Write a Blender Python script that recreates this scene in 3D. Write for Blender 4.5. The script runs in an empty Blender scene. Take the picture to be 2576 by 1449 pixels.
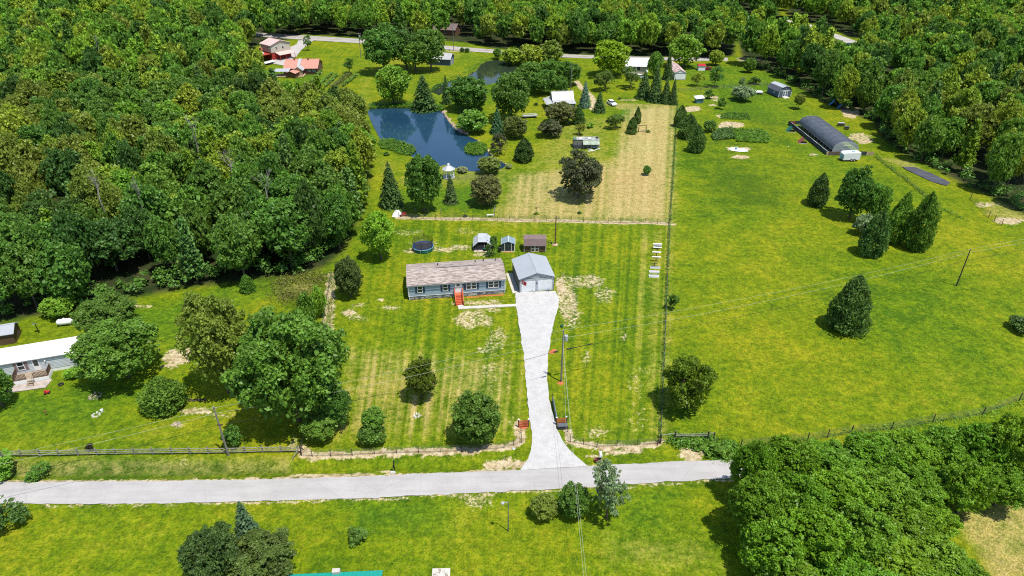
import bpy, math, random
import numpy as np
from mathutils import Vector

R = math.radians
scene = bpy.context.scene
COL = scene.collection

# ---------------------------------------------------------------- camera, sky, sun, exposure
CAM_H = 65.0
PITCH = R(31.0)
cam_d = bpy.data.cameras.new('camera'); cam_d.lens = 24.0; cam_d.sensor_width = 36.0
cam_d.clip_start = 1.0; cam_d.clip_end = 8000.0
cam = bpy.data.objects.new('camera', cam_d); COL.objects.link(cam)
cam.location = (0, 0, CAM_H); cam.rotation_euler = (R(90) - PITCH, 0, 0)
scene.camera = cam

SUN_EL = R(70.0)
SUN_AZ = math.atan2(0.74, -0.67)          # direction towards the sun, x = right, y = away: right and behind the camera
world = bpy.data.worlds.new('World'); scene.world = world; world.use_nodes = True
wn = world.node_tree; wn.nodes.clear()
sky = wn.nodes.new('ShaderNodeTexSky'); sky.sky_type = 'NISHITA'; sky.sun_disc = False
sky.sun_elevation = SUN_EL; sky.sun_rotation = SUN_AZ; sky.altitude = 300; sky.air_density = 1.0; sky.dust_density = 0.6; sky.ozone_density = 1.5
bg = wn.nodes.new('ShaderNodeBackground'); bg.inputs[1].default_value = 0.15
wo = wn.nodes.new('ShaderNodeOutputWorld')
wn.links.new(sky.outputs[0], bg.inputs[0]); wn.links.new(bg.outputs[0], wo.inputs[0])
sun_d = bpy.data.lights.new('sun', 'SUN'); sun_d.energy = 4.7; sun_d.angle = R(0.55); sun_d.color = (1.0, 0.955, 0.87)
sun = bpy.data.objects.new('sun', sun_d); COL.objects.link(sun)
sdir = Vector((math.sin(SUN_AZ) * math.cos(SUN_EL), math.cos(SUN_AZ) * math.cos(SUN_EL), math.sin(SUN_EL)))
sun.rotation_euler = (-sdir).to_track_quat('-Z', 'Y').to_euler()
sun.location = (60, -20, 150)
scene.view_settings.view_transform = 'Standard'; scene.view_settings.look = 'None'
scene.view_settings.exposure = 0.36; scene.view_settings.gamma = 1.0; scene.view_settings.use_curve_mapping = False
scene.cycles.use_denoising = False; scene.cycles.filter_width = 1.1
scene.cycles.max_bounces = 6; scene.cycles.diffuse_bounces = 4; scene.cycles.glossy_bounces = 3
scene.cycles.transmission_bounces = 4; scene.cycles.transparent_max_bounces = 8
scene.cycles.caustics_reflective = False; scene.cycles.caustics_refractive = False

rng = random.Random(7)
nrng = np.random.default_rng(11)

# ---------------------------------------------------------------- survey: plan positions in metres read off the photograph
_F, _CX, _CY = 1717.0, 1287.5, 724.5
def G(x, y, z=0.0):
    """ground (or level z) position in metres of a point measured at x, y on the photograph"""
    u = (x - _CX) / _F; v = (_CY - y) / _F
    dy = math.cos(PITCH) + v * math.sin(PITCH); dz = -math.sin(PITCH) + v * math.cos(PITCH)
    t = (z - CAM_H) / dz
    return (u * t, dy * t)
def HT(y, d):
    """height above ground of a point at plan distance d measured at row y"""
    v = (_CY - y) / _F
    return CAM_H + (-math.sin(PITCH) + v * math.cos(PITCH)) * d / (math.cos(PITCH) + v * math.sin(PITCH))
def ang(a, b):
    return math.atan2(b[1] - a[1], b[0] - a[0])

# ---------------------------------------------------------------- materials
def lin(c):
    return tuple(((x / 255) / 12.92 if x / 255 <= 0.04045 else ((x / 255 + 0.055) / 1.055) ** 2.4) for x in c)
class NT:
    def __init__(s, name):
        s.m = bpy.data.materials.new(name); s.m.use_nodes = True; s.t = s.m.node_tree; s.t.nodes.clear()
        s.out = s.n('OutputMaterial'); s.b = s.n('BsdfPrincipled'); s.l(s.b.outputs[0], s.out.inputs[0])
    def n(s, t): return s.t.nodes.new('ShaderNode' + t)
    def l(s, a, b): s.t.links.new(a, b)
    def set(s, sock, v):
        if hasattr(v, 'links') or hasattr(v, 'is_linked'): s.l(v, sock)
        else: sock.default_value = v
    def math(s, op, a, b=0.5, c=None, clamp=False):
        n = s.n('Math'); n.operation = op; n.use_clamp = clamp
        s.set(n.inputs[0], a); s.set(n.inputs[1], b)
        if c is not None: s.set(n.inputs[2], c)
        return n.outputs[0]
    def mix(s, f, a, b):
        n = s.n('Mix'); n.data_type = 'RGBA'
        s.set(n.inputs[0], f)
        for i, v in ((6, a), (7, b)):
            if isinstance(v, tuple): n.inputs[i].default_value = (*v[:3], 1)
            else: s.l(v, n.inputs[i])
        return n.outputs[2]
    def noise(s, vec, scale, detail=3.0, rough=0.55, dist=0.0):
        n = s.n('TexNoise'); s.l(vec, n.inputs['Vector']); n.inputs['Scale'].default_value = scale
        n.inputs['Detail'].default_value = detail; n.inputs['Roughness'].default_value = rough; n.inputs['Distortion'].default_value = dist
        return n.outputs['Fac']
    def ramp(s, f, lo, hi):
        n = s.n('MapRange'); n.interpolation_type = 'SMOOTHSTEP'; s.set(n.inputs[0], f)
        n.inputs[1].default_value = lo; n.inputs[2].default_value = hi
        return n.outputs[0]
    def attr(s, name):
        n = s.n('Attribute'); n.attribute_name = name; return n.outputs['Fac']
    def bump(s, h, strength=0.5, dist=0.05):
        n = s.n('Bump'); n.inputs['Strength'].default_value = strength; n.inputs['Distance'].default_value = dist
        s.l(h, n.inputs['Height']); s.l(n.outputs[0], s.b.inputs['Normal'])
    def pos(s): return s.n('NewGeometry').outputs['Position']
    def obj(s): return s.n('TexCoord').outputs['Object']
    def done(s, col=None, rough=0.8, metal=0.0, spec=None):
        if col is not None:
            if isinstance(col, tuple): s.b.inputs['Base Color'].default_value = (*col[:3], 1)
            else: s.l(col, s.b.inputs['Base Color'])
        s.set(s.b.inputs['Roughness'], rough); s.b.inputs['Metallic'].default_value = metal
        if spec is not None: s.b.inputs['Specular IOR Level'].default_value = spec
        return s.m
def worn(name, col, rough=0.75, var=0.22, scale=1.2, metal=0.0, dirt=None, spec=0.35):
    """painted, wooden or metal surface with uneven tone"""
    k = NT(name); v = k.obj()
    a = k.noise(v, scale, 4, 0.6); b = k.noise(v, scale * 7, 3, 0.6)
    f = k.ramp(k.math('ADD', k.math('MULTIPLY', a, 0.65), k.math('MULTIPLY', b, 0.35)), 0.3, 0.7)
    d = dirt or tuple(c * (1 - var * 1.6) for c in col)
    return k.done(k.mix(f, d, tuple(min(1, c * (1 + var * 0.5)) for c in col)), rough, metal, spec)
M = {}
def mk(key, rgb, **kw):
    M[key] = worn(key, lin(rgb) if max(rgb) > 1.5 else rgb, **kw); return M[key]
mk('white_paint', (0.80, 0.80, 0.79), var=0.08); mk('white_metal', (0.74, 0.75, 0.76), var=0.10, rough=0.45)
mk('trim_white', (0.78, 0.78, 0.77), var=0.06)
mk('siding_blue', (0.30, 0.37, 0.44), var=0.07, rough=0.6); mk('navy', (0.03, 0.055, 0.10), var=0.1)
mk('glass', (0.045, 0.055, 0.06), rough=0.12, var=0.3, spec=0.5)
mk('garage_grey', (0.40, 0.43, 0.46), rough=0.5, var=0.08); mk('roof_grey', (0.33, 0.35, 0.37), rough=0.5, var=0.06, scale=0.3)
mk('dark_grey', (0.10, 0.11, 0.125), rough=0.6, var=0.12); mk('charcoal', (0.035, 0.038, 0.042), rough=0.6)
mk('black', (0.014, 0.014, 0.016), rough=0.55); mk('orange_wood', (0.50, 0.115, 0.045), var=0.2, scale=2.5)
mk('red_stain', (0.42, 0.06, 0.035), var=0.25, scale=2); mk('brown_shed', (0.105, 0.065, 0.033), var=0.12); mk('brown_roof', (0.165, 0.115, 0.105), rough=0.5, var=0.12)
mk('cream_trim', (0.62, 0.60, 0.52), var=0.1); mk('roof_bluegrey', (0.20, 0.27, 0.30), rough=0.3, var=0.12); mk('shed_green', (0.028, 0.042, 0.044), var=0.15)
mk('weathered', (0.26, 0.245, 0.21), var=0.35, scale=2.5); mk('wood_dark', (0.075, 0.055, 0.042), var=0.3, scale=3); mk('wood_pole', (0.21, 0.195, 0.17), var=0.3, scale=3); mk('pole_brown', (0.19, 0.07, 0.045), var=0.3)
mk('galv', (0.46, 0.48, 0.49), rough=0.45, var=0.15, metal=0.2); mk('steel_gate', (0.24, 0.29, 0.32), rough=0.4, var=0.1)
mk('wire', (0.10, 0.10, 0.10), rough=0.5); mk('cable_black', (0.012, 0.012, 0.012), rough=0.6); mk('alu_wire', (0.50, 0.52, 0.44), rough=0.4)
mk('concrete', (0.50, 0.47, 0.41), var=0.15); mk('concrete_pink', (0.44, 0.37, 0.32), var=0.25)
mk('pink_roof', (0.52, 0.24, 0.18), rough=0.5, var=0.12); mk('pink_roof_pale', (0.58, 0.40, 0.36), rough=0.5, var=0.1); mk('barn_red', (0.36, 0.035, 0.025), var=0.2); mk('log_brown', (0.165, 0.085, 0.05), var=0.3, scale=3)
mk('beige_wall', (0.47, 0.43, 0.35), var=0.1); mk('tan_wall', (0.40, 0.35, 0.25), var=0.1); mk('olive_wall', (0.20, 0.21, 0.16), var=0.2)
mk('light_metal', (0.40, 0.40, 0.395), rough=0.45, var=0.12); mk('rust_roof', (0.55, 0.45, 0.43), rough=0.6, var=0.6, scale=0.9, dirt=(0.22, 0.07, 0.05))
mk('pale_green', (0.34, 0.40, 0.30), var=0.3); mk('moss_green', (0.12, 0.22, 0.12), var=0.3); mk('tin_stained', (0.36, 0.38, 0.35), var=0.45)
mk('teal_roof', (0.015, 0.30, 0.24), rough=0.4, var=0.08); mk('green_tin', (0.01, 0.13, 0.09), rough=0.5, var=0.2); mk('rust_red', (0.27, 0.07, 0.045), rough=0.6, var=0.25)
mk('blue_shed', (0.09, 0.22, 0.25), var=0.2); mk('blue_grey_shed', (0.085, 0.115, 0.17), var=0.12); mk('tarp_blue', (0.05, 0.20, 0.38), var=0.25)
mk('red_paint', (0.45, 0.02, 0.03), var=0.2); mk('maroon', (0.20, 0.02, 0.03), rough=0.3, var=0.15); mk('toy_red', (0.5, 0.03, 0.025)); mk('toy_blue', (0.03, 0.28, 0.42))
mk('tan_board', (0.46, 0.33, 0.21), var=0.25); mk('brown_board', (0.15, 0.11, 0.09), var=0.35, scale=2.5); mk('board_dark', (0.05, 0.055, 0.065), var=0.3)
mk('rock', (0.42, 0.35, 0.28), var=0.35); mk('rock_white', (0.62, 0.60, 0.55), var=0.25); mk('tire', (0.02, 0.02, 0.02)); mk('deck_wood', (0.36, 0.28, 0.20), var=0.25, scale=2.5)
mk('rail_brown', (0.13, 0.085, 0.06), var=0.2); mk('mauve', (0.26, 0.17, 0.17)); mk('mobile_wall', (0.52, 0.55, 0.57), rough=0.55, var=0.06); mk('mobile_roof', (0.74, 0.70, 0.66), rough=0.5, var=0.05, scale=0.4)
mk('tramp_blue', (0.02, 0.05, 0.16), rough=0.4); mk('tramp_rim', (0.22, 0.42, 0.48), rough=0.35); mk('tramp_green', (0.012, 0.10, 0.055)); mk('tramp_mat', (0.035, 0.04, 0.05)); mk('purple_plastic', (0.42, 0.38, 0.46), var=0.15)
mk('clay', (0.55, 0.16, 0.07), var=0.2, scale=2); mk('mulch_red', (0.42, 0.10, 0.045), var=0.3, scale=4); mk('flower_pink', (0.5, 0.12, 0.15)); mk('soil', (0.16, 0.11, 0.075), var=0.3)
mk('bark', (0.115, 0.09, 0.068), var=0.35, scale=3); mk('bark_grey', (0.30, 0.27, 0.235), var=0.3, scale=3); mk('stucco_pink', (0.5, 0.36, 0.30)); mk('ochre', (0.35, 0.22, 0.07))

def shingle_mat():
    k = NT('shingle_roof'); v = k.obj()
    mp = k.n('Mapping'); k.l(v, mp.inputs[0]); mp.inputs['Scale'].default_value = (0.55, 2.4, 1.0)
    a = k.noise(mp.outputs[0], 1.5, 4, 0.65, 0.4); b = k.noise(v, 6.0, 2)
    c1 = k.mix(k.ramp(a, 0.38, 0.62), (0.185, 0.145, 0.125), (0.42, 0.36, 0.32))
    c2 = k.mix(k.math('MULTIPLY', k.ramp(b, 0.45, 0.65), 0.35), c1, (0.30, 0.24, 0.20))
    br = k.n('TexBrick'); k.l(v, br.inputs[0]); br.inputs['Scale'].default_value = 1.0; br.inputs['Brick Width'].default_value = 0.9; br.inputs['Row Height'].default_value = 0.16; br.inputs['Mortar Size'].default_value = 0.012
    k.bump(br.outputs['Fac'], 0.35, -0.02)
    return k.done(c2, 0.9, 0, 0.2)
M['shingle'] = shingle_mat()
def stone_mat():
    k = NT('stacked_stone'); v = k.obj()
    mp = k.n('Mapping'); k.l(v, mp.inputs[0]); mp.inputs['Scale'].default_value = (2.2, 2.2, 5.5)
    vo = k.n('TexVoronoi'); k.l(mp.outputs[0], vo.inputs[0]); vo.inputs['Scale'].default_value = 1.0
    sp = k.n('SeparateColor'); k.l(vo.outputs['Color'], sp.inputs[0])
    c = k.mix(k.ramp(sp.outputs[0], 0.2, 0.8), (0.085, 0.095, 0.11), (0.42, 0.42, 0.42))
    return k.done(c, 0.85, 0, 0.3)
M['stone'] = stone_mat()
def net_mat(name, col, alpha):
    k = NT(name); k.b.inputs['Base Color'].default_value = (*col, 1); k.b.inputs['Roughness'].default_value = 0.8
    tr = k.n('BsdfTransparent'); mx = k.n('MixShader'); mx.inputs[0].default_value = alpha
    k.l(tr.outputs[0], mx.inputs[1]); k.l(k.b.outputs[0], mx.inputs[2]); k.l(mx.outputs[0], k.out.inputs[0])
    return k.m
M['net'] = net_mat('safety_net', (0.02, 0.02, 0.018), 0.38)
M['poly_film'] = net_mat('greenhouse_film', (0.6, 0.68, 0.66), 0.45)
M['wire_mesh'] = net_mat('wire_mesh', (0.13, 0.12, 0.10), 0.16)
def shade_cloth():
    k = NT('shade_cloth'); v = k.obj(); w = k.n('TexWave'); w.bands_direction = 'Y'; k.l(v, w.inputs[0]); w.inputs['Scale'].default_value = 0.36; w.inputs['Distortion'].default_value = 0.6; w.inputs['Detail'].default_value = 2
    k.bump(w.outputs['Fac'], 0.7, 0.22)
    return k.done(k.mix(k.noise(v, 0.8, 3), (0.03, 0.036, 0.046), (0.10, 0.112, 0.135)), 0.42, 0, 0.55)
M['shade_cloth'] = shade_cloth()

# ---------------------------------------------------------------- mesh helpers
class MB:
    """collects faces; build() links them as one mesh object"""
    def __init__(s): s.v = []; s.f = []
    def face(s, *pts):
        i = len(s.v); s.v += [tuple(p) for p in pts]; s.f.append(tuple(range(i, i + len(pts)))); return s
    def hexa(s, lo, hi):
        i = len(s.v); s.v += [tuple(p) for p in lo] + [tuple(p) for p in hi]; n = len(lo)
        s.f.append(tuple(i + k for k in reversed(range(n)))); s.f.append(tuple(i + n + k for k in range(n)))
        for k in range(n):
            a, b = i + k, i + (k + 1) % n; s.f.append((a, b, b + n, a + n))
        return s
    def box(s, x0, x1, y0, y1, z0, z1):
        q = [(x0, y0), (x1, y0), (x1, y1), (x0, y1)]
        return s.hexa([(x, y, z0) for x, y in q], [(x, y, z1) for x, y in q])
    def prism(s, pts, z0, z1):
        return s.hexa([(x, y, z0) for x, y in pts], [(x, y, z1) for x, y in pts])
    def prismx(s, pts, x0, x1):
        """profile in y,z swept along x"""
        return s.hexa([(x0, y, z) for y, z in pts], [(x1, y, z) for y, z in pts])
    def prismy(s, pts, y0, y1):
        return s.hexa([(x, y0, z) for x, z in pts], [(x, y1, z) for x, z in pts])
    def slab(s, a, b, c, d, t):
        """a sloped sheet a-b-c-d with thickness t below it"""
        return s.hexa([(p[0], p[1], p[2] - t) for p in (a, b, c, d)], [a, b, c, d])
    def tube(s, pts, r, n=6, r1=None, cap=True):
        pts = [Vector(p) for p in pts]; m = len(pts); i0 = len(s.v)
        for k, p in enumerate(pts):
            t = (pts[min(k + 1, m - 1)] - pts[max(k - 1, 0)]).normalized()
            ref = Vector((0, 0, 1)) if abs(t.z) < 0.9 else Vector((1, 0, 0))
            u = t.cross(ref).normalized(); w = t.cross(u)
            rr = r if r1 is None else r + (r1 - r) * k / max(1, m - 1)
            for j in range(n):
                a = 2 * math.pi * j / n; q = p + u * (rr * math.cos(a)) + w * (rr * math.sin(a)); s.v.append(tuple(q))
        for k in range(m - 1):
            for j in range(n):
                a = i0 + k * n + j; b = i0 + k * n + (j + 1) % n; s.f.append((a, b, b + n, a + n))
        if cap:
            s.f.append(tuple(i0 + j for j in reversed(range(n)))); s.f.append(tuple(i0 + (m - 1) * n + j for j in range(n)))
        return s
    def lathe(s, prof, n=16, cx=0, cy=0):
        i0 = len(s.v); m = len(prof)
        for r, z in prof:
            for j in range(n):
                a = 2 * math.pi * j / n; s.v.append((cx + r * math.cos(a), cy + r * math.sin(a), z))
        for k in range(m - 1):
            for j in range(n):
                a = i0 + k * n + j; b = i0 + k * n + (j + 1) % n; s.f.append((a, b, b + n, a + n))
        s.f.append(tuple(i0 + j for j in reversed(range(n)))); s.f.append(tuple(i0 + (m - 1) * n + j for j in range(n)))
        return s
    def lap(s, x0, x1, z0, z1, y, h=0.18, d=0.02, axis='x'):
        """clapboard wall face at y (facing -y), each board leaning out at its foot"""
        n = max(1, round((z1 - z0) / h)); h = (z1 - z0) / n; prof = []
        for k in range(n): prof += [(y - d, z0 + k * h), (y, z0 + (k + 1) * h)]
        i = len(s.v)
        for yy, z in prof:
            for x in (x0, x1): s.v.append((x, yy, z) if axis == 'x' else (yy, x, z))
        for k in range(len(prof) - 1): s.f.append((i + 2 * k, i + 2 * k + 1, i + 2 * k + 3, i + 2 * k + 2))
        return s
    def mesh(s, name, mat, smooth=False):
        me = bpy.data.meshes.new(name); me.from_pydata(s.v, [], s.f); me.materials.append(mat if not isinstance(mat, str) else M[mat])
        if smooth: me.polygons.foreach_set('use_smooth', [True] * len(me.polygons))
        me.validate(); me.update(); return me
    def build(s, name, mat, parent=None, smooth=False):
        o = bpy.data.objects.new(name, s.mesh(name, mat, smooth)); COL.objects.link(o)
        if parent: o.parent = parent
        return o
def tag(o, label=None, cat=None, group=None, kind=None):
    if label: o['label'] = label
    if cat: o['category'] = cat
    if group: o['group'] = group
    if kind: o['kind'] = kind
    return o
def thing(name, label, cat, loc=(0, 0, 0), rz=0.0, group=None):
    o = bpy.data.objects.new(name, None); COL.objects.link(o); o.empty_display_size = 0.3
    o.location = (loc[0], loc[1], loc[2] if len(loc) > 2 else 0.0); o.rotation_euler = (0, 0, rz)
    return tag(o, label, cat, group)
def copy_tree(o, parent=None):
    c = o.copy(); COL.objects.link(c); c.parent = parent
    for ch in o.children: copy_tree(ch, c)
    return c
def put(me, name, parent, loc=(0, 0, 0), rot=(0, 0, 0), scale=(1, 1, 1)):
    o = bpy.data.objects.new(name, me); COL.objects.link(o); o.parent = parent
    o.location = loc; o.rotation_euler = rot; o.scale = scale; return o

# ---------------------------------------------------------------- ground: one sheet with ground-cover zones
def gp(pts): return np.array([G(x, y) for x, y in pts])
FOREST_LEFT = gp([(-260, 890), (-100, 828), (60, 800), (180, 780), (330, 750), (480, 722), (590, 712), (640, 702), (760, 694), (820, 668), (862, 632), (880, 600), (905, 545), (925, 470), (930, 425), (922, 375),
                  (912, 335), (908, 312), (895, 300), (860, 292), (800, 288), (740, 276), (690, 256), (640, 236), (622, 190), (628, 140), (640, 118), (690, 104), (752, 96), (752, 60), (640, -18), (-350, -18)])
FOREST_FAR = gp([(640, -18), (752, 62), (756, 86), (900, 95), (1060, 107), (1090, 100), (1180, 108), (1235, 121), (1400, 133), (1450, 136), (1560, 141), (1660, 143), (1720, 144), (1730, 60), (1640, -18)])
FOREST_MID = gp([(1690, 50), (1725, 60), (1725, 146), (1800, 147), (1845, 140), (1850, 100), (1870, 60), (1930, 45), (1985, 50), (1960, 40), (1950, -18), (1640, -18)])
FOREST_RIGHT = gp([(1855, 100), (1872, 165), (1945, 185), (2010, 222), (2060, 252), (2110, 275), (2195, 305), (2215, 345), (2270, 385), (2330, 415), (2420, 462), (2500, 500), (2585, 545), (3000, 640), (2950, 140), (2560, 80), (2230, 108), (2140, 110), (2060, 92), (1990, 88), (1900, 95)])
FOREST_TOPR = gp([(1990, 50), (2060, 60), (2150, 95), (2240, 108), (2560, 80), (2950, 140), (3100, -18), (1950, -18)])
POND = gp([(921, 277), (935, 271), (1000, 269), (1075, 271), (1108, 276), (1118, 284), (1128, 302), (1150, 326), (1178, 340), (1200, 350), (1226, 374), (1236, 396), (1262, 404), (1276, 414), (1262, 424), (1236, 428), (1195, 431), (1160, 427),
           (1122, 413), (1098, 420), (1062, 402), (1035, 393), (1000, 382), (972, 374), (958, 357), (944, 330), (930, 302)])
POND_UP = gp([(1080, 228), (1092, 212), (1130, 203), (1170, 192), (1196, 177), (1210, 160), (1226, 152), (1250, 149.5), (1285, 154), (1310, 168), (1300, 192), (1262, 205), (1225, 212), (1180, 215), (1130, 222), (1104, 240)])

def sdist(px, py, poly, closed=True):
    """signed distance (inside > 0) of many points to a polygon"""
    n = len(poly); d2 = np.full(px.shape, 1e12); ins = np.zeros(px.shape, bool)
    for i in range(n if closed else n - 1):
        a = poly[i]; b = poly[(i + 1) % n]; e = b - a
        t = np.clip(((px - a[0]) * e[0] + (py - a[1]) * e[1]) / max(1e-9, e @ e), 0, 1)
        d2 = np.minimum(d2, (px - a[0] - t * e[0]) ** 2 + (py - a[1] - t * e[1]) ** 2)
        if closed:
            c = (a[1] > py) != (b[1] > py)
            xx = a[0] + (py - a[1]) / (e[1] if abs(e[1]) > 1e-12 else 1e-12) * e[0]
            ins ^= c & (px < xx)
    d = np.sqrt(d2)
    return np.where(ins, d, -d) if closed else d
def sstep(x): x = np.clip(x, 0, 1); return x * x * (3 - 2 * x)

xs = np.unique(np.round(np.concatenate([np.arange(-100, 110, 0.6), -100 - np.cumsum(1.2 * 1.05 ** np.arange(60)), 110 + np.cumsum(1.2 * 1.05 ** np.arange(60)), [-3000, -1500, 1500, 3000]]), 3))
ys = np.unique(np.round(np.concatenate([np.arange(30, 240, 0.6), 240 + np.cumsum(0.7 * 1.006 ** np.arange(190)), [0, 15, 22, -40, -200, -1000, 520, 700, 1200, 3000]]), 3))
GXX, GYY = np.meshgrid(xs, ys)
gx, gy = GXX.ravel(), GYY.ravel()
A = {k: np.zeros(gx.shape) for k in ('dry', 'stripe', 'u', 'sand', 'leaf', 'lush', 'clay', 'rough', 'mud')}
def zone(key, poly, val=1.0, soft=2.0, add=False):
    poly = np.asarray(poly); lo = poly.min(0) - 4 * soft - 1; hi = poly.max(0) + 4 * soft + 1
    m = (gx > lo[0]) & (gx < hi[0]) & (gy > lo[1]) & (gy < hi[1])
    f = sstep(sdist(gx[m], gy[m], poly) / (2 * soft) + 0.5) * val
    A[key][m] = A[key][m] + f if add else np.maximum(A[key][m], f)
def dzone(key, pts, val=1.0, soft=2.0): zone(key, gp(pts), val, soft)
def strip(key, pts, width, val=1.0, soft=0.35, wob=0.0):
    poly = gp(pts); lo = poly.min(0) - width - 4; hi = poly.max(0) + width + 4
    m = (gx > lo[0]) & (gx < hi[0]) & (gy > lo[1]) & (gy < hi[1])
    d = sdist(gx[m], gy[m], poly, False) + wob * np.sin(gx[m] * 1.7 + gy[m] * 2.3)
    A[key][m] = np.maximum(A[key][m], sstep((width - d) / (2 * soft) + 0.5) * val)
def blob(key, x, y, wx, wy, val=1.0, soft=0.7):
    """patch measured at x, y with half sizes wx, wy on the photograph"""
    n = 14; rr = [1 + 0.28 * rng.uniform(-1, 1) for _ in range(n)]
    dzone(key, [(x + wx * rr[i] * math.cos(2 * math.pi * i / n), y + wy * rr[i] * math.sin(2 * math.pi * i / n)) for i in range(n)], val, soft)

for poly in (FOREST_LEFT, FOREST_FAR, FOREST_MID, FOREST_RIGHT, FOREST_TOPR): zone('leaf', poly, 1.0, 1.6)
# mown front and back lawn of the blue house: passes follow the two side fences
la, lb = np.array(G(833, 690)), np.array(G(760, 1140)); ra, rb = np.array(G(1685, 560)), np.array(G(1660, 1115))
def xat(a, b, y): return a[0] + (y - a[1]) / (b[1] - a[1]) * (b[0] - a[0])
xl, xr = xat(la, lb, gy), xat(ra, rb, gy)
A['u'] = np.where((gy > 40) & (gy < 300), (gx - xl) / np.maximum(8.0, xr - xl), gx * 0.02)
LAWN = [(995, 556), (1683, 566), (1661, 1112), (1545, 1112), (1440, 1098), (1400, 1050), (1390, 1000), (1325, 1000), (1330, 1090), (1290, 1118), (1100, 1128), (780, 1130), (800, 1000), (826, 830), (838, 745), (900, 640), (960, 590)]
dzone('stripe', LAWN, 0.75, 1.2)
dzone('stripe', [(860, 850), (1320, 900), (1330, 1100), (800, 1120)], 1.0, 4)
dzone('stripe', [(1470, 600), (1680, 575), (1660, 1100), (1560, 1090), (1500, 800)], 1.0, 4)
dzone('dry', [(850, 860), (1310, 900), (1320, 1100), (800, 1120)], 0.44, 6); dzone('dry', [(1600, 575), (1680, 575), (1662, 1000), (1600, 1000)], 0.34, 3); dzone('dry', [(1440, 1060), (1655, 1060), (1655, 1112), (1450, 1112)], 0.25, 2)
# hay strip behind the lot
dzone('stripe', [(1000, 552), (1100, 520), (1250, 520), (1275, 440), (1520, 420), (1560, 330), (1560, 275), (1702, 264), (1687, 560)], 0.55, 1.2)
dzone('dry', [(1240, 560), (1290, 440), (1400, 420), (1540, 400), (1560, 290), (1700, 265), (1687, 560)], 0.72, 6)
dzone('dry', [(1585, 272), (1698, 265), (1684, 558), (1510, 556), (1515, 470), (1565, 350)], 0.95, 5)
dzone('dry', [(1500, 258), (1700, 262), (1698, 275), (1560, 276)], 0.6, 1.6)
dzone('dry', [(1270, 500), (1400, 510), (1540, 520), (1680, 535), (1680, 556), (1260, 550)], 0.5, 2)
dzone('dry', [(950, 520), (1010, 530), (1240, 545), (1240, 555), (1000, 552)], 0.2, 2)
dzone('dry', [(1380, 290), (1560, 290), (1550, 440), (1300, 430)], 0.36, 7); dzone('dry', [(1050, 400), (1300, 420), (1300, 470), (960, 470)], 0.38, 4)
dzone('dry', [(940, 400), (960, 480), (1010, 480), (1000, 400)], 0.3, 3)
dzone('lush', [(1567, 275), (1640, 272), (1634, 306), (1545, 303)], 1.0, 0.7)
dzone('lush', [(1000, 480), (1240, 470), (1245, 530), (1020, 530)], 0.8, 3)
# far yards
dzone('stripe', [(770, 108), (905, 112), (900, 165), (880, 230), (800, 215), (820, 150)], 0.55, 2)
dzone('lush', [(735, 180), (800, 180), (820, 215), (740, 215)], 0.8, 2); dzone('dry', [(905, 120), (925, 165), (1120, 165), (1240, 120), (1200, 115)], 0.28, 5); dzone('dry', [(890, 200), (940, 190), (945, 270), (900, 275)], 0.28, 3)
dzone('lush', [(1720, 160), (1990, 190), (1990, 235), (1730, 215)], 0.6, 3); dzone('lush', [(1730, 230), (1900, 215), (2080, 290), (1990, 320), (1800, 290)], 0.45, 5)
dzone('lush', [(1990, 360), (2230, 390), (2100, 420), (1990, 400)], 0.35, 5)
dzone('rough', [(1780, 435), (1850, 412), (1920, 445), (1985, 480), (1960, 525), (1860, 520), (1790, 480)], 0.75, 7); dzone('rough', [(1840, 255), (1960, 300), (1990, 370), (1930, 340), (1850, 290)], 0.6, 5)
dzone('rough', [(1715, 330), (1990, 340), (2000, 430), (1720, 430)], 0.28, 5)
# left neighbour, verge and meadow south of the road
dzone('lush', [(340, 790), (560, 720), (690, 690), (700, 740), (560, 800), (480, 880), (420, 890)], 0.8, 3); dzone('lush', [(0, 1000), (300, 980), (280, 1060), (0, 1100)], 0.6, 5)
dzone('dry', [(0, 1060), (600, 1050), (740, 1100), (740, 1130), (0, 1140)], 0.22, 5); dzone('dry', [(0, 820), (180, 810), (180, 850), (30, 855)], 0.2, 3)
dzone('rough', [(660, 705), (800, 690), (820, 740), (770, 800), (690, 770)], 0.8, 2.5); dzone('dry', [(670, 715), (800, 700), (810, 740), (700, 760)], 0.45, 2.5)
dzone('dry', [(-200, 1150), (740, 1145), (740, 1195), (-200, 1205)], 0.42, 1.5); dzone('rough', [(-200, 1158), (740, 1158), (740, 1192), (-200, 1197)], 0.8, 1.5); dzone('dry', [(760, 1150), (1300, 1120), (1300, 1165), (760, 1185)], 0.22, 1.5)
dzone('dry', [(0, 1275), (700, 1290), (700, 1440), (0, 1440)], 0.16, 6); dzone('dry', [(1100, 1240), (1340, 1240), (1340, 1440), (1000, 1440)], 0.20, 6); dzone('dry', [(1500, 1330), (1780, 1320), (1850, 1449), (1500, 1449)], 0.38, 5)
dzone('lush', [(870, 1265), (1120, 1262), (1130, 1330), (900, 1330)], 0.6, 3); dzone('lush', [(1560, 1240), (1700, 1230), (1660, 1310), (1580, 1320)], 0.5, 3)
dzone('dry', [(2370, 1270), (2480, 1260), (2640, 1240), (2700, 1460), (2500, 1470)], 0.62, 2); dzone('lush', [(1985, 1110), (1700, 1100), (1840, 1115), (1840, 1150), (1790, 1155)], 0.5, 2)
dzone('rough', [(1690, 1110), (1840, 1110), (1840, 1152), (1780, 1155)], 0.7, 1.2)
dzone('dry', [(2200, 395), (2290, 400), (2330, 430), (2260, 420)], 0.5, 2); dzone('dry', [(2480, 500), (2600, 520), (2600, 560), (2470, 540)], 0.5, 2)
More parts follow.
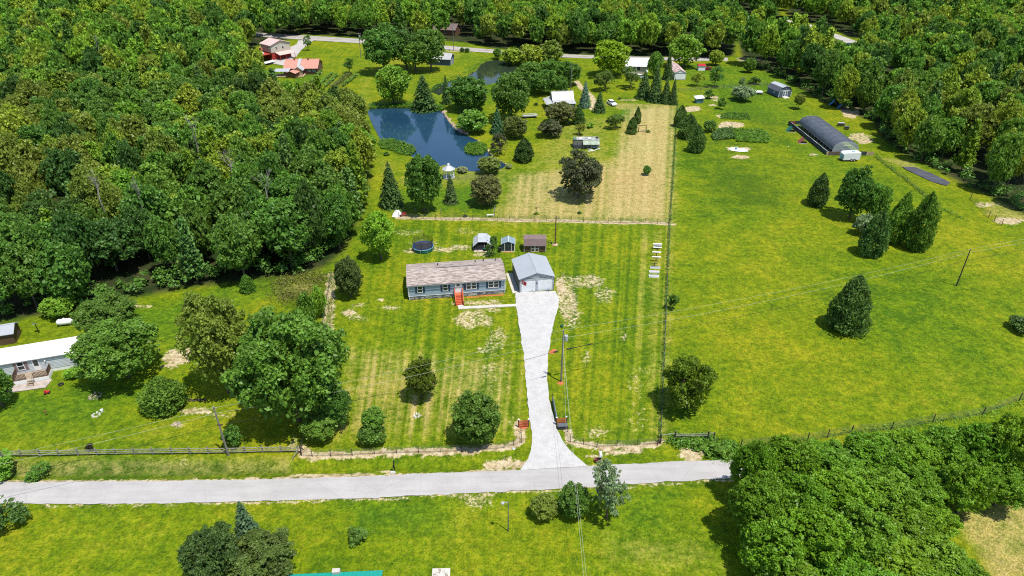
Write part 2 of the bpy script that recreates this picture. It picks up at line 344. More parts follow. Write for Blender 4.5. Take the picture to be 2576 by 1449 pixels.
dzone('dry', [(2300, 900), (2600, 850), (2600, 1010), (2300, 1060)], 0.2, 8); dzone('dry', [(1700, 1000), (2200, 1020), (2200, 1090), (1800, 1090)], 0.14, 6)
# worn fence strips and bare ground
strip('sand', [(1000, 548), (1200, 551.5), (1450, 557), (1660, 562), (1690, 564)], 0.75, 1.0, 0.3)
strip('sand', [(762, 1128), (770, 1146), (860, 1145), (1000, 1138), (1160, 1133), (1285, 1125), (1310, 1112), (1310, 1085), (1303, 1065)], 0.62, 1.0, 0.3, 0.15); blob('sand', 764, 1138, 18, 14, 1.0, 0.4)
strip('sand', [(1416, 1068), (1426, 1085), (1433, 1110), (1490, 1123), (1560, 1124), (1640, 1122), (1662, 1112)], 0.6, 0.95, 0.3, 0.12); strip('sand', [(834, 690), (832, 720), (829, 760), (826, 800), (826, 830)], 0.9, 0.95, 0.5, 0.2)
strip('sand', [(1690, 300), (1688, 420), (1684, 560)], 0.25, 0.55, 0.2); strip('dry', [(1684, 560), (1675, 760), (1664, 1000), (1660, 1110)], 1.6, 0.35, 1.2)
strip('sand', [(735, 1190), (800, 1191), (880, 1189), (985, 1183)], 0.3, 0.85, 0.25, 0.1); strip('sand', [(1230, 1166), (1275, 1160), (1308, 1166)], 1.0, 0.8, 0.5, 0.2); strip('sand', [(1480, 1146), (1560, 1140), (1610, 1137)], 0.35, 0.75, 0.25, 0.12)
blob('sand', 1740, 1140, 34, 18, 0.95, 0.6); blob('sand', 1195, 1262, 55, 20, 0.6, 1.2)
strip('sand', [(0, 1210), (400, 1208), (645, 1205), (980, 1196), (1290, 1181)], 0.42, 0.75, 0.2, 0.12); strip('sand', [(0, 1270), (430, 1269), (900, 1257), (1290, 1238), (1500, 1228), (1840, 1207)], 0.35, 0.6, 0.2, 0.1); strip('sand', [(1480, 1174), (1713, 1163), (1840, 1159)], 0.25, 0.5, 0.2, 0.1)
for x, y, wx, wy, v in [(878, 786, 18, 8, .95), (900, 800, 30, 10, .5), (957, 753, 10, 4, .9), (985, 775, 26, 8, .55), (900, 768, 25, 7, .5), (1195, 800, 50, 30, .56), (1240, 780, 30, 10, .55), (1215, 880, 28, 10, .6), (1250, 860, 30, 40, .48), (1275, 930, 12, 60, .42),
                        (1200, 760, 70, 10, .55), (1235, 950, 25, 60, .40), (1410, 730, 14, 40, .75), (1430, 760, 30, 45, .6), (1470, 710, 60, 20, .52), (1520, 745, 30, 25, .5), (1440, 800, 30, 30, .5), (1570, 845, 16, 14, .45), (1475, 900, 16, 22, .45), (1110, 628, 35, 8, .62), (1040, 630, 25, 10, .6),
                        (1060, 610, 40, 8, .45), (1160, 622, 30, 9, .6), (1215, 640, 30, 8, .6), (1020, 585, 40, 10, .38), (1180, 580, 50, 12, .36), (1048, 1046, 9, 6, .95), (1315, 1075, 14, 20, .5), (1290, 1060, 10, 40, .45), (1500, 1088, 35, 14, .5), (1560, 1090, 25, 8, .42),
                        (950, 1150, 200, 6, .3), (1600, 1050, 40, 40, .34), (1600, 960, 30, 50, .34), (300, 1150, 180, 5, .35), (460, 1158, 6, 9, .8)]:
    blob('sand', x, y, wx, wy, v, 0.8)
for x, y, wx, wy, v in [(240, 996, 16, 6, .9), (242, 1043, 10, 5, .9), (445, 1067, 18, 8, .75), (500, 1035, 55, 12, .75), (560, 1045, 45, 8, .6), (440, 900, 40, 18, .8), (475, 885, 45, 14, .8), (430, 920, 30, 8, .7), (390, 960, 20, 20, .35), (600, 855, 45, 16, .9), (560, 870, 40, 12, .9), (350, 770, 40, 8, .6), (213, 1085, 6, 45, .3), (740, 1112, 12, 20, .7)]:
    blob('sand', x, y, wx, wy, v, 0.9)
for x, y, wx, wy, v in [(1740, 275, 26, 8, .85), (1797, 244, 14, 4, .8), (1800, 252, 12, 3, .7), (1792, 264, 10, 3, .8), (1815, 292, 14, 5, .9), (1838, 314, 40, 8, 1.0), (1862, 395, 22, 5, 1.0), (1858, 374, 32, 5, .95), (2045, 390, 12, 4, .7), (2535, 555, 45, 10, .85), (2480, 515, 40, 8, .6), (2140, 283, 24, 14, 1.0), (2160, 345, 40, 10, .6), (2175, 356, 22, 6, .8),
                        (1645, 225, 30, 4, .3), (1785, 245, 25, 8, .4), (1580, 252, 25, 3, .6), (890, 248, 25, 3, .6), (1880, 150, 30, 6, .6), (1760, 150, 70, 5, .5), (1150, 128, 45, 3, .55), (1000, 375, 20, 3, .5)]:
    blob('sand', x, y, wx, wy, v, 0.8)
strip('sand', [(1450, 205), (1462, 222), (1485, 240), (1495, 255), (1490, 275)], 1.1, 0.95, 0.5)
for x, y, wx, wy in [(1408, 964, 9, 6), (1391, 884, 9, 8), (1317, 1070, 16, 9), (1396, 616, 7, 3), (1278, 632, 16, 3)]: blob('clay', x, y, wx, wy, 1.0, 0.25)
def hloc(x, y): c, s_ = math.cos(R(8)), math.sin(R(8)); return (-18.5 + x * c - y * s_, 103.9 + x * s_ + y * c)
zone('clay', np.array([hloc(0.2, 0), hloc(8.0, 0), hloc(8.0, -.7), hloc(0.2, -.8)]), 0.5, 0.25); zone('clay', np.array([hloc(10, 0), hloc(17.5, 0), hloc(17.5, -.75), hloc(10, -.7)]), 0.72, 0.25)
zone('mud', POND, 1.0, 0.8); zone('mud', POND_UP, 1.0, 0.8)
dzone('sand', [(1118, 280), (1128, 298), (1150, 322), (1180, 336), (1172, 342), (1142, 330), (1120, 305), (1112, 284)], 0.9, 0.7); strip('sand', [(1200, 352), (1228, 376), (1240, 396), (1278, 414)], 0.6, 0.6, 0.4)

gz = 0.06 * np.sin(gx * 0.35 + 1.0) * np.sin(gy * 0.31) * (gy < 300)
for poly in (POND, POND_UP):
    m = (gx > poly[:, 0].min() - 3) & (gx < poly[:, 0].max() + 3) & (gy > poly[:, 1].min() - 3) & (gy < poly[:, 1].max() + 3)
    d = sdist(gx[m], gy[m], poly); gz[m] = gz[m] * np.clip(-d / 2, 0, 1) - 1.6 * sstep((d + 0.6) / 4.0)
# drainage swale between fence and road
sw = gp([(-300, 1188), (0, 1186), (740, 1178), (1290, 1160)]); m = (gx < 3) & (gy > 55) & (gy < 75); gz[m] -= 0.55 * sstep(1 - sdist(gx[m], gy[m], sw, False) / 2.2)
flat = gp([(1010, 640), (1420, 620), (1420, 770), (1010, 770)])
gz = gz.astype(np.float32)

nx, ny = len(xs), len(ys)
ii = np.arange(nx * ny).reshape(ny, nx)
quads = np.stack([ii[:-1, :-1], ii[:-1, 1:], ii[1:, 1:], ii[1:, :-1]], -1).reshape(-1, 4)
gm = bpy.data.meshes.new('ground')
gm.vertices.add(nx * ny); gm.vertices.foreach_set('co', np.stack([gx, gy, gz], -1).astype(np.float32).ravel())
gm.loops.add(quads.size); gm.loops.foreach_set('vertex_index', quads.ravel().astype(np.int32))
gm.polygons.add(len(quads)); gm.polygons.foreach_set('loop_start', (np.arange(len(quads)) * 4).astype(np.int32)); gm.polygons.foreach_set('use_smooth', np.ones(len(quads), bool))
gm.update(calc_edges=True)
for k, a in A.items():
    at = gm.attributes.new(k, 'FLOAT', 'POINT'); at.data.foreach_set('value', a.astype(np.float32))
def height_at(x, y):
    """ground level at a plan position"""
    i = int(np.clip(np.searchsorted(xs, x), 0, nx - 1)); j = int(np.clip(np.searchsorted(ys, y), 0, ny - 1)); return float(gz[j * nx + i])

def ground_mat():
    k = NT('grassland'); p = k.pos()
    big = k.noise(p, 0.035, 3, 0.5); mid = k.noise(p, 0.22, 4, 0.6); sm = k.noise(p, 1.1, 3, 0.6); fine = k.noise(p, 4.5, 2, 0.6)
    dry, st, u, sand, leaf, lush, clay, rough, mud = [k.attr(a) for a in ('dry', 'stripe', 'u', 'sand', 'leaf', 'lush', 'clay', 'rough', 'mud')]
    # sward: green to yellow-green, uneven at several sizes
    t = k.math('ADD', k.math('ADD', k.math('MULTIPLY', big, 0.28), k.math('MULTIPLY', mid, 0.30)), k.math('ADD', k.math('MULTIPLY', sm, 0.26), k.math('MULTIPLY', fine, 0.16)))
    sw = k.n('TexNoise'); sw.noise_dimensions = '1D'; k.l(k.math('MULTIPLY', u, 46.0), sw.inputs['W']); sw.inputs['Scale'].default_value = 1.0; sw.inputs['Detail'].default_value = 2.0
    band = k.math('MULTIPLY', k.math('SUBTRACT', sw.outputs['Fac'], 0.5), k.math('MULTIPLY', st, k.math('ADD', k.math('MULTIPLY', mid, 0.55), 0.15)))
    t = k.math('ADD', t, k.math('MULTIPLY', band, 0.75))
    t = k.math('SUBTRACT', t, k.math('MULTIPLY', lush, 0.10)); t = k.math('SUBTRACT', t, k.math('MULTIPLY', rough, k.math('MULTIPLY', sm, 0.30)))
    t = k.math('ADD', t, k.math('MULTIPLY', dry, 0.06))
    g0 = k.mix(k.ramp(t, 0.405, 0.495), C_GRASS[0], C_GRASS[1]); g = k.mix(k.ramp(t, 0.485, 0.60), g0, C_GRASS[2])
    blade = k.noise(p, 2.6, 3, 0.7); g = k.mix(k.math('MULTIPLY', k.ramp(blade, 0.46, 0.34), 0.38), g, (0.040, 0.085, 0.003)); g = k.mix(k.math('MULTIPLY', k.ramp(blade, 0.56, 0.68), 0.28), g, (0.33, 0.30, 0.06))
    g = k.mix(k.math('MULTIPLY', lush, 0.55), g, k.mix(k.ramp(sm, 0.35, 0.65), (0.050, 0.135, 0.008), (0.115, 0.225, 0.010)))
    # straw: threshold keeps it streaky
    straw = k.mix(k.ramp(k.math('ADD', k.math('MULTIPLY', fine, 0.6), k.math('ADD', k.math('MULTIPLY', band, 0.5), 0.2)), 0.34, 0.64), (0.29, 0.215, 0.062), (0.53, 0.41, 0.185))
    sband = k.math('MULTIPLY', k.math('SUBTRACT', sw.outputs['Fac'], 0.5), k.math('MULTIPLY', st, 0.9))
    dn = k.math('ADD', k.math('ADD', dry, k.math('MULTIPLY', k.math('SUBTRACT', k.math('ADD', k.math('MULTIPLY', mid, 0.5), k.math('MULTIPLY', sm, 0.5)), 0.5), 1.2)), sband)
    g = k.mix(k.math('MULTIPLY', k.ramp(dn, 0.15, 1.0), k.math('MINIMUM', k.math('MULTIPLY', dry, 2.2), 0.86)), g, straw)
    # dark tufts in the rough pasture
    g = k.mix(k.math('MULTIPLY', k.ramp(k.math('ADD', k.math('MULTIPLY', sm, 0.6), k.math('MULTIPLY', fine, 0.4)), 0.50, 0.36), k.math('ADD', k.math('MULTIPLY', rough, 0.75), 0.22)), g, (0.038, 0.075, 0.008))
    lump = k.ramp(k.math('ADD', k.math('MULTIPLY', k.noise(p, 0.75, 3, 0.7), 0.55), k.math('MULTIPLY', k.noise(p, 2.3, 2, 0.7), 0.45)), 0.36, 0.64)
    hv = k.n('HueSaturation'); k.l(g, hv.inputs['Color']); k.l(k.math('ADD', k.math('MULTIPLY', lump, 0.50), 0.74), hv.inputs['Value']); k.l(k.math('ADD', k.math('MULTIPLY', k.math('SUBTRACT', big, 0.5), -0.05), k.math('SUBTRACT', 0.505, k.math('MULTIPLY', lump, 0.014))), hv.inputs['Hue']); g = hv.outputs[0]
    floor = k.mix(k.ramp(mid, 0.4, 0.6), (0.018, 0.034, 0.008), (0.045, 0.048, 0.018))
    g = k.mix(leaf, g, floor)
    # bare pale soil shows in specks where it is thin and whole where worn through
    spk = k.math('ADD', k.math('ADD', k.math('MULTIPLY', k.noise(p, 2.2, 3, 0.75), 0.75), k.math('MULTIPLY', sm, 0.25)), k.math('MULTIPLY', k.math('SUBTRACT', mid, 0.5), 0.3))
    thr = k.math('SUBTRACT', k.math('ADD', spk, k.math('MULTIPLY', sand, 0.62)), 0.83)
    soil = k.mix(k.ramp(sm, 0.35, 0.65), (0.34, 0.25, 0.13), (0.58, 0.47, 0.31))
    g = k.mix(k.math('MULTIPLY', k.ramp(thr, -0.10, 0.12), 0.92), g, soil)
    g = k.mix(k.ramp(k.math('ADD', clay, k.math('MULTIPLY', k.math('SUBTRACT', fine, 0.5), 0.7)), 0.4, 0.6), g, (0.50, 0.15, 0.065))
    g = k.mix(k.ramp(mud, 0.45, 0.75), g, (0.05, 0.042, 0.025))
    k.bump(k.math('ADD', k.math('MULTIPLY', fine, 0.7), sm), 1.0, 0.35)
    return k.done(g, 0.95, 0, 0.1)
C_GRASS = [(0.060, 0.118, 0.003), (0.122, 0.182, 0.003), (0.215, 0.236, 0.007)]
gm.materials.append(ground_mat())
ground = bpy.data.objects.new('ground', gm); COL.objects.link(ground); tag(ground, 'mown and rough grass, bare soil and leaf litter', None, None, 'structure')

# water
def water_mat():
    k = NT('pond_water'); p = k.pos()
    k.bump(k.math('ADD', k.noise(p, 0.9, 3, 0.6), k.noise(p, 4.0, 2)), 0.05, 0.05)
    k.b.inputs['IOR'].default_value = 1.42
    return k.done(k.mix(k.ramp(k.noise(p, 0.05, 2), 0.35, 0.65), (0.010, 0.036, 0.070), (0.014, 0.048, 0.088)), 0.03, 0, 0.5)
def water_mat_green():
    k = NT('pond_water_green'); p = k.pos(); k.bump(k.noise(p, 0.9, 3, 0.6), 0.04, 0.05); k.b.inputs['IOR'].default_value = 1.33
    return k.done((0.022, 0.034, 0.020), 0.05, 0, 0.5)
for nm, poly, mt in (('pond_water', POND, water_mat()), ('pond_water', POND_UP, water_mat_green())):
    c = poly.mean(0); big = [tuple(c + (q - c) * 1.06) for q in poly]
    m = MB().face(*[(x, y, -0.22) for x, y in big[::-1]]) if False else MB().face(*[(x, y, -0.22) for x, y in big])
    tag(m.build(nm, mt), 'still pond surface', None, None, 'structure')

# roads: ribbons between two measured edges
def ribbon(name, top, bot, mat, z, n=160, jag=0.0, label=None):
    def resample(pts):
        P = np.array([G(x, y) for x, y in pts]); s = np.concatenate([[0], np.cumsum(np.hypot(*np.diff(P, axis=0).T))]); t = np.linspace(0, s[-1], n)
        return np.stack([np.interp(t, s, P[:, 0]), np.interp(t, s, P[:, 1])], -1)
    a, b = resample(top), resample(bot)
    d = (a - b) / np.linalg.norm(a - b, axis=1)[:, None]
    a = a + d * nrng.normal(0, jag, n)[:, None]; b = b - d * nrng.normal(0, jag, n)[:, None]
    v = []; f = []
    for i in range(n):
        for w in (0, 1 / 3, 2 / 3, 1): q = a[i] * (1 - w) + b[i] * w; v.append((q[0], q[1], z + 0.03 * math.sin(w * math.pi)))
    for i in range(n - 1):
        for j in range(3): k0 = i * 4 + j; f.append((k0, k0 + 1, k0 + 5, k0 + 4))
    m = MB(); m.v = v; m.f = f
    o = m.build(name, mat, None, True); return tag(o, label, None, None, 'structure')
def road_mat(name, c0, c1, spk=0.25, scale=0.35, sx=0.12):
    k = NT(name); p = k.pos(); mp = k.n('Mapping'); k.l(p, mp.inputs[0]); mp.inputs['Scale'].default_value = (sx, 1.0, 1.0)
    a = k.noise(mp.outputs[0], scale * 3, 4, 0.6); b = k.noise(p, 7.0, 2, 0.7); c = k.noise(p, 0.4, 4, 0.6)
    f = k.ramp(k.math('ADD', k.math('MULTIPLY', a, 0.6), k.math('MULTIPLY', c, 0.4)), 0.35, 0.65)
    col = k.mix(f, c0, c1); col = k.mix(k.math('MULTIPLY', k.ramp(b, 0.5, 0.7), spk), col, tuple(x * 0.45 for x in c0))
    vo = k.n('TexVoronoi'); vo.feature = 'DISTANCE_TO_EDGE'; k.l(p, vo.inputs[0]); vo.inputs['Scale'].default_value = 0.13; vo.inputs['Randomness'].default_value = 1.0
    col = k.mix(k.math('MULTIPLY', k.ramp(vo.outputs['Distance'], 0.012, 0.002), 0.10 if 'asphalt' in name else 0.0), col, (0.12, 0.11, 0.105))
    k.bump(b, 0.4, 0.03)
    return k.done(col, 0.95, 0, 0.15)
M['asphalt'] = road_mat('asphalt_bleached', (0.335, 0.318, 0.307), (0.395, 0.377, 0.363), 0.2)
M['gravel'] = road_mat('white_gravel', (0.40, 0.39, 0.375), (0.47, 0.46, 0.445), 0.5, sx=1.0)
M['highway'] = road_mat('highway_surface', (0.27, 0.25, 0.235), (0.40, 0.37, 0.35), 0.15); M['gravel_far'] = road_mat('pale_gravel', (0.34, 0.32, 0.29), (0.44, 0.41, 0.38), 0.2); M['shaded_tar'] = road_mat('shaded_tarmac', (0.05, 0.055, 0.07), (0.09, 0.095, 0.11), 0.2)
ribbon('road', [(-260, 1217), (0, 1213), (200, 1212), (400, 1211), (645, 1207), (900, 1200), (1070, 1192), (1290, 1184), (1475, 1173), (1577, 1168), (1713, 1161), (1837, 1157), (2000, 1150), (2300, 1137), (2800, 1115)],
       [(-300, 1268), (0, 1267), (200, 1268), (430, 1267), (645, 1261), (900, 1255), (1070, 1246), (1290, 1236), (1500, 1225), (1670, 1213), (1800, 1206), (1960, 1198), (2300, 1180), (2850, 1152)], 'asphalt', 0.07, 220, 0.05, 'pale single lane country road')
ribbon('driveway', [(1296, 737), (1296, 755), (1301, 790), (1310, 850), (1318, 900), (1322, 950), (1326, 1000), (1330, 1050), (1338, 1090), (1337, 1130), (1325, 1160), (1308, 1184)],
       [(1396, 733), (1406, 750), (1404, 772), (1393, 810), (1385, 850), (1378, 900), (1376, 950), (1380, 1000), (1390, 1040), (1400, 1080), (1420, 1120), (1450, 1150), (1478, 1174)], 'gravel', 0.105, 60, 0.05, 'white gravel driveway')
ribbon('highway', [(560, 78), (700, 86), (770, 90), (900, 98), (1050, 110), (1200, 122), (1300, 130), (1420, 137), (1550, 142), (1700, 145), (1830, 146)], [(560, 87), (700, 96), (770, 101), (900, 109), (1050, 120), (1200, 131), (1300, 139), (1420, 145), (1550, 150), (1700, 153), (1830, 154)], 'highway', 0.10, 80, 0.02, 'two lane highway across the back')
hw = [(560, 82.4), (700, 91), (770, 95.4), (900, 103.4), (1050, 114.8), (1200, 126.4), (1300, 134.4), (1420, 141), (1550, 146)]
mb = MB(); P = [G(x, y) for x, y in hw]
for (a, b) in zip(P[:-1], P[1:]):
    d = Vector((b[0] - a[0], b[1] - a[1])).normalized(); q = Vector((-d.y, d.x)) * 0.10; mb.face((a[0] - q.x, a[1] - q.y, .165), (b[0] - q.x, b[1] - q.y, .165), (b[0] + q.x, b[1] + q.y, .165), (a[0] + q.x, a[1] + q.y, .165))
tag(mb.build('highway_marking', worn('yellow_line', (0.55, 0.38, 0.05))), 'yellow centre line', None, None, 'structure')
ribbon('side_road', [(1970, 49), (2000, 54), (2035, 61), (2080, 78), (2120, 92), (2175, 112)], [(1975, 54), (2000, 59), (2030, 66), (2072, 84), (2105, 99), (2150, 120)], 'gravel_far', 0.10, 40, 0.02, 'far side road among the trees')
ribbon('gravel_track', [(752, 102), (745, 112), (722, 122), (702, 138), (688, 150), (680, 160)], [(790, 102), (772, 114), (755, 128), (745, 144), (726, 152), (716, 166)], 'gravel_far', 0.12, 30, 0.15, 'gravel drive beside the red buildings')
ribbon('gravel_track', [(1930, 66), (1965, 70), (2000, 72)], [(1930, 71), (1965, 75), (2000, 77)], 'gravel_far', 0.10, 14, 0.05, 'far gravel lane among the trees')
ribbon('tarmac_path', [(2268, 420), (2300, 421), (2340, 436), (2390, 460)], [(2278, 427), (2305, 440), (2345, 459), (2380, 468)], 'shaded_tar', 0.12, 14, 0.04, 'tarmac patch at the wood edge with tree shade in its dark colour')  # shade of the wood is put into the tarmac colour
# walkway to the front steps
P = [G(x, y) for x, y in [(1153, 779), (1151, 770), (1162, 768), (1168, 772), (1299, 766), (1301, 771.5), (1200, 776.5)]]
tag(MB().prism(P[::-1] if False else P, 0.02, 0.15).build('walkway', 'concrete'), 'pale concrete walkway', None, None, 'structure')

# ---------------------------------------------------------------- foliage
def foliage_mat(name='foliage', spec=0.28):
    k = NT(name); oi = k.n('ObjectInfo'); p = k.pos()
    n1 = k.noise(p, 0.9, 2, 0.6); n2 = k.noise(p, 5.0, 1, 0.5); v = k.attr('tone')
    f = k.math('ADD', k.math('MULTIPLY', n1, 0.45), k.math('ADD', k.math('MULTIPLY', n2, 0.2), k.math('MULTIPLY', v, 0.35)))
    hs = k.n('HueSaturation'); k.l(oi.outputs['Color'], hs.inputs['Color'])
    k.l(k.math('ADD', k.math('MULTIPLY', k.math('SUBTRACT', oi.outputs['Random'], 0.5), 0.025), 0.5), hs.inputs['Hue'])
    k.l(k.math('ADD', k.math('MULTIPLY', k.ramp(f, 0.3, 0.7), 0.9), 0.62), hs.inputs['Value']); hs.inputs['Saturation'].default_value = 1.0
    c = k.mix(k.math('MULTIPLY', k.ramp(f, 0.52, 0.75), 0.35), hs.outputs[0], (0.22, 0.29, 0.060))  # pale leaf highlights mixed into the colour
    k.done(c, 0.45, 0, spec)
    tl = k.n('BsdfTranslucent'); k.l(k.mix(0.5, c, (0.14, 0.22, 0.01)), tl.inputs[0]); mx = k.n('MixShader'); mx.inputs[0].default_value = 0.42
    k.l(k.b.outputs[0], mx.inputs[1]); k.l(tl.outputs[0], mx.inputs[2]); k.l(mx.outputs[0], k.out.inputs[0])
    return k.m
def foliage_far_mat():
    k = NT('foliage_far'); oi = k.n('ObjectInfo'); p = k.pos(); v = k.attr('tone'); n1 = k.noise(p, 0.9, 2, 0.6)
    cr = k.n('ValToRGB'); k.l(oi.outputs['Random'], cr.inputs[0]); e = cr.color_ramp.elements; e[0].color = (*FC['dark'], 1); e[1].color = (*FC['olive'], 1)
    for q, c in ((0.2, FC['mid']), (0.4, FC['green']), (0.6, FC['bright']), (0.8, FC['yellow'])): a = e.new(q); a.color = (*c, 1)
    hs = k.n('HueSaturation'); k.l(cr.outputs[0], hs.inputs['Color']); k.l(k.math('ADD', k.math('MULTIPLY', k.ramp(k.math('ADD', k.math('MULTIPLY', n1, 0.5), k.math('MULTIPLY', v, 0.5)), 0.3, 0.7), 0.9), 0.62), hs.inputs['Value'])
    k.done(hs.outputs[0], 0.55, 0, 0.15)
    tl = k.n('BsdfTranslucent'); k.l(hs.outputs[0], tl.inputs[0]); mx = k.n('MixShader'); mx.inputs[0].default_value = 0.42
    k.l(k.b.outputs[0], mx.inputs[1]); k.l(tl.outputs[0], mx.inputs[2]); k.l(mx.outputs[0], k.out.inputs[0])
    return k.m
FC = dict(dark=(0.034, 0.072, 0.014), mid=(0.052, 0.106, 0.015), green=(0.068, 0.134, 0.016), bright=(0.100, 0.178, 0.016), yellow=(0.136, 0.180, 0.016), olive=(0.100, 0.130, 0.018), pine=(0.052, 0.100, 0.022),
          spruce=(0.030, 0.056, 0.016), blue=(0.050, 0.090, 0.060), purple=(0.050, 0.054, 0.026), plum=(0.040, 0.064, 0.016), russet=(0.084, 0.088, 0.028), grey=(0.105, 0.140, 0.066), lime=(0.110, 0.195, 0.014), cedar=(0.040, 0.076, 0.018))
for _k in list(FC): FC[_k] = tuple(c * 2.3 for c in FC[_k])
M['foliage'] = foliage_mat(); M['needle'] = foliage_mat('needle_foliage', 0.04); M['foliage_far'] = foliage_far_mat()

def leaf_mesh(name, C, N, size, tone, mat='foliage', aspect=0.62, up=None):
    """one diamond-shaped leaf spray per centre C, facing N"""
    n = len(C); N = N / np.maximum(1e-6, np.linalg.norm(N, axis=1))[:, None]
    r = nrng.normal(size=(n, 3)) if up is None else up + nrng.normal(size=(n, 3)) * 0.3
    T = np.cross(N, r); T /= np.maximum(1e-6, np.linalg.norm(T, axis=1))[:, None]; B = np.cross(N, T)
    s = (size * nrng.uniform(0.65, 1.3, n))[:, None]
    fold = N * s * 0.22
    V = np.stack([C + B * s, C + T * s * aspect - fold, C - B * s, C - T * s * aspect - fold], 1).reshape(-1, 3)
    me = bpy.data.meshes.new(name); me.vertices.add(4 * n); me.vertices.foreach_set('co', V.astype(np.float32).ravel())
    me.loops.add(4 * n); me.loops.foreach_set('vertex_index', np.arange(4 * n, dtype=np.int32)); me.polygons.add(n); me.polygons.foreach_set('loop_start', np.arange(0, 4 * n, 4, dtype=np.int32))
    me.update(calc_edges=True); at = me.attributes.new('tone', 'FLOAT', 'POINT'); at.data.foreach_set('value', np.repeat(tone, 4).astype(np.float32))
    me.materials.append(M[mat]); return me
def unit(n, g=None):
    q = (g or nrng).normal(size=(n, 3)); return q / np.linalg.norm(q, axis=1)[:, None]
def broad_crown(name, nclump=46, nleaf=115, leaf=0.085, low=-0.75, irregular=0.22, clump=(0.20, 0.36), mat='foliage', taper=0.0, fill=0.12, lobes=0):
    D = unit(nclump * 6); D = D[D[:, 2] > low][:nclump]; n = len(D)
    rad = nrng.uniform(0.62, 0.80, n) + irregular * nrng.uniform(-0.7, 0.5, n); k = max(2, n // 6); rad[:k] = nrng.uniform(0.1, 0.45, k)
    Cc = D * rad[:, None]; Cc[:, :2] *= (1 - taper * np.clip(Cc[:, 2:3], -0.2, 1)); cr = nrng.uniform(*clump, n)
    if lobes:
        # several big boughs, each its own dome of leaf clumps
        q = unit(lobes * 8); q = q[q[:, 2] > low * 0.6][:lobes]; q = q * nrng.uniform(0.42, 0.62, len(q))[:, None]; lr = nrng.uniform(0.30, 0.46, len(q)); w = nrng.integers(0, len(q), n); U = unit(n) + q[w] * 0.9 + np.array([0, 0, .25]); U /= np.linalg.norm(U, axis=1)[:, None]
        Cc = q[w] + U * (lr[w] * nrng.uniform(0.6, 1.0, n))[:, None]
    tone_c = nrng.uniform(0, 1, n)
    L = unit(n * nleaf); idx = np.repeat(np.arange(n), nleaf); out = Cc[idx] / np.maximum(0.15, np.linalg.norm(Cc[idx], axis=1))[:, None]
    bias = out * 0.55 + np.array([0, 0, 0.45]); L = L + bias * 0.9; L /= np.linalg.norm(L, axis=1)[:, None]
    rr = cr[idx] * nrng.uniform(0.35, 1.25, len(idx))
    P = Cc[idx] + L * rr[:, None] * np.array([1, 1, 0.8])
    N = L * 0.45 + np.array([0, 0, 0.30]) + unit(len(P)) * 0.85
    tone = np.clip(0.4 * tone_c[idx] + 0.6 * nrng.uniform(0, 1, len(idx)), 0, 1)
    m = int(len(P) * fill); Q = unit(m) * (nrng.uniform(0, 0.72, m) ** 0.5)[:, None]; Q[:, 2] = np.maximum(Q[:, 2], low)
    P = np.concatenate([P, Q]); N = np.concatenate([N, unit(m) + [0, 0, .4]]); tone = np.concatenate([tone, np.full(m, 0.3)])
    sz = np.full(len(P), leaf); sz[-m:] *= 1.8
    return leaf_mesh(name, P, N, sz, tone, mat)
def conifer_crown(name, tiers=24, per=20, nl=11, droop=0.35, leaf=0.085, power=0.72, mat='foliage', gap=0.12):
    P, N, T, S = [], [], [], []
    for i in range(tiers):
        z = -0.97 + 1.93 * (i / (tiers - 1)) ** 0.92; r = max(0.03, ((1 - z) / 2) ** power)
        k = max(4, int(per * (0.35 + 0.75 * r)))
        for j in range(k):
            a = 2 * math.pi * (j + nrng.uniform(-.4, .4)) / k + i * 1.3; rl = r * nrng.uniform(0.72, 1.08); tb = nrng.uniform(0, 1)
            for t in np.linspace(gap, 1, max(3, int(nl * (0.3 + r)))):
                w = rl * 0.20 * (1 - abs(t - 0.55)) ; off = nrng.normal(0, w)
                P.append((math.cos(a) * rl * t - math.sin(a) * off, math.sin(a) * rl * t + math.cos(a) * off, z + 0.02 - droop * rl * t * t * 0.5 + nrng.normal(0, 0.018)))
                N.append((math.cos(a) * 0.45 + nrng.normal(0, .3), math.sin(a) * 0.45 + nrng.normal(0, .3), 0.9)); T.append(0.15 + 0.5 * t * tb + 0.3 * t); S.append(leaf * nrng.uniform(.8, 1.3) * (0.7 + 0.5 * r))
    P.append((0, 0, 0.99)); N.append((0.4, 0, 1)); T.append(.6); S.append(leaf * .6)
    return leaf_mesh(name, np.array(P), np.array(N), np.array(S), np.clip(np.array(T), 0, 1), mat, 0.55)
def cedar_crown(name, n=5600, leaf=0.075, power=0.48, mat='foliage', lumps=44):
    """dense upright evergreen, ovoid with ragged sprays"""
    z = nrng.uniform(-1, 1, n); a = nrng.uniform(0, 2 * math.pi, n); prof = np.clip(1 - ((z + 1) / 2) ** 1.9, 0, 1) ** 0.72 * np.clip((z + 1.3) / 0.6, 0.6, 1)
    la = nrng.uniform(0, 2 * math.pi, lumps); lz = nrng.uniform(-1, .9, lumps); lw = nrng.uniform(-.42, .30, lumps); bump = np.zeros(n)
    for q in range(lumps): bump += lw[q] * np.exp(-((np.angle(np.exp(1j * (a - la[q]))) / 0.38) ** 2 + ((z - lz[q]) / 0.16) ** 2))
    r = prof * (nrng.uniform(0.35, 1.12, n) ** 0.55) * (1 + bump)
    P = np.stack([np.cos(a) * r, np.sin(a) * r, z + nrng.normal(0, .03, n)], -1)
    N = np.stack([np.cos(a) * .8, np.sin(a) * .8, np.full(n, .55)], -1) * .6 + unit(n) * .85
    return leaf_mesh(name, P, N, np.full(n, leaf), np.clip(nrng.uniform(0, .7, n) + bump * 1.2 + .15, 0, 1), mat, 0.5)
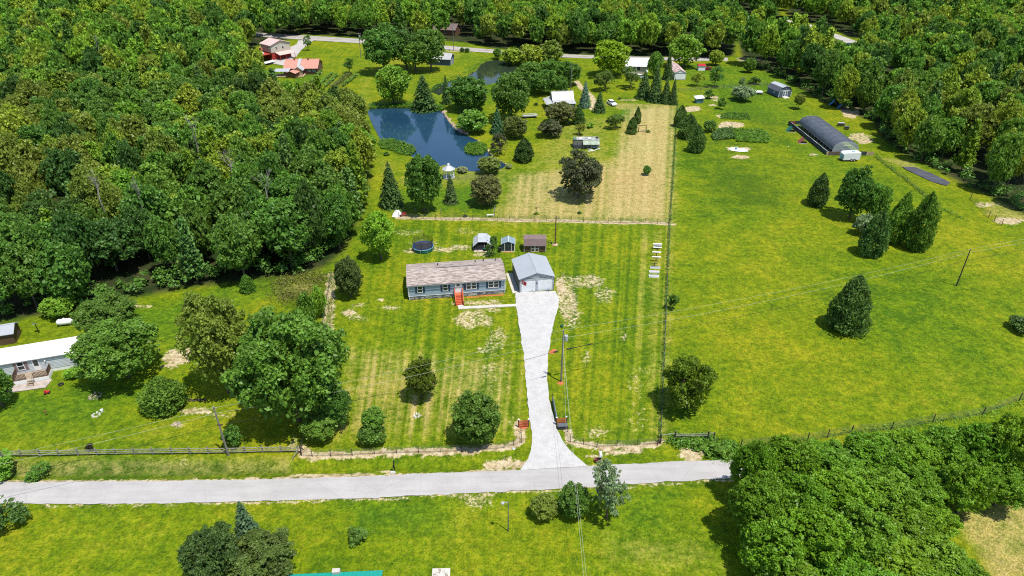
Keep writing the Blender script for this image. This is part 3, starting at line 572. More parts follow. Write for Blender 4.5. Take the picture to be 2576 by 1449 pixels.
def pine_crown(name, mat='foliage', leaf=0.11):
    """tall pine: separate whorls of flat feathery boughs"""
    P, N, T = [], [], []
    for i in range(9):
        z = -0.85 + 1.8 * i / 8; r = 0.95 * (1 - ((z + 1) / 2) ** 1.6) + 0.12; k = 5 if i < 7 else 3
        for j in range(k):
            a = 2 * math.pi * (j + nrng.uniform(-.3, .3)) / k + i * .8; rl = r * nrng.uniform(.65, 1.1)
            m = 46
            t = nrng.uniform(.25, 1, m); o = nrng.normal(0, .17, m) * (1.15 - t) * 1.4
            P.append(np.stack([np.cos(a) * rl * t - np.sin(a) * o, np.sin(a) * rl * t + np.cos(a) * o, z + 0.10 * t + nrng.normal(0, .045, m)], -1)); N.append(np.tile([0, 0, 1.0], (m, 1)) + unit(m) * .6); T.append(nrng.uniform(.2, 1, m))
    return leaf_mesh(name, np.concatenate(P), np.concatenate(N), np.full(sum(map(len, T)), leaf), np.concatenate(T), mat)

CROWN = {
    'oak': [broad_crown('crown_oak', 120, 80, 0.048, -0.75, 0.24, (0.10, 0.21), lobes=13) for _ in range(4)],
    'big': [broad_crown('crown_big_oak', 240, 95, 0.032, -0.75, 0.24, (0.07, 0.15), lobes=18) for _ in range(3)],
    'round': [broad_crown('crown_round', 150, 66, 0.048, -0.9, 0.12, (0.10, 0.20)) for _ in range(3)],
    'loose': [broad_crown('crown_loose', 80, 60, 0.046, -0.95, 0.42, (0.09, 0.18), fill=0.04, lobes=11) for _ in range(3)],
    'maple': [broad_crown('crown_maple', 210, 85, 0.036, -0.85, 0.30, (0.07, 0.15), lobes=16) for _ in range(4)],
    'wood': [broad_crown('crown_wood', 105, 62, 0.056, -0.8, 0.26, (0.10, 0.22), lobes=12) for _ in range(7)],
    'far': [broad_crown('crown_far', 44, 34, 0.11, -0.5, 0.28, (0.16, 0.30), mat='foliage_far', lobes=9) for _ in range(5)],
    'spruce': [conifer_crown('crown_spruce', mat='needle') for _ in range(3)],
    'cedar': [cedar_crown('crown_cedar', mat='needle') for _ in range(3)],
    'pine': [pine_crown('crown_pine') for _ in range(3)], 'pine_far': [pine_crown('crown_pine_far', 'foliage_far', 0.12) for _ in range(2)],
    'bush': [broad_crown('crown_bush', 30, 60, 0.11, -0.5, 0.2, (0.25, 0.42)) for _ in range(3)],
    'shrub': [broad_crown('crown_shrub', 14, 40, 0.17, -0.4, 0.35, (0.25, 0.45)) for _ in range(3)],
    'far_bush': [broad_crown('crown_far_bush', 34, 46, 0.12, -0.6, 0.2, (0.22, 0.38)) for _ in range(3)],
}
def trunk_mesh(name, limbs, seed, mat='bark'):
    """unit-height stem with limbs that fork into the crown"""
    g = random.Random(seed); m = MB()
    m.tube([(0, 0, -0.03), (g.uniform(-.05, .05), g.uniform(-.05, .05), .3), (g.uniform(-.1, .1), g.uniform(-.1, .1), .62), (g.uniform(-.1, .1), g.uniform(-.1, .1), .93)], 0.30, 7, 0.05)
    for k in range(limbs):
        a = 6.283 * k / limbs + g.uniform(-.4, .4); z = g.uniform(.32, .6); L = g.uniform(1.4, 2.7); i = len(m.v)
        m.tube([(0, 0, z), (math.cos(a) * L * .5, math.sin(a) * L * .5, z + .13), (math.cos(a) * L, math.sin(a) * L, z + g.uniform(.18, .32))], 0.12, 5, 0.025)
    return m.mesh(name, mat, True)
TRUNK = {'broad': [trunk_mesh('trunk_broad', 5, s) for s in (1, 2, 3)], 'straight': [trunk_mesh('trunk_straight', 0, s) for s in (4, 5)], 'pine': [trunk_mesh('trunk_pine', 0, 6)]}

def plant(name, label, cat, kind, xy, Rr, V, zc, color, group=None, rz=None, trunk=True, dead=False):
    """a tree or bush: empty at its foot, trunk and crown below it"""
    i = rng.randrange(99); ms = CROWN[kind]
    t = thing(name, label, cat, (xy[0], xy[1], min(0, height_at(*xy))), rng.uniform(0, 6.28) if rz is None else rz, group)
    if trunk:
        h = zc + V * 0.55; tk = 'straight' if kind in ('spruce', 'cedar', 'pine') else 'broad'; tm = TRUNK[tk][i % len(TRUNK[tk])]
        s = max(0.10, Rr * 0.19) if tk == 'broad' else max(0.12, Rr * 0.14)
        put(tm, 'trunk', t, scale=(s * (1.0 if tk == 'broad' else 1.6), s * (1.0 if tk == 'broad' else 1.6), h))
    c = put(ms[i % len(ms)], 'crown', t, (0, 0, zc), (0, 0, rng.uniform(0, 6.28)), (Rr, Rr, V))
    j = 1 + rng.uniform(-.10, .10); c.color = (color[0] * j, color[1] * j, color[2] * j, 1)
    return t
def from_box(x0, x1, yt, yb, clear=0.4):
    """plan position, radius, half height and centre height of a crown that shows between x0-x1 and yt-yb"""
    tht = PITCH + math.atan((yt - _CY) / _F); thb = PITCH + math.atan((yb - _CY) / _F); lo, hi = 0.2, 16.0
    for _ in range(40):
        V = (lo + hi) / 2; zc = V + clear; d = CAM_H / math.tan(thb); Rr = 1.0
        for _ in range(12):
            dep = math.hypot(d, CAM_H - zc); Rr = (x1 - x0) / 2 / _F * dep
            s = math.sqrt((Rr * math.sin(thb)) ** 2 + (V * math.cos(thb)) ** 2)
            # centre lies s above the lower line of sight
            d = ((CAM_H - zc) * math.cos(thb) + s) / math.sin(thb)
        top = -( (CAM_H - zc) * math.cos(tht) - d * math.sin(tht))   # signed distance below the upper line
        st = math.sqrt((Rr * math.sin(tht)) ** 2 + (V * math.cos(tht)) ** 2)
        # distance of centre below upper sight line must equal st
        below = (CAM_H - zc) * math.cos(tht) - d * math.sin(tht)
        if below > st: lo = V
        else: hi = V
    X = ((x0 + x1) / 2 - _CX) / _F * (d * math.cos(PITCH) + (CAM_H - zc) * math.sin(PITCH))
    return (X, d), Rr, V, zc
def tree(box, kind, color, label, cat='tree', name=None, clear=0.5, group=None, trunk=True):
    xy, Rr, V, zc = from_box(*box, clear)
    nm = name or {'spruce': 'spruce_tree', 'cedar': 'cedar_tree', 'pine': 'pine_tree', 'bush': 'bush', 'shrub': 'shrub'}.get(kind, 'broadleaf_tree')
    V = max(V, 0.62 * Rr); zc = max(zc, V * 0.92)
    return plant(nm, label, cat, kind, xy, Rr * 1.06, V * 1.03, zc, FC[color] if isinstance(color, str) else tuple(c * 1.12 for c in color), group, None, trunk)

# lawn trees round the blue house
tree((1013, 1098, 895, 1003), 'oak', (0.12, 0.16, 0.014), 'small olive green juniper alone in the striped front lawn', name='juniper_tree')
tree((1133, 1264, 978, 1122), 'round', 'mid', 'dense round green tree in front lawn near the wire fence', clear=0.2)
tree((907, 970, 1020, 1085), 'round', 'green', 'small tree with two stacked lobes in the front lawn', clear=1.6, name='broadleaf_tree')
tree((903, 966, 1062, 1122), 'bush', 'mid', 'low leafy bush directly below the small lobed lawn tree', 'bush', clear=0.1)
tree((580, 872, 765, 1080), 'big', 'green', 'largest spreading oak between the two front yards', clear=1.0); tree((752, 852, 1028, 1115), 'maple', 'green', 'small leafy tree at the front corner of the big oak', clear=0.2); tree((800, 882, 965, 1075), 'big', 'mid', 'smaller tree leaning out on the right of the big oak', clear=0.5)
tree((455, 630, 738, 985), 'big', 'olive', 'tall open crowned tree left of the big spreading oak', clear=1.2)
tree((195, 405, 795, 962), 'big', 'green', 'large leafy tree shading the end of the white mobile home', clear=1.2); tree((185, 335, 738, 850), 'big', 'mid', 'tree behind the mobile home next to the white tank', clear=1.5)
tree((358, 462, 938, 1036), 'cedar', 'mid', 'squat round juniper on the lawn right of the mobile home', name='juniper_tree', clear=0.1); tree((560, 603, 1072, 1126), 'bush', 'mid', 'small round bush behind the roadside pole', 'bush', clear=0.1, trunk=False)
tree((60, 125, 1153, 1208), 'loose', 'green', 'thin sapling on the grass verge at far left', clear=0.1); tree((-75, 40, 1172, 1228), 'loose', 'bright', 'leafy tree cut by the left edge above the road', clear=0.5); tree((-70, 60, 1272, 1372), 'loose', 'dark', 'dark leafy crown standing in for a shadow on the grass at the left edge', clear=0.5)  # last crown is added in place of a leafy shadow on the grass
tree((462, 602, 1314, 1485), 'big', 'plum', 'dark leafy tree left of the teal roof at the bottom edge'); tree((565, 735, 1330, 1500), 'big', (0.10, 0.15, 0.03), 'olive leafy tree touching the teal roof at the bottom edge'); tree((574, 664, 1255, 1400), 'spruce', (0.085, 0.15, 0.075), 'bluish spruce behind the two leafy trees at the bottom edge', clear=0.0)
tree((877, 923, 1338, 1376), 'shrub', 'mid', 'small lone shrub in the grass above the green roof', 'shrub', clear=0.0, trunk=False)
tree((1333, 1405, 1236, 1310), 'round', 'olive', 'olive round tree leftmost of three on the road edge', clear=0.2); tree((1402, 1486, 1210, 1306), 'round', 'mid', 'dark green round tree in the middle of three on the road edge', clear=0.2); tree((1482, 1583, 1162, 1305), 'loose', 'grey', 'taller ragged tree rightmost of three on the road edge', clear=1.0)
tree((1672, 1796, 893, 1040), 'oak', (0.13, 0.21, 0.014), 'yellowish green tree standing against the right lot fence', clear=0.1); tree((2092, 2196, 693, 832), 'cedar', 'cedar', 'lone dark juniper in the middle of the right pasture', name='juniper_tree', clear=0.0)
tree((2540, 2600, 805, 842), 'bush', 'dark', 'dark bush cut by the right edge of the pasture', 'bush', clear=0.0, trunk=False)
tree((2037, 2089, 437, 518), 'cedar', 'spruce', 'dark small cedar left of the pasture tree clump', clear=0.0); tree((2108, 2200, 418, 548), 'maple', 'mid', 'rounded green tree at the left of the pasture clump', clear=0.4); tree((2175, 2240, 455, 560), 'oak', 'green', 'second green tree leaning on the left of the pasture clump', clear=0.6)
tree((2236, 2300, 487, 606), 'cedar', 'green', 'middle green tree of the pasture clump', clear=0.4); tree((2290, 2356, 487, 626), 'cedar', 'mid', 'rightmost green tree of the pasture clump', clear=0.3); tree((2152, 2200, 538, 592), 'bush', 'grey', 'grey green bush within the pasture clump', 'bush', clear=0.0, trunk=False); tree((2170, 2240, 530, 643), 'cedar', 'cedar', 'ragged cedar in front of the pasture clump', clear=0.0)
tree((838, 912, 642, 748), 'round', 'plum', 'dark glossy magnolia at the left end of the blue house lawn', clear=0.2, name='magnolia_tree'); tree((907, 995, 528, 648), 'oak', 'lime', 'bright green tree at the wood corner behind the trampoline', clear=0.8)
tree((1682, 1706, 738, 776), 'shrub', 'mid', 'sapling on the pasture side of the right lot fence', 'sapling', name='sapling', clear=0.3); tree((1222, 1257, 592, 645), 'loose', 'mid', 'small leafy tree between the lean-to and the small grey shed', clear=0.2)
# pond and cabin garden
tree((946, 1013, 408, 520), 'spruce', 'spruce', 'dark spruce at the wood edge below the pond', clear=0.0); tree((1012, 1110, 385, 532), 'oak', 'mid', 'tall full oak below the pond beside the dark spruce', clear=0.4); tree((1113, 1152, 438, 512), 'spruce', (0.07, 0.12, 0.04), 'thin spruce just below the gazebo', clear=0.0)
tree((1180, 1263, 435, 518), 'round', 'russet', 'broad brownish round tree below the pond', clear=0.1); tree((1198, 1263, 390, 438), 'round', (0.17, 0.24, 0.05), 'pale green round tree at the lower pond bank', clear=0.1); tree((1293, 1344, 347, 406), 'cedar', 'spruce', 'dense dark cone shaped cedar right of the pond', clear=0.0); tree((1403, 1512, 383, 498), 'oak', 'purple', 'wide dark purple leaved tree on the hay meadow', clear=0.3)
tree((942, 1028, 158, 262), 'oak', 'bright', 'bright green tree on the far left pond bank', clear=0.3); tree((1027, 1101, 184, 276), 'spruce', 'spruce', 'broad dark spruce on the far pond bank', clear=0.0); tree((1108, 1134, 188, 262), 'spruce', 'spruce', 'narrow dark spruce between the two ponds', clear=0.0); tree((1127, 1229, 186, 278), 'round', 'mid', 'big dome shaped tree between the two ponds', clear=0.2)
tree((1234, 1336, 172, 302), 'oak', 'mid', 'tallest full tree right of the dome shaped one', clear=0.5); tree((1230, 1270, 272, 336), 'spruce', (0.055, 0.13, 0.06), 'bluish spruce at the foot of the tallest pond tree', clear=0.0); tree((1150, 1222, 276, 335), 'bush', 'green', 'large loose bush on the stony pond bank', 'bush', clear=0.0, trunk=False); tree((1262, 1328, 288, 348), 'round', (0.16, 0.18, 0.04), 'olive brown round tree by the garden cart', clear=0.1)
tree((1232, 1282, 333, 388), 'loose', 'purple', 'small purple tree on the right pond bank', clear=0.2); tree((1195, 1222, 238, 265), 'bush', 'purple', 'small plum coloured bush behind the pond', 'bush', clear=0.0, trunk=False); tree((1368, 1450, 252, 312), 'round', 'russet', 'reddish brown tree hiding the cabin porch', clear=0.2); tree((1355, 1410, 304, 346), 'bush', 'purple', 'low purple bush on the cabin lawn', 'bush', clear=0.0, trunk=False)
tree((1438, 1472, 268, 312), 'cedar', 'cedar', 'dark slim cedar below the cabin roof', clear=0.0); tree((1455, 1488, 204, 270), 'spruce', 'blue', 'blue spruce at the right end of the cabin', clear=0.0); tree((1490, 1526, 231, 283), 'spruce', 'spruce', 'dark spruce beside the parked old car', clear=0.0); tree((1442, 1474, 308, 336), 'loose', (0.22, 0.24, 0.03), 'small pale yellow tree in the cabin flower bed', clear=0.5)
tree((1475, 1492, 308, 322), 'shrub', 'bright', 'round green shrub in the cabin flower bed', 'shrub', clear=0.0, trunk=False); tree((1523, 1574, 286, 320), 'loose', (0.10, 0.17, 0.025), 'low wide apple tree on the meadow corner', clear=0.7, name='apple_tree'); tree((1577, 1605, 295, 336), 'cedar', 'cedar', 'small cedar by the garden swing frame', clear=0.0); tree((1594, 1613, 269, 311), 'cedar', 'cedar', 'slim cedar at the bright green grass plot', clear=0.0)
tree((1617, 1638, 417, 441), 'bush', 'mid', 'single small bush alone on the mown hay strip', 'bush', clear=0.0, trunk=False); tree((1493, 1553, 178, 225), 'loose', (0.11, 0.19, 0.03), 'wide apple tree behind the parked old car', clear=0.8, name='apple_tree'); tree((1560, 1613, 168, 218), 'loose', (0.11, 0.18, 0.03), 'apple tree in front of the white roofed house', clear=0.8, name='apple_tree')
tree((1490, 1586, 101, 190), 'oak', (0.24, 0.38, 0.012), 'big yellow green tree at the left of the white roofed house', clear=0.5)
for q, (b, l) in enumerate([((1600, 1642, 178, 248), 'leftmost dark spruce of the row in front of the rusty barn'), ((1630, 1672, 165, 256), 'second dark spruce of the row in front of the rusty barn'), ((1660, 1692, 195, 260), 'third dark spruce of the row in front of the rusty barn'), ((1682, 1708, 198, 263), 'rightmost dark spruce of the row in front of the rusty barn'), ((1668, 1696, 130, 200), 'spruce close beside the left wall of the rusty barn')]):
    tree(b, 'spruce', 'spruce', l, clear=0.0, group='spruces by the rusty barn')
tree((1630, 1668, 128, 195), 'oak', 'green', 'leafy tree between the white roofed house and the barn', clear=0.3); tree((1685, 1766, 84, 168), 'oak', 'bright', 'large bright tree behind the rusty roofed barn', clear=0.5)
for b, l in [((1695, 1731, 266, 318), 'uppermost of three evergreens on the pasture fence'), ((1708, 1758, 287, 347), 'middle of three evergreens on the pasture fence'), ((1733, 1776, 316, 382), 'lowest of three evergreens on the pasture fence')]: tree(b, 'cedar', 'cedar', l, clear=0.0, group='evergreens on the pasture fence')
for b, k, c, l in [((1770, 1800, 302, 331), 'bush', 'mid', 'small bush left of the bare garden bed'), ((1774, 1794, 224, 248), 'shrub', 'mid', 'small shrub behind the little blue hut'), ((1804, 1824, 247, 274), 'shrub', 'mid', 'small shrub right of the little blue hut'), ((1843, 1896, 216, 254), 'bush', 'grey', 'silvery round bush on the far pasture')]: tree(b, k, c, l, 'bush', clear=0.1, trunk=False)
tree((1737, 1772, 180, 214), 'loose', 'yellow', 'small yellowish fruit tree below the red truck', clear=0.6, name='fruit_tree'); tree((1780, 1822, 166, 216), 'loose', 'mid', 'dark fruit tree right of the red truck', clear=0.6, name='fruit_tree'); tree((1783, 1822, 124, 162), 'round', 'yellow', 'yellow green tree at the far lane', clear=0.5); tree((1870, 1902, 143, 182), 'round', 'green', 'small green tree at the end of the far lawn', clear=0.2)
tree((1858, 1878, 194, 216), 'loose', 'grey', 'thin grey sapling behind the silvery bush', 'sapling', name='sapling', clear=0.5); tree((1885, 1912, 197, 212), 'shrub', 'mid', 'low spreading shrub behind the far pasture fence', 'shrub', clear=0.0, trunk=False); tree((1998, 2026, 234, 266), 'round', 'olive', 'small round tree right of the dark gambrel shed', clear=1.2)
tree((861, 892, 144, 178), 'loose', 'mid', 'small fruit tree on the lawn right of the brick house', clear=1.2, name='fruit_tree'); tree((762, 782, 88, 122), 'loose', 'mid', 'thin tree where the gravel drive meets the highway', clear=1.0)
for b, c, l in [((912, 1010, 62, 172), 'mid', 'leftmost big tree of the grove on the highway lawn'), ((975, 1062, 66, 165), 'dark', 'second big tree of the grove on the highway lawn'), ((1040, 1122, 64, 168), 'mid', 'rightmost big tree of the grove on the highway lawn'), ((1000, 1085, 100, 170), 'green', 'lower front tree of the grove on the highway lawn')]: tree(b, 'oak', c, l, clear=2.0, group='grove on the highway lawn')
for b, c, l in [((1264, 1312, 112, 162), 'yellow', 'leftmost yellow willow bush above the upper pond'), ((1308, 1362, 112, 165), 'yellow', 'middle yellow willow bush above the upper pond'), ((1356, 1416, 104, 155), 'olive', 'rightmost yellow willow bush above the upper pond')]: tree(b, 'far_bush', c, l, name='willow_bush', clear=0.0, trunk=False, group='willow bushes above the upper pond')
for b, c, l in [((1296, 1372, 150, 218), 'mid', 'left tree of the dark row right of the upper pond'), ((1350, 1420, 148, 218), 'green', 'middle tree of the dark row right of the upper pond'), ((1395, 1460, 152, 216), 'mid', 'right tree of the dark row right of the upper pond'), ((1330, 1400, 175, 238), 'mid', 'front tree of the dark row right of the upper pond'), ((1390, 1430, 190, 238), 'mid', 'small tree just behind the cabin roof'), ((1240, 1262, 118, 148), 'green', 'small tree at the far tip of the upper pond')]: tree(b, 'oak', c, l, clear=0.2)
for b, l in [((1156, 1168, 120, 131), 'left of two clipped round bushes at the highway'), ((1169, 1181, 121, 132), 'right of two clipped round bushes at the highway')]: tree(b, 'far_bush', 'dark', l, 'bush', 'bush', clear=0.0, trunk=False)
tree((166, 206, 933, 958), 'bush', 'bright', 'clipped round bush at the mobile home corner', 'bush', clear=0.0, trunk=False); tree((1150, 1175, 422, 436), 'bush', (0.30, 0.34, 0.16), 'pale ornamental grass clump on the lower pond bank', 'bush', 'ornamental_grass', clear=0.0, trunk=False); tree((1272, 1288, 413, 425), 'bush', (0.30, 0.34, 0.16), 'pale grass clump at the pond outflow', 'bush', 'ornamental_grass', clear=0.0, trunk=False)
tree((-60, 28, 925, 1025), 'oak', 'mid', 'tree cut by the left edge beside the mobile home deck', clear=0.5); tree((600, 640, 690, 735), 'cedar', 'mid', 'small evergreen at the wood edge above the meadow', clear=0.0); tree((750, 790, 735, 830), 'bush', 'green', 'tangled bush on the fence line left of the lawn', 'bush', clear=0.0, trunk=False); tree((783, 818, 720, 800), 'bush', 'bright', 'bright weedy bush against the worn fence strip', 'bush', clear=0.0, trunk=False)
tree((100, 185, 740, 800), 'oak', 'bright', 'young bright tree at the wood edge behind the mobile home', clear=0.3)

# orchard-like grove at the lower right: every tree placed, in rows
GROVE = [(1843, 1952, 1098, 1262), (1930, 2050, 1088, 1245), (2035, 2150, 1096, 1235), (2130, 2250, 1084, 1215), (2230, 2345, 1070, 1200), (2325, 2435, 1062, 1195), (2415, 2530, 1050, 1205), (2505, 2625, 1036, 1220),
         (1845, 1965, 1190, 1365), (1945, 2070, 1180, 1350), (2050, 2180, 1178, 1335), (2165, 2290, 1165, 1315), (2275, 2385, 1160, 1285), (2385, 2490, 1150, 1300), (2475, 2580, 1160, 1285), (1880, 2010, 1290, 1465), (1995, 2130, 1275, 1450), (2105, 2235, 1265, 1430), (2215, 2330, 1255, 1390), (2290, 2390, 1240, 1350),
         (1935, 2070, 1390, 1560), (2050, 2190, 1375, 1545), (2170, 2310, 1365, 1520), (2285, 2400, 1345, 1470), (2370, 2480, 1420, 1540), (2010, 2160, 1470, 1650), (2150, 2300, 1460, 1640), (2290, 2430, 1450, 1620)]
gl = ['leafy maple at the road corner of the lower right grove', 'leafy maple in the lower right grove between road and pasture']
for i, b in enumerate(GROVE):
    cx_, hw_ = (b[0] + b[1]) / 2, (b[1] - b[0]) / 2 * (1.22 if i else 1.0); b = (cx_ - hw_, cx_ + hw_, b[2] + rng.uniform(-8, 8), b[3])
    tree(b, 'maple', [(0.135, 0.275, 0.014), (0.165, 0.300, 0.014), (0.150, 0.290, 0.018)][i % 3], gl[0] if i == 0 else gl[1], name='maple_tree', clear=0.8, group=None if i == 0 else 'maples of the lower right grove')

# ---------------------------------------------------------------- woods: the nearest trees one by one, the rest as one mass
def scatter(poly, gap0, gap1):
    lo, hi = poly.min(0), poly.max(0); pts = []; cell = {}
    area = (hi - lo).prod(); n = int(area / 9)
    c = nrng.uniform(lo, hi, (min(n, 90000), 2)); keep = sdist(c[:, 0], c[:, 1], poly) > 0.5; c = c[keep]
    for x, y in c:
        g = gap0 + (gap1 - gap0) * min(1, max(0, (y - 110) / 300)); k = (int(x // 9), int(y // 9)); ok = True
        for a in (-1, 0, 1):
            for b in (-1, 0, 1):
                for q in cell.get((k[0] + a, k[1] + b), ()):
                    if (q[0] - x) ** 2 + (q[1] - y) ** 2 < g * g: ok = False; break
        if ok: cell.setdefault(k, []).append((x, y)); pts.append((x, y))
    return pts
def in_frame(x, y, m=70):
    dep = y * math.cos(PITCH) + CAM_H * math.sin(PITCH) - 8 * math.sin(PITCH); return abs(x) / dep * _F < _CX + m
clearings = [gp(p) for p in ([(1090, 66), (1150, 66), (1200, 112), (1120, 112)], [(1838, 36), (1892, 36), (1898, 150), (1845, 150)], [(1950, 44), (2010, 52), (2080, 72), (2165, 105), (2155, 186), (2075, 180), (2040, 130), (1985, 140), (1925, 120), (1915, 60)], [(2190, 225), (2300, 215), (2320, 260), (2200, 262)])]
ALL = []
for nm, poly, g0, g1 in (('left', FOREST_LEFT, 4.9, 6.4), ('far', FOREST_FAR, 5.4, 5.8), ('mid', FOREST_MID, 5.4, 6.0), ('right', FOREST_RIGHT, 5.4, 6.4), ('topr', FOREST_TOPR, 6.0, 6.6)):
    ALL += [(x, y, nm) for x, y in scatter(poly, g0, g1) if in_frame(x, y)]
def blocked(x, y):
    return any(sdist(np.array([x]), np.array([y]), c)[0] > 0 for c in clearings)
ALL = [p for p in ALL if not blocked(p[0], p[1])]
ALL.sort(key=lambda p: p[1]); NEAR, FAR = ALL[:300], ALL[300:]
WLAB = {'left': ('tree in the dense wood on the left', 'trees of the wood on the left'), 'right': ('tree in the wood along the right side', 'trees of the wood on the right'), 'far': ('tree in the wood behind the highway', 'trees behind the highway'), 'mid': ('tree in the wood behind the highway', 'trees behind the highway'), 'topr': ('tree in the far upper right wood', 'trees of the far upper right wood')}
pal = ['mid', 'green', 'green', 'bright', 'yellow', 'olive', 'dark', 'mid', 'olive']
def cluster_tone(x, y): return 0.5 + 0.5 * math.sin(x * 0.055 + 1.3) * math.cos(y * 0.047) 
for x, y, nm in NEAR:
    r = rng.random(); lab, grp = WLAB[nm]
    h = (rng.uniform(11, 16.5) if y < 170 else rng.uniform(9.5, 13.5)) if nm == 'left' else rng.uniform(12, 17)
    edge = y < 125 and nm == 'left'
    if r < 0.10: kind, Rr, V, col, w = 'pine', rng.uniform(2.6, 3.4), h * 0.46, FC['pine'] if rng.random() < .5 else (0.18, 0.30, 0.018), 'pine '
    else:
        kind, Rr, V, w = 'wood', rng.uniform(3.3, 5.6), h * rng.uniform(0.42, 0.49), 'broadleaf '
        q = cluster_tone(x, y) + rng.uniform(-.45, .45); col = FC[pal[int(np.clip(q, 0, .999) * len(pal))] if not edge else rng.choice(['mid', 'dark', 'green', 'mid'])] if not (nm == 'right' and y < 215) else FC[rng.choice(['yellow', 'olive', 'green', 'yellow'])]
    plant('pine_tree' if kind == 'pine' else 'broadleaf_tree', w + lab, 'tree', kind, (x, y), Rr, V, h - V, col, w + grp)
# dead trees standing in the left wood
def dead_mesh(seed):
    g = random.Random(seed); m = MB()
    def grow(p, d, L, r, n):
        q = p + d * L; mid = p + d * L * .5 + Vector((g.uniform(-.1, .1), g.uniform(-.1, .1), 0)) * L; m.tube([p, mid, q], r, 5, r * .55)
        if n:
            for _ in range(3): grow(q - d * L * g.uniform(0, .45), (d + Vector((g.uniform(-1, 1), g.uniform(-1, 1), g.uniform(-.2, .6))) * .75).normalized(), L * g.uniform(.5, .75), r * .5, n - 1)
    grow(Vector((0, 0, 7.5)), Vector((.1, 0, 1)), 3.2, .17, 4); return m
for i, (x, y, l) in enumerate(((300, 640, 'bare dead tree low in the left wood with pale fallen limbs'), (395, 640, 'bleached dead tree beside the pale limbs in the left wood'), (700, 620, 'grey dead treetop right in the left wood'), (520, 470, 'dead crown halfway up the left wood'), (270, 200, 'pale dead tree far up the left wood'), (610, 560, 'leafless grey tree in the middle of the left wood'))):
    t = thing('dead_tree', l, 'dead tree', G(x, y), rng.uniform(0, 6)); MB().tube([(0, 0, -.1), (.1, 0, 4), (0, 0, 7.6)], .26, 7, .17).build('trunk', 'bark_grey', t); dead_mesh(i).build('branches', 'bark_grey', t); t.scale = (0.9, 0.9, 1.22)
# edge of the wood is leafy to the ground: undergrowth at its foot
def undergrowth(name, poly, i0, i1, label, step=1.5, deep=5.0, hmax=3.6):
    C = []
    for a, b in zip(poly[i0:i1], poly[i0 + 1:i1 + 1]):
        L = np.linalg.norm(b - a); q = np.array([-(b - a)[1], (b - a)[0]]) / L; c = poly.mean(0)
        if np.dot(c - a, q) < 0: q = -q
        for _ in range(int(L / step * 2.2)): C.append(np.append(a + (b - a) * nrng.uniform() + q * nrng.uniform(.3, deep), 0))
    C = np.array(C); n = len(C); m = 62; r = nrng.uniform(.7, 1.7, n); idx = np.repeat(np.arange(n), m); U = unit(n * m) + [0, 0, .5]
    P = C[idx] + U * (r[idx] * nrng.uniform(.5, 1, n * m))[:, None]; P[:, 2] = np.abs(P[:, 2]) + (nrng.uniform(0, hmax - 1.6, n))[idx]
    me = leaf_mesh(name, P, U * .6 + [0, 0, .5] + unit(n * m) * .5, np.full(n * m, .30), np.clip(nrng.uniform(0, 1, n)[idx] * .6 + nrng.uniform(0, .4, n * m), 0, 1)); o = bpy.data.objects.new(name, me); COL.objects.link(o); o.color = (*FC['mid'], 1)
    return tag(o, label, None, None, 'stuff')
undergrowth('undergrowth', FOREST_LEFT, 1, 22, 'leafy undergrowth along the edge of the left wood'); undergrowth('undergrowth', FOREST_RIGHT, 1, 12, 'leafy undergrowth along the edge of the right wood', 3.0, 6, 2.6)
def wood_mass(name, pts, label):
    """far wood: real crowns spread by geometry nodes over one point cloud"""
    me = bpy.data.meshes.new(name); me.from_pydata([(x, y, 0) for x, y in pts], [], []); o = bpy.data.objects.new(name, me); COL.objects.link(o)
    col = bpy.data.collections.new('far_tree_kinds')
    for i, c in enumerate(CROWN['far'] + CROWN['far'] + CROWN['pine_far'][:1]):
        q = bpy.data.objects.new('far_crown', c); V = [6.6, 5.8, 7.2, 6.2, 6.9][i % 5]; q.location = (0, 0, V + 1.6); q.scale = (3.9 + (i % 4) * 0.28, 3.9 + (i % 4) * 0.28, V)
        if c.name.startswith('crown_pine'): q.scale = (3.2, 3.2, 6.8); q.location = (0, 0, 9)
        col.objects.link(q)
    ng = bpy.data.node_groups.new('far_wood', 'GeometryNodeTree'); ng.interface.new_socket('Geometry', in_out='INPUT', socket_type='NodeSocketGeometry'); ng.interface.new_socket('Geometry', in_out='OUTPUT', socket_type='NodeSocketGeometry')
    gi, go = ng.nodes.new('NodeGroupInput'), ng.nodes.new('NodeGroupOutput'); ci = ng.nodes.new('GeometryNodeCollectionInfo'); ci.inputs['Collection'].default_value = col; ci.inputs['Separate Children'].default_value = True; ci.inputs['Reset Children'].default_value = False
    ip = ng.nodes.new('GeometryNodeInstanceOnPoints'); ip.inputs['Pick Instance'].default_value = True
    rv = ng.nodes.new('FunctionNodeRandomValue'); rv.data_type = 'INT'; rv.inputs[4].default_value = 0; rv.inputs[5].default_value = len(col.objects) - 1
    rr = ng.nodes.new('FunctionNodeRandomValue'); rr.data_type = 'FLOAT_VECTOR'; rr.inputs[0].default_value = (0, 0, 0); rr.inputs[1].default_value = (0, 0, 6.28)
    rs = ng.nodes.new('FunctionNodeRandomValue'); rs.data_type = 'FLOAT'; rs.inputs[2].default_value = 0.82; rs.inputs[3].default_value = 1.18
    L = ng.links.new; L(gi.outputs[0], ip.inputs['Points']); L(ci.outputs[0], ip.inputs['Instance']); L(rv.outputs[2], ip.inputs['Instance Index']); L(rr.outputs[0], ip.inputs['Rotation']); L(rs.outputs[1], ip.inputs['Scale']); L(ip.outputs[0], go.inputs[0])
    md = o.modifiers.new('trees', 'NODES'); md.node_group = ng
    return tag(o, label, None, None, 'stuff')
wood_mass('distant_wood', [(x, y) for x, y, n in FAR], 'dense distant broadleaf wood beyond the nearest trees')

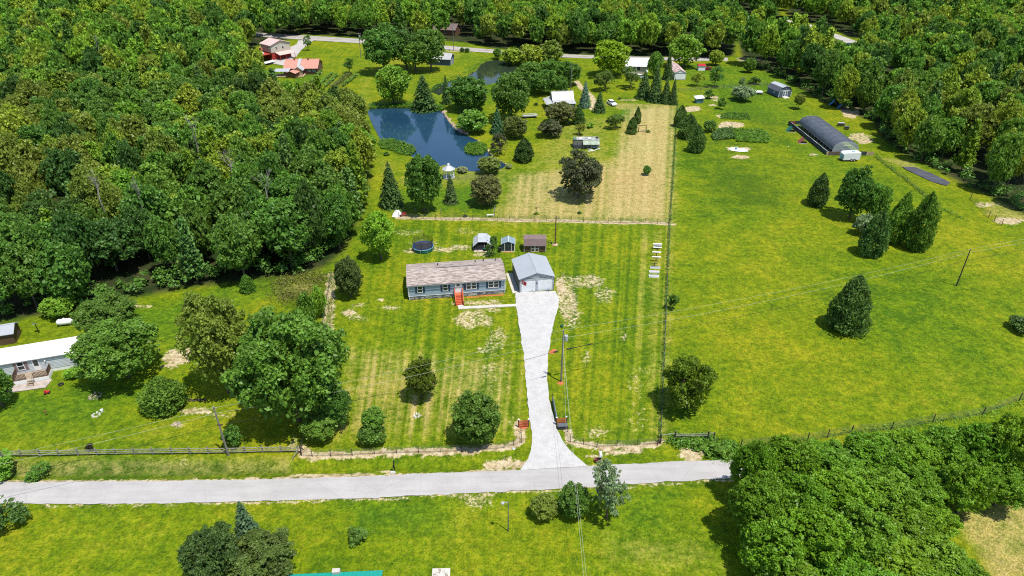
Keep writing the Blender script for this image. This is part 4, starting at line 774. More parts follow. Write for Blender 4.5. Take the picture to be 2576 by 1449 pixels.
# ---------------------------------------------------------------- building parts
def ring_mb(w, h, b, d):
    """frame of width w, height h, border b, depth d, standing at the origin and facing -y"""
    m = MB(); o = [(-w / 2, 0), (w / 2, 0), (w / 2, h), (-w / 2, h)]; i = [(-w / 2 + b, b), (w / 2 - b, b), (w / 2 - b, h - b), (-w / 2 + b, h - b)]
    m.v = [(x, -d, z) for x, z in o] + [(x, -d, z) for x, z in i] + [(x, 0, z) for x, z in o] + [(x, 0, z) for x, z in i]
    for k in range(4):
        n = (k + 1) % 4; m.f += [(k, n, 4 + n, 4 + k), (8 + n, 8 + k, 12 + k, 12 + n), (k, 8 + k, 8 + n, n), (4 + k, 4 + n, 12 + n, 12 + k)]
    return m
def window(parent, x, y, z, w, h, rz=0.0, frame='trim_white', pane='glass', sash=True, b=0.075, name='window'):
    f = ring_mb(w, h, b, 0.07).build(name, frame, parent); f.location = (x, y, z); f.rotation_euler = (0, 0, rz)
    MB().box(-w / 2 + b, w / 2 - b, -0.03, -0.012, b, h - b).build('pane', pane, f)
    if sash: MB().box(-w / 2 + b, w / 2 - b, -0.06, -0.031, h / 2 - .035, h / 2 + .035).build('sash', frame, f)
    return f
def shutter(parent, x, y, z, w, h, mat, rz=0.0):
    o = MB().box(-w / 2, w / 2, -0.045, 0, 0, h).build('shutter', mat, parent); o.location = (x, y, z); o.rotation_euler = (0, 0, rz); return o
def gable(t, x0, x1, y0, y1, h, rise, wall, roof, axis='x', oh=0.3, end=0.2, th=0.10, z0=0.0, cap=True, wallname='wall', ribs=0.0):
    """walls with gable ends and two roof panels; ridge runs along axis"""
    if axis == 'x':
        ym = (y0 + y1) / 2; sl = rise / (ym - y0)
        MB().prismx([(y0, z0), (y1, z0), (y1, h), (ym, h + rise), (y0, h)], x0, x1).build(wallname, wall, t)
        for s in (0, 1):
            ye = y0 - oh if s == 0 else y1 + oh; ze = h - oh * sl + th + .01; zr = h + rise + th + .01
            q = [(x0 - end, ye, ze), (x1 + end, ye, ze), (x1 + end, ym, zr), (x0 - end, ym, zr)]
            p = MB().slab(*(q if s == 0 else q[::-1]), th).build('roof_panel', roof, t)
            if ribs:
                n = int((x1 - x0 + 2 * end) / ribs)
                for k in range(1, n): xx = x0 - end + k * ribs; MB().hexa([(xx - .03, ye, ze + .003), (xx + .03, ye, ze + .003), (xx + .03, ym, zr + .003), (xx - .03, ym, zr + .003)], [(xx - .02, ye, ze + .05), (xx + .02, ye, ze + .05), (xx + .02, ym, zr + .05), (xx - .02, ym, zr + .05)]).build('seam', roof, p)
        if cap: MB().prismx([(ym - .16, h + rise + th - .02), (ym + .16, h + rise + th - .02), (ym, h + rise + th + .07)], x0 - end - .01, x1 + end + .01).build('ridge_cap', roof, t)
    else:
        xm = (x0 + x1) / 2; sl = rise / (xm - x0)
        MB().prismy([(x0, z0), (x1, z0), (x1, h), (xm, h + rise), (x0, h)], y0, y1).build(wallname, wall, t)
        for s in (0, 1):
            xe = x0 - oh if s == 0 else x1 + oh; ze = h - oh * sl + th + .01; zr = h + rise + th + .01
            q = [(xe, y0 - end, ze), (xm, y0 - end, zr), (xm, y1 + end, zr), (xe, y1 + end, ze)]
            p = MB().slab(*(q if s == 0 else q[::-1]), th).build('roof_panel', roof, t)
            if ribs:
                n = int((y1 - y0 + 2 * end) / ribs)
                for k in range(1, n): yy = y0 - end + k * ribs; MB().hexa([(xe, yy - .03, ze + .003), (xe, yy + .03, ze + .003), (xm, yy + .03, zr + .003), (xm, yy - .03, zr + .003)], [(xe, yy - .02, ze + .04), (xe, yy + .02, ze + .04), (xm, yy + .02, zr + .04), (xm, yy - .02, zr + .04)]).build('seam', roof, p)
        if cap: MB().prismy([(xm - .16, h + rise + th - .02), (xm + .16, h + rise + th - .02), (xm, h + rise + th + .07)], y0 - end - .01, y1 + end + .01).build('ridge_cap', roof, t)
def part(t, name, mat, *b): return MB().box(*b).build(name, mat, t)
def post(t, x, y, z0, z1, r=0.06, mat='weathered', name='post', n=6): return MB().tube([(x, y, z0), (x, y, z1)], r, n).build(name, mat, t)

# ---------------------------------------------------------------- blue ranch house
HR = R(8.0); L, W = 17.45, 7.5
t = thing('ranch_house', 'long blue grey ranch house with shingle roof and orange front steps', 'house', (-18.5, 103.9), HR)
MB().box(0.03, L - .03, 0.03, W - .03, 0, 0.78).build('stone_skirting', 'stone', t)
gable(t, 0.04, L - .04, 0.04, W - .04, 3.1, 0.98, 'siding_blue', 'shingle', 'x', 0.32, 0.22, 0.09, 0.78, False, 'wall')
m = MB().lap(0, L, 0.80, 3.0, 0.0, 0.19, 0.025); m.build('siding', 'siding_blue', t)
for x in (0.05, L - .05): part(t, 'corner_trim', 'trim_white', x - .09, x + .09, -.045, .05, .80, 3.0)
part(t, 'fascia', 'trim_white', -.24, L + .24, -.36, -.325, 2.90, 3.08); part(t, 'skirting_cap', 'trim_white', 0.0, L, -.05, .02, .755, .80); part(t, 'gutter', 'dark_grey', -.24, L + .24, -.42, -.365, 3.03, 3.10)
for x in (0.12, L - .12): MB().tube([(x, -.38, 3.03), (x, -.09, 2.8), (x, -.09, .1)], .045, 6).build('downspout', 'trim_white', t)
MB().prismx([(W / 2 - .12, 4.15), (W / 2 + .12, 4.15), (W / 2, 4.25)], L * .3, L * .72).build('ridge_vent', 'charcoal', t)
for x, y in ((5.6, 5.6), (12.6, 6.0), (14.2, 6.6), (16.4, 6.2)): z = 3.1 + (W - y) * .98 / (W / 2) + .08; MB().lathe([(.09, z), (.09, z + .3), (.12, z + .32), (.12, z + .38)], 8, x, y).build('roof_vent', 'charcoal', t)
for fx, n in ((.122, 1), (.380, 1), (.647, 2), (.878, 2)):
    for k in range(n):
        window(t, L * fx + (k - (n - 1) / 2) * 0.97, -.03, 1.42, 0.94, 1.45)
    hw = n * 0.485 + .2
    for s in (-1, 1): shutter(t, L * fx + s * hw, -.03, 1.40, .34, 1.48, 'navy')
dx = L * .512
d = part(t, 'door', 'trim_white', dx - .48, dx + .48, -.07, -.02, .92, 2.98); MB().box(dx - .27, dx + .27, -.10, -.071, 2.25, 2.75).build('pane', 'glass', d); MB().lathe([(.03, 0), (.045, .03), (.0, .08)], 6).build('handle', 'black', d).location = (dx + .38, -.1, 1.85)
for s in (-1, 1): part(t, 'door_trim', 'trim_white', dx + s * .55 - .06, dx + s * .55 + .06, -.075, -.02, .86, 3.0)
MB().lathe([(.04, 2.35), (.09, 2.40), (.09, 2.58), (.03, 2.66)], 8, dx + .95, -.14).build('porch_light', 'black', t)
part(t, 'porch_deck', 'orange_wood', dx - .75, dx + .75, -1.05, -.08, .80, .90)
for k in range(6): part(t, 'tread', 'orange_wood', dx - .62, dx + .62, -1.40 - k * .34, -1.07 - k * .34, .80 - (k + 1) * .125 - .05, .80 - (k + 1) * .125)
for k in range(6): part(t, 'riser', 'red_stain', dx - .60, dx + .60, -1.10 - k * .34, -1.07 - k * .34, .80 - (k + 1) * .125, .80 - k * .125 - .005)
for s in (-1, 1):
    x = dx + s * .70
    MB().hexa([(x - .04, -3.2, .0), (x + .04, -3.2, .0), (x + .04, -1.06, .62), (x - .04, -1.06, .62)], [(x - .04, -3.2, .22), (x + .04, -3.2, .22), (x + .04, -1.06, .86), (x - .04, -1.06, .86)]).build('stringer', 'red_stain', t)
    for y, z0, z1 in ((-3.1, 0, 1.0), (-2.1, .3, 1.35), (-1.0, .6, 1.8), (-.12, .8, 1.8)): part(t, 'rail_post', 'orange_wood', x - .05, x + .05, y - .05, y + .05, z0, z1)
    MB().hexa([(x - .07, -3.2, .98), (x + .07, -3.2, .98), (x + .07, -1.0, 1.78), (x - .07, -1.0, 1.78)], [(x - .07, -3.2, 1.04), (x + .07, -3.2, 1.04), (x + .07, -1.0, 1.84), (x - .07, -1.0, 1.84)]).build('handrail', 'orange_wood', t)
    part(t, 'handrail', 'orange_wood', x - .07, x + .07, -1.0, -.08, 1.785, 1.845)
    for k in range(7): y = -2.95 + k * .4; z = 1.0 + (y + 3.2) * .364; part(t, 'baluster', 'orange_wood', x - .02, x + .02, y - .02, y + .02, max(.1, z - .95), z - .02)

# ---------------------------------------------------------------- two-door garage
GR = R(10.0)
t = thing('garage', 'grey metal garage with two white roll-up doors and grey ridged roof', 'garage', (1.35, 106.45), GR); gw, gl2 = 6.4, 7.3
gable(t, 0, gw, 0.05, gl2, 2.9, 1.05, 'dark_grey', 'roof_grey', 'y', 0.16, 0.32, 0.07, 0.0, True, 'wall', 0.0)
# ribbed front of horizontal panels
prof = []
for k in range(13): prof += [(-.055, k * .235 + .03), (-.055, k * .235 + .19), (-.005, k * .235 + .205), (-.005, k * .235 + .235)]
def front_strip(x0, x1, z0, z1, clipgable=False):
    q = [(y, z) for y, z in prof if z0 <= z <= z1]; m = MB()
    for y, z in q: m.v += [(x0, y, z), (x1, y, z)]
    for k in range(len(q) - 1): m.f.append((2 * k, 2 * k + 1, 2 * k + 3, 2 * k + 2))
    return m
for x0, x1 in ((0, .34), (2.98, 3.42), (6.06, 6.4)): front_strip(x0, x1, 0, 2.35).build('front_panel', 'garage_grey', t)
front_strip(0, gw, 2.34, 2.9).build('front_panel', 'garage_grey', t)
for k in range(4):
    z = 2.92 + k * .235; hwid = (gw / 2) * (1 - (z + .19 - 2.9) / 1.1)
    if hwid > .3: part(t, 'gable_board', 'garage_grey', gw / 2 - hwid, gw / 2 + hwid, -.055, .045, z, z + .17)
for x0 in (.36, 3.44):
    d = part(t, 'garage_door', 'white_metal', x0, x0 + 2.6, -.03, .04, .02, 2.33)
    for k in range(9): MB().box(x0 + .03, x0 + 2.57, -.045, -.031, .06 + k * .25, .06 + k * .25 + .21).build('slat', 'white_metal', d)
for x in (0.0, gw): part(t, 'corner_trim', 'dark_grey', x - .05, x + .05, -.07, .02, 0, 2.88)
part(t, 'apron', 'concrete', -1.25, -.02, -.1, gl2, 0.02, .12)
part(t, 'lamp', 'black', 3.14, 3.26, -.12, -.06, 1.7, 1.95)
arc = MB(); ro, ri = 2.15, 1.88; A0 = [1.3 + k * .09 for k in range(7)]
for z in (0.0, .03):
    for rr in (ri, ro): arc.v += [(math.cos(a) * rr, math.sin(a) * rr - 1.9, z) for a in A0]
for k in range(6):
    a = k; arc.f += [(a + 14, a + 21, a + 22, a + 15), (a, a + 14, a + 15, a + 1), (a + 7, a + 8, a + 22, a + 21)]
o = arc.build('rubber_mat', 'dark_grey'); o.location = (*G(1378, 733), .16); o.rotation_euler = (0, 0, GR); tag(o, 'dark curved rubber mat lying before the right garage door', 'mat')
def cloth_mb(w, h, nx_=6, nz_=5, amp=.12, slant=0.25):
    m = MB()
    for j in range(nz_ + 1):
        for i in range(nx_ + 1): u, v = i / nx_, j / nz_; m.v.append((w * u + .0, amp * math.sin(u * 7 + v * 2) * u, -h * v - slant * u * w))
    for j in range(nz_):
        for i in range(nx_): a = j * (nx_ + 1) + i; m.f.append((a, a + nx_ + 1, a + nx_ + 2, a + 1))
    return m
def flag(name, label, loc, rz, mat, w, h, tilt=.5, mark=None, group=None):
    f = thing(name, label, 'flag', loc, rz, group); p = MB().tube([(0, 0, 0), (0, -1.0, .45)], .018, 5).build('pole', 'galv', f)
    c = cloth_mb(w, h).build('cloth', mat, f); c.location = (0, -.45, .2); c.rotation_euler = (0, 0, -1.1)
    if mark:
        for z in (-.30, -.55):
            mk_ = MB(); n = 12
            for k in range(n):
                a = 6.283 * k / n; mk_.v += [(.38 + .13 * math.cos(a), -.09, z + .13 * math.sin(a)), (.38 + .07 * math.cos(a), -.09, z + .07 * math.sin(a))]
            for k in range(n): a, b = 2 * k, 2 * ((k + 1) % n); mk_.f.append((a, b, b + 1, a + 1))
            mk_.build('numeral_loop', 'white_paint', c)
    return f
ca, sa = math.cos(GR), math.sin(GR)
def gpos(x, y, z): return (1.35 + x * ca - y * sa, 106.45 + x * sa + y * ca, z)
flag('flag', 'red flag with a white figure eight at the left garage corner', gpos(.15, -.1, 2.85), GR + .35, 'red_paint', .95, .85, mark=True)
flag('flag', 'white flag drooping under the garage gable peak', gpos(3.25, -.36, 3.75), GR - .2, 'white_paint', .95, .6); flag('flag', 'white flag furled at the right garage corner', gpos(6.2, -.36, 2.95), GR - .6, 'white_paint', .8, .3)

# ---------------------------------------------------------------- sheds behind
t = thing('storage_shed', 'brown gambrel shed with metal roof and cream trimmed double doors', 'shed', (2.45, 122.2), R(0)); w, dp = 4.35, 2.9
MB().prismx([(0, .12), (dp, .12), (dp, 1.75), (dp - .55, 2.75), (dp / 2, 3.2), (.55, 2.75), (0, 1.75)], 0, w).build('wall', 'brown_shed', t)
for q in ([(-.22, 1.55), (.5, 2.80)], [(.5, 2.80), (dp / 2, 3.27)]):
    for s in (0, 1):
        (ya, za), (yb, zb) = q
        if s: ya, yb = dp - ya, dp - yb
        c4 = [(-.12, ya, za), (w + .12, ya, za), (w + .12, yb, zb), (-.12, yb, zb)]
        p = MB().slab(*(c4 if not s else c4[::-1]), .05).build('roof_panel', 'brown_roof', t)
        if not s:
            for k in range(1, 18): x = -.12 + k * .25; MB().hexa([(x - .02, ya, za + .003), (x + .02, ya, za + .003), (x + .02, yb, zb + .003), (x - .02, yb, zb + .003)], [(x - .01, ya, za + .03), (x + .01, ya, za + .03), (x + .01, yb, zb + .03), (x - .01, yb, zb + .03)]).build('seam', 'brown_roof', p)
for s in (-1, 1):
    d = ring_mb(.82, 1.5, .1, .06).build('door', 'cream_trim', t); d.location = (w / 2 + s * .42, -.01, .15); MB().box(-.31, .31, -.04, -.01, .1, 1.4).build('door_panel', 'wood_dark', d); MB().box(-.31, .31, -.06, -.041, .7, .8).build('rail', 'cream_trim', d)
for x in (0, w): part(t, 'corner_trim', 'cream_trim', x - .05, x + .05, -.03, .05, .12, 1.75)
part(t, 'skid', 'wood_dark', .02, w - .02, .05, dp - .05, 0, .118); MB().lathe([(.03, 1.72), (.06, 1.76), (.05, 1.84)], 8, w / 2, -.1).build('lamp', 'white_metal', t)
t = thing('storage_shed', 'small dark green shed with pale blue grey roof', 'shed', (-2.1, 122.5), 0); w, dp = 2.65, 2.6
part(t, 'floor', 'cream_trim', -.02, w + .02, -.04, dp, 0.0, .14); gable(t, 0.05, w - .05, 0.02, dp - .05, 1.75, .48, 'shed_green', 'roof_bluegrey', 'y', .12, .1, .05, .14, False)
for x0, x1 in ((-.1, .0), (w, w + .1)): part(t, 'roof_trim', 'cream_trim', x0 - .02, x1 + .02, -.12, dp + .06, 1.66, 1.76)
MB().prismy([(w / 2 - .07, 2.30), (w / 2 + .07, 2.30), (w / 2, 2.36)], -.11, dp + .06).build('ridge_cap', 'white_metal', t)
for x in (.62, 1.98): part(t, 'door_trim', 'cream_trim', x - .06, x + .06, -.03, .018, .14, 1.9)
d = part(t, 'door', 'shed_green', .69, 1.91, -.015, .016, .16, 1.85); MB().lathe([(.03, 0), (.05, .04), (0, .06)], 6).build('handle', 'white_metal', d).location = (w / 2, -.06, 1.25)
t = thing('wheelie_bin', 'black bin standing left of the small green shed', 'bin', G(1256, 634)); MB().hexa([(-.25, -.25, 0), (.25, -.25, 0), (.25, .25, 0), (-.25, .25, 0)], [(-.3, -.3, .95), (.3, -.3, .95), (.3, .3, .95), (-.3, .3, .95)]).build('body', 'black', t); part(t, 'lid', 'charcoal', -.32, .32, -.32, .34, .955, 1.03)
t = thing('lean_to', 'open grey roofed lean-to with sloping side wings', 'shelter', (-7.6, 122.7), 0); w, dp = 3.6, 2.9
MB().slab((.7, -.1, 2.15), (2.5, -.1, 2.15), (2.5, dp, 2.65), (.7, dp, 2.65), .07).build('roof_panel', 'galv', t)
MB().slab((-.35, -.1, 1.05), (.66, -.1, 2.0), (.66, dp, 2.5), (-.35, dp, 1.55), .06).build('roof_wing', 'garage_grey', t); MB().slab((2.54, -.1, 2.0), (3.55, -.1, 1.05), (3.55, dp, 1.55), (2.54, dp, 2.5), .06).build('roof_wing', 'garage_grey', t)
for x, h in ((-.2, 1.05), (.68, 1.95), (2.52, 1.95), (3.4, 1.05)):
    for y in (.1, dp - .2): post(t, x, y, 0, h + (y > 1) * .45, .05, 'wood_dark')
part(t, 'back_wall', 'board_dark', -.2, 3.4, dp - .12, dp - .05, 0, 1.5); part(t, 'side_wall', 'board_dark', -.25, -.2, .05, dp - .15, 0, 1.0); part(t, 'ground_slab', 'concrete_pink', -.1, 3.3, -.4, dp - .2, .01, .08)
t = thing('utility_cart', 'green yard cart parked at the lean-to opening', 'cart', G(1222, 631) + (.08,), .2); MB().hexa([(-.45, -.3, .3), (.45, -.3, .3), (.45, .3, .3), (-.45, .3, .3)], [(-.5, -.36, .55), (.5, -.36, .55), (.5, .36, .55), (-.5, .36, .55)]).build('tray', 'tramp_green', t)
for x in (-.32, .32):
    for y in (-.33, .33): o = MB().tube([(0, -.05, 0), (0, .05, 0)], .17, 10).build('wheel', 'tire', t); o.location = (x, y, .17)
# trampoline
c = G(1063, 633); t = thing('trampoline', 'round trampoline with green skirt, blue pad and dark safety net', 'trampoline', (c[0], c[1] + 1.0)); Rt = 2.12
MB().lathe([(Rt + .02, .72), (Rt + .05, .78), (Rt + .02, .86), (Rt - .02, .86)], 28).build('rim', 'tramp_rim', t)
rg = MB()
for k in range(28):
    a = 6.283 * k / 28; rg.v += [(math.cos(a) * (Rt - .02), math.sin(a) * (Rt - .02), .885), (math.cos(a) * 1.74, math.sin(a) * 1.74, .875)]
for k in range(28): a, b = 2 * k, 2 * ((k + 1) % 28); rg.f.append((a, b, b + 1, a + 1))
rg.build('safety_pad', 'tramp_blue', t); MB().lathe([(1.74, .862), (1.74, .872)], 28).build('jumping_mat', 'tramp_mat', t)
sk = MB()
for k in range(28):
    a = 6.283 * k / 28; sk.v += [(math.cos(a) * Rt, math.sin(a) * Rt, .74), (math.cos(a) * (Rt + .03), math.sin(a) * (Rt + .03), .06)]
for k in range(28): a, b = 2 * k, 2 * ((k + 1) % 28); sk.f.append((a, a + 1, b + 1, b))
sk.build('skirt', 'tramp_green', t)
for k in range(10): a = 6.283 * (k + .3) / 10; MB().tube([(math.cos(a) * (Rt + .07), math.sin(a) * (Rt + .07), 0), (math.cos(a) * (Rt + .07), math.sin(a) * (Rt + .07), .8)], .03, 5).build('leg', 'galv', t)
nt = MB(); NP = 6; tp = []
for k in range(NP):
    a = 6.283 * (k + .5) / NP; x, y = math.cos(a) * (Rt + .02), math.sin(a) * (Rt + .02); MB().tube([(x, y, .3), (x, y, 2.65)], .04, 6).build('net_pole', 'charcoal', t); tp.append(a)
for k in range(NP):
    for j in range(7):
        f = j / 6; a = 6.283 * (k + .5 + f) / NP; rr = Rt * (1 - .05 * math.sin(f * math.pi)); z1 = 2.62 - .45 * math.sin(f * math.pi)
        nt.v += [(math.cos(a) * rr * .97, math.sin(a) * rr * .97, .88), (math.cos(a) * rr, math.sin(a) * rr, z1)]
for k in range(NP):
    for j in range(6): a = (k * 7 + j) * 2; nt.f.append((a, a + 2, a + 3, a + 1))
nt.build('safety_net', 'net', t)
# T-shaped stands and low planters in the right lawn
S0, S1 = G(1651, 622), G(1645, 698); da = ang(S0, S1)
zs = [(1652, 625, 'T-stand farthest from the road with a broad white tray'), (1652, 634, 'second white topped T-stand from the back of the row'), (1650, 646, 'third white topped T-stand from the back of the row'), (1649, 658, 'fourth white topped T-stand from the back of the row')]
for i, (x, y, l) in enumerate(zs):
    p = G(x, y); t = thing('garden_stand', l, 'stand', p, R(-6), 'T-stands in the right lawn'); post(t, 0, 0, 0, 1.0, .06, 'wood_dark'); part(t, 'crossbar', 'white_paint', -.85, .85, -.16, .16, 1.03, 1.11); part(t, 'underbar', 'wood_dark', -.7, .7, -.06, .06, .93, 1.025)
    for s in (-1, 1): MB().tube([(0, 0, .5), (s * .55, 0, .93)], .03, 5).build('brace', 'wood_dark', t)
    if i == 0: MB().hexa([(-.5, -.5, .6), (.5, -.5, .6), (.6, -.2, .6), (-.6, -.2, .6)], [(-.8, -.6, 1.0), (.8, -.6, 1.0), (.8, -.2, 1.0), (-.8, -.2, 1.0)]).build('tray', 'light_metal', t)
p = G(1645, 670); t = thing('garden_stand', 'bare dark stand post between the white T-stands and planters', 'stand', p, 0, 'T-stands in the right lawn'); post(t, 0, 0, 0, .8, .07, 'wood_dark'); part(t, 'crossbar', 'wood_dark', -.6, .5, -.05, .05, .55, .63)
for s in (-1, 1): MB().tube([(0, 0, .5), (s * .5, 0, 0)], .03, 5).build('brace', 'wood_dark', t)
for i, (x, y, l) in enumerate([(1647, 675, 'white planter trough nearest the T-stands'), (1645, 686, 'middle white planter trough of three'), (1644, 697, 'white planter trough at the road end of the row')]):
    t = thing('planter_trough', l, 'planter', G(x, y), R(-4), 'white planter troughs in the right lawn')
    for s, (a, b) in zip((0, 1), ((-.27, -.22), (.22, .27))): part(t, 'long_side', 'white_paint', -.95, .95, a, b, 0, .34)
    for a, b in ((-.95, -.9), (.9, .95)): part(t, 'end', 'white_paint', a, b, -.218, .218, 0, .34)
    part(t, 'soil', 'purple_plastic' if i else 'charcoal', -.898, .898, -.218, .218, 0, .28)

# ---------------------------------------------------------------- poles and wires
def pole(label, xy, h, mat='wood_pole', r=.15, name='utility_pole', lean=(0, 0)):
    t = thing(name, label, 'utility pole', xy); MB().tube([(0, 0, -.2), (lean[0], lean[1], h)], r, 9, r * .66).build('shaft', mat, t); return t
PM, PL, PR = G(1411, 960), G(575, 1146), G(2405, 719); hM, hL, hR = 9.35, 8.3, 7.6
t = pole('grey wooden utility pole with transformer beside the gravel drive', PM, hM)
tr = MB().lathe([(.0, 7.55), (.26, 7.6), (.28, 7.7), (.28, 8.45), (.24, 8.52), (.05, 8.56)], 14, .42, -.05).build('transformer', 'light_metal', t); MB().lathe([(.05, 8.5), (.07, 8.6), (.03, 8.75)], 8, .5, -.05).build('bushing', 'galv', tr); MB().tube([(.14, 0, 8.1), (.3, -.04, 8.1)], .05, 5).build('bracket', 'galv', t); MB().tube([(.6, -.05, 8.2), (.85, -.1, 8.25)], .03, 5).build('lightning_arrester', 'galv', t)
MB().tube([(-.22, 0, hM - .1), (.22, 0, hM - .1)], .035, 6).build('pin_bracket', 'galv', t); MB().lathe([(.05, hM), (.07, hM + .08), (.03, hM + .2)], 8).build('insulator', 'light_metal', t)
def sag(a, b, s, n=18): return [tuple(Vector(a).lerp(Vector(b), k / n) - Vector((0, 0, 4 * s * (k / n) * (1 - k / n)))) for k in range(n + 1)]
def wire(name, label, a, b, s, r, mat, group=None):
    o = MB().tube(sag(a, b, s), r, 5).build(name, mat); return tag(o, label, 'wire', group)
PLL = (PL[0] - 44.6, PL[1] - 15.5); PRR = (PR[0] + 75, PR[1] + 28)
t = pole('weathered roadside utility pole at the split rail fence', PL, hL, lean=(-.15, .05)); MB().tube([(-.45, 0, hL - .15), (.25, 0, hL - .15)], .05, 6).build('crossarm', 'weathered', t); MB().lathe([(.05, hL), (.07, hL + .08), (.03, hL + .18)], 8, -.1).build('insulator', 'light_metal', t); MB().box(-.3, .35, -.08, .08, 5.3, 5.45).build('cable_bracket', 'wood_dark', t)
t = pole('dark slim utility pole standing in the right pasture', PR, hR, 'wood_dark', .13); MB().lathe([(.05, hR), (.06, hR + .1), (.03, hR + .18)], 8).build('insulator', 'galv', t)
for nm, l, zl, zm, zr, sg, r, mt_ in (('power_wire', 'upper power wire', 8.2, 9.45, 7.7, .7, .009, 'alu_wire'), ('power_wire', 'lower power wire', 7.3, 8.0, 7.0, .9, .011, 'alu_wire'), ('phone_cable', 'black phone cable', 5.4, 6.0, 5.4, 1.0, .022, 'cable_black')):
    wire(nm, l + ' running left out of the picture from the roadside pole', (PL[0], PL[1], zl), (*PLL, zl), sg, r, mt_); wire(nm, l + ' from the roadside pole to the driveway pole', (PL[0], PL[1], zl), (*PM, zm), sg, r, mt_)
    wire(nm, l + ' from the driveway pole across the right pasture', (*PM, zm), (*PR, zr), sg * 1.3, r, mt_); wire(nm, l + ' running right out of the picture from the pasture pole', (*PR, zr), (*PRR, zr), sg, r, mt_)
d = Vector((PR[0] - PM[0], PR[1] - PM[1], 0)).normalized()
for k, (s, l) in enumerate(((1.1, 'black splice case on the cable just right of the driveway pole'), (-1.1, 'black splice case on the cable just left of the driveway pole'))):
    o = MB().lathe([(.05, -.4), (.12, -.32), (.12, .32), (.05, .4)], 8).build('splice_case', 'black'); o.rotation_euler = (0, R(90), math.atan2(d.y, d.x)); o.location = (PM[0] + d.x * s, PM[1] + d.y * s, 5.95 - .1); tag(o, l, 'cable box')
o = MB().tube([(0, 0, 0), (1.6, 0, -.02), (3.6, 0, .02), (4.0, .12, .02), (4.3, 0, .02), (4.0, -.12, .0), (3.6, 0, .0)], .045, 6).build('cable_loop', 'cable_black'); o.location = (PM[0] + .6 * d.x, PM[1] + .6 * d.y, 5.78); o.rotation_euler = (0, 0, math.atan2(d.y, d.x)); tag(o, 'spare loop of black cable strung right of the driveway pole', 'cable')
E1 = G(1466, 1452, 4.0); E2 = G(1474, 1452, 4.0)
wire('service_wire', 'left of two service wires from the driveway pole to the bottom edge', (*PM, 7.2), (E1[0], E1[1] - 6, 4.2), .35, .010, 'alu_wire'); wire('service_wire', 'right of two service wires from the driveway pole to the bottom edge', (PM[0] + .1, PM[1], 6.0), (E2[0], E2[1] - 6, 4.2), .35, .010, 'alu_wire')
GA = G(1424, 1100); wire('guy_wire', 'guy wire anchoring the driveway pole to the ground', (PM[0], PM[1], 8.6), (GA[0], GA[1], .1), 0, .010, 'galv')
p = G(1396, 615); t = pole('reddish brown bare pole behind the brown shed', p, 6.5, 'pole_brown', .14); MB().tube([(-.1, 0, 6.35), (.25, 0, 6.4)], .04, 5).build('pole_top_bracket', 'galv', t)
MB().lathe([(.62, .02), (.5, .1), (.2, .14)], 12).build('clay_mound', 'tan_board', t)
t = thing('plant_hook', 'black shepherd hook with feeder beside the reddish pole', 'hook', G(1378, 628)); MB().tube([(0, 0, 0), (0, 0, 1.9), (.15, 0, 2.15), (.45, 0, 2.1), (.6, 0, 1.85)], .04, 6).build('hook', 'black', t); MB().lathe([(.05, 1.3), (.16, 1.4), (.16, 1.7), (.03, 1.85)], 8, .6).build('feeder', 'charcoal', t)
wire('service_wire', 'thin service wire from the reddish pole to the brown shed', (p[0], p[1], 6.3), (5.0, 123.6, 3.2), .2, .012, 'cable_black')
# street light in the meadow
p = G(1278, 1336); t = thing('street_light', 'slim lamp post with white head in the meadow below the road', 'street light', p); MB().tube([(0, 0, 0), (0, 0, 4.95)], .07, 7, .05).build('shaft', 'dark_grey', t); MB().tube([(0, 0, 4.7), (-.3, 0, 4.85), (-.55, 0, 4.8)], .035, 6).build('arm', 'galv', t); MB().lathe([(.0, 4.58), (.2, 4.62), (.21, 4.7), (.12, 4.84), (.03, 4.86)], 12, -.62).build('lamp_head', 'light_metal', t)
# ---------------------------------------------------------------- fences
def wire_fence(name, label, pts, h=1.15, wires=4, r=.035, mat='wood_dark', mesh=True):
    """posts at measured points, strands between, fine mesh panels"""
    a = pts[0]; t = thing(name, label, 'fence', a); P = [(x - a[0], y - a[1]) for x, y in pts]
    pm = MB().tube([(0, 0, -.1), (0, 0, h)], r, 6).mesh('post', mat)
    for x, y in P: put(pm, 'post', t, (x, y, 0), (rng.uniform(-.03, .03), rng.uniform(-.03, .03), 0), (1, 1, rng.uniform(.95, 1.06)))
    for k in range(wires): z = .2 + (h - .28) * k / max(1, wires - 1); MB().tube([(x, y, z) for x, y in P], .010, 4).build('strand', 'wire', t)
    if mesh:
        m = MB()
        for x, y in P: m.v += [(x, y, .1), (x, y, h - .1)]
        for k in range(len(P) - 1): m.f.append((2 * k, 2 * k + 2, 2 * k + 3, 2 * k + 1))
        m.build('wire_mesh', 'wire_mesh', t)
    return t
def lerp_px(a, b, n): return [G(a[0] + (b[0] - a[0]) * k / (n - 1), a[1] + (b[1] - a[1]) * k / (n - 1)) for k in range(n)]
def r3(off, *pts): return [G(off[0] + x * .33285, off[1] + y * .33285) for x, y in pts]
wire_fence('wire_fence', 'front wire fence with dark posts along the worn soil strip left of the drive', r3((643.75, 966.5), (345, 540), (425, 545), (565, 543), (728, 538), (896, 530), (1062, 524), (1228, 518), (1392, 514), (1553, 507), (1715, 500), (1874, 486)) + r3((1287.5, 966.5), (12, 465), (75, 448), (68, 368)), 1.2, r=.045)
wire_fence('wire_fence', 'front wire fence with dark posts along the worn soil strip right of the drive', r3((1287.5, 966.5), (420, 360), (440, 437), (540, 455), (640, 476), (792, 468), (945, 463), (1103, 455)), 1.15, r=.045)
wire_fence('wire_fence', 'back wire fence with thin posts along the pale strip behind the sheds', lerp_px((1003, 550), (1684, 563), 23), 1.25, r=.04)
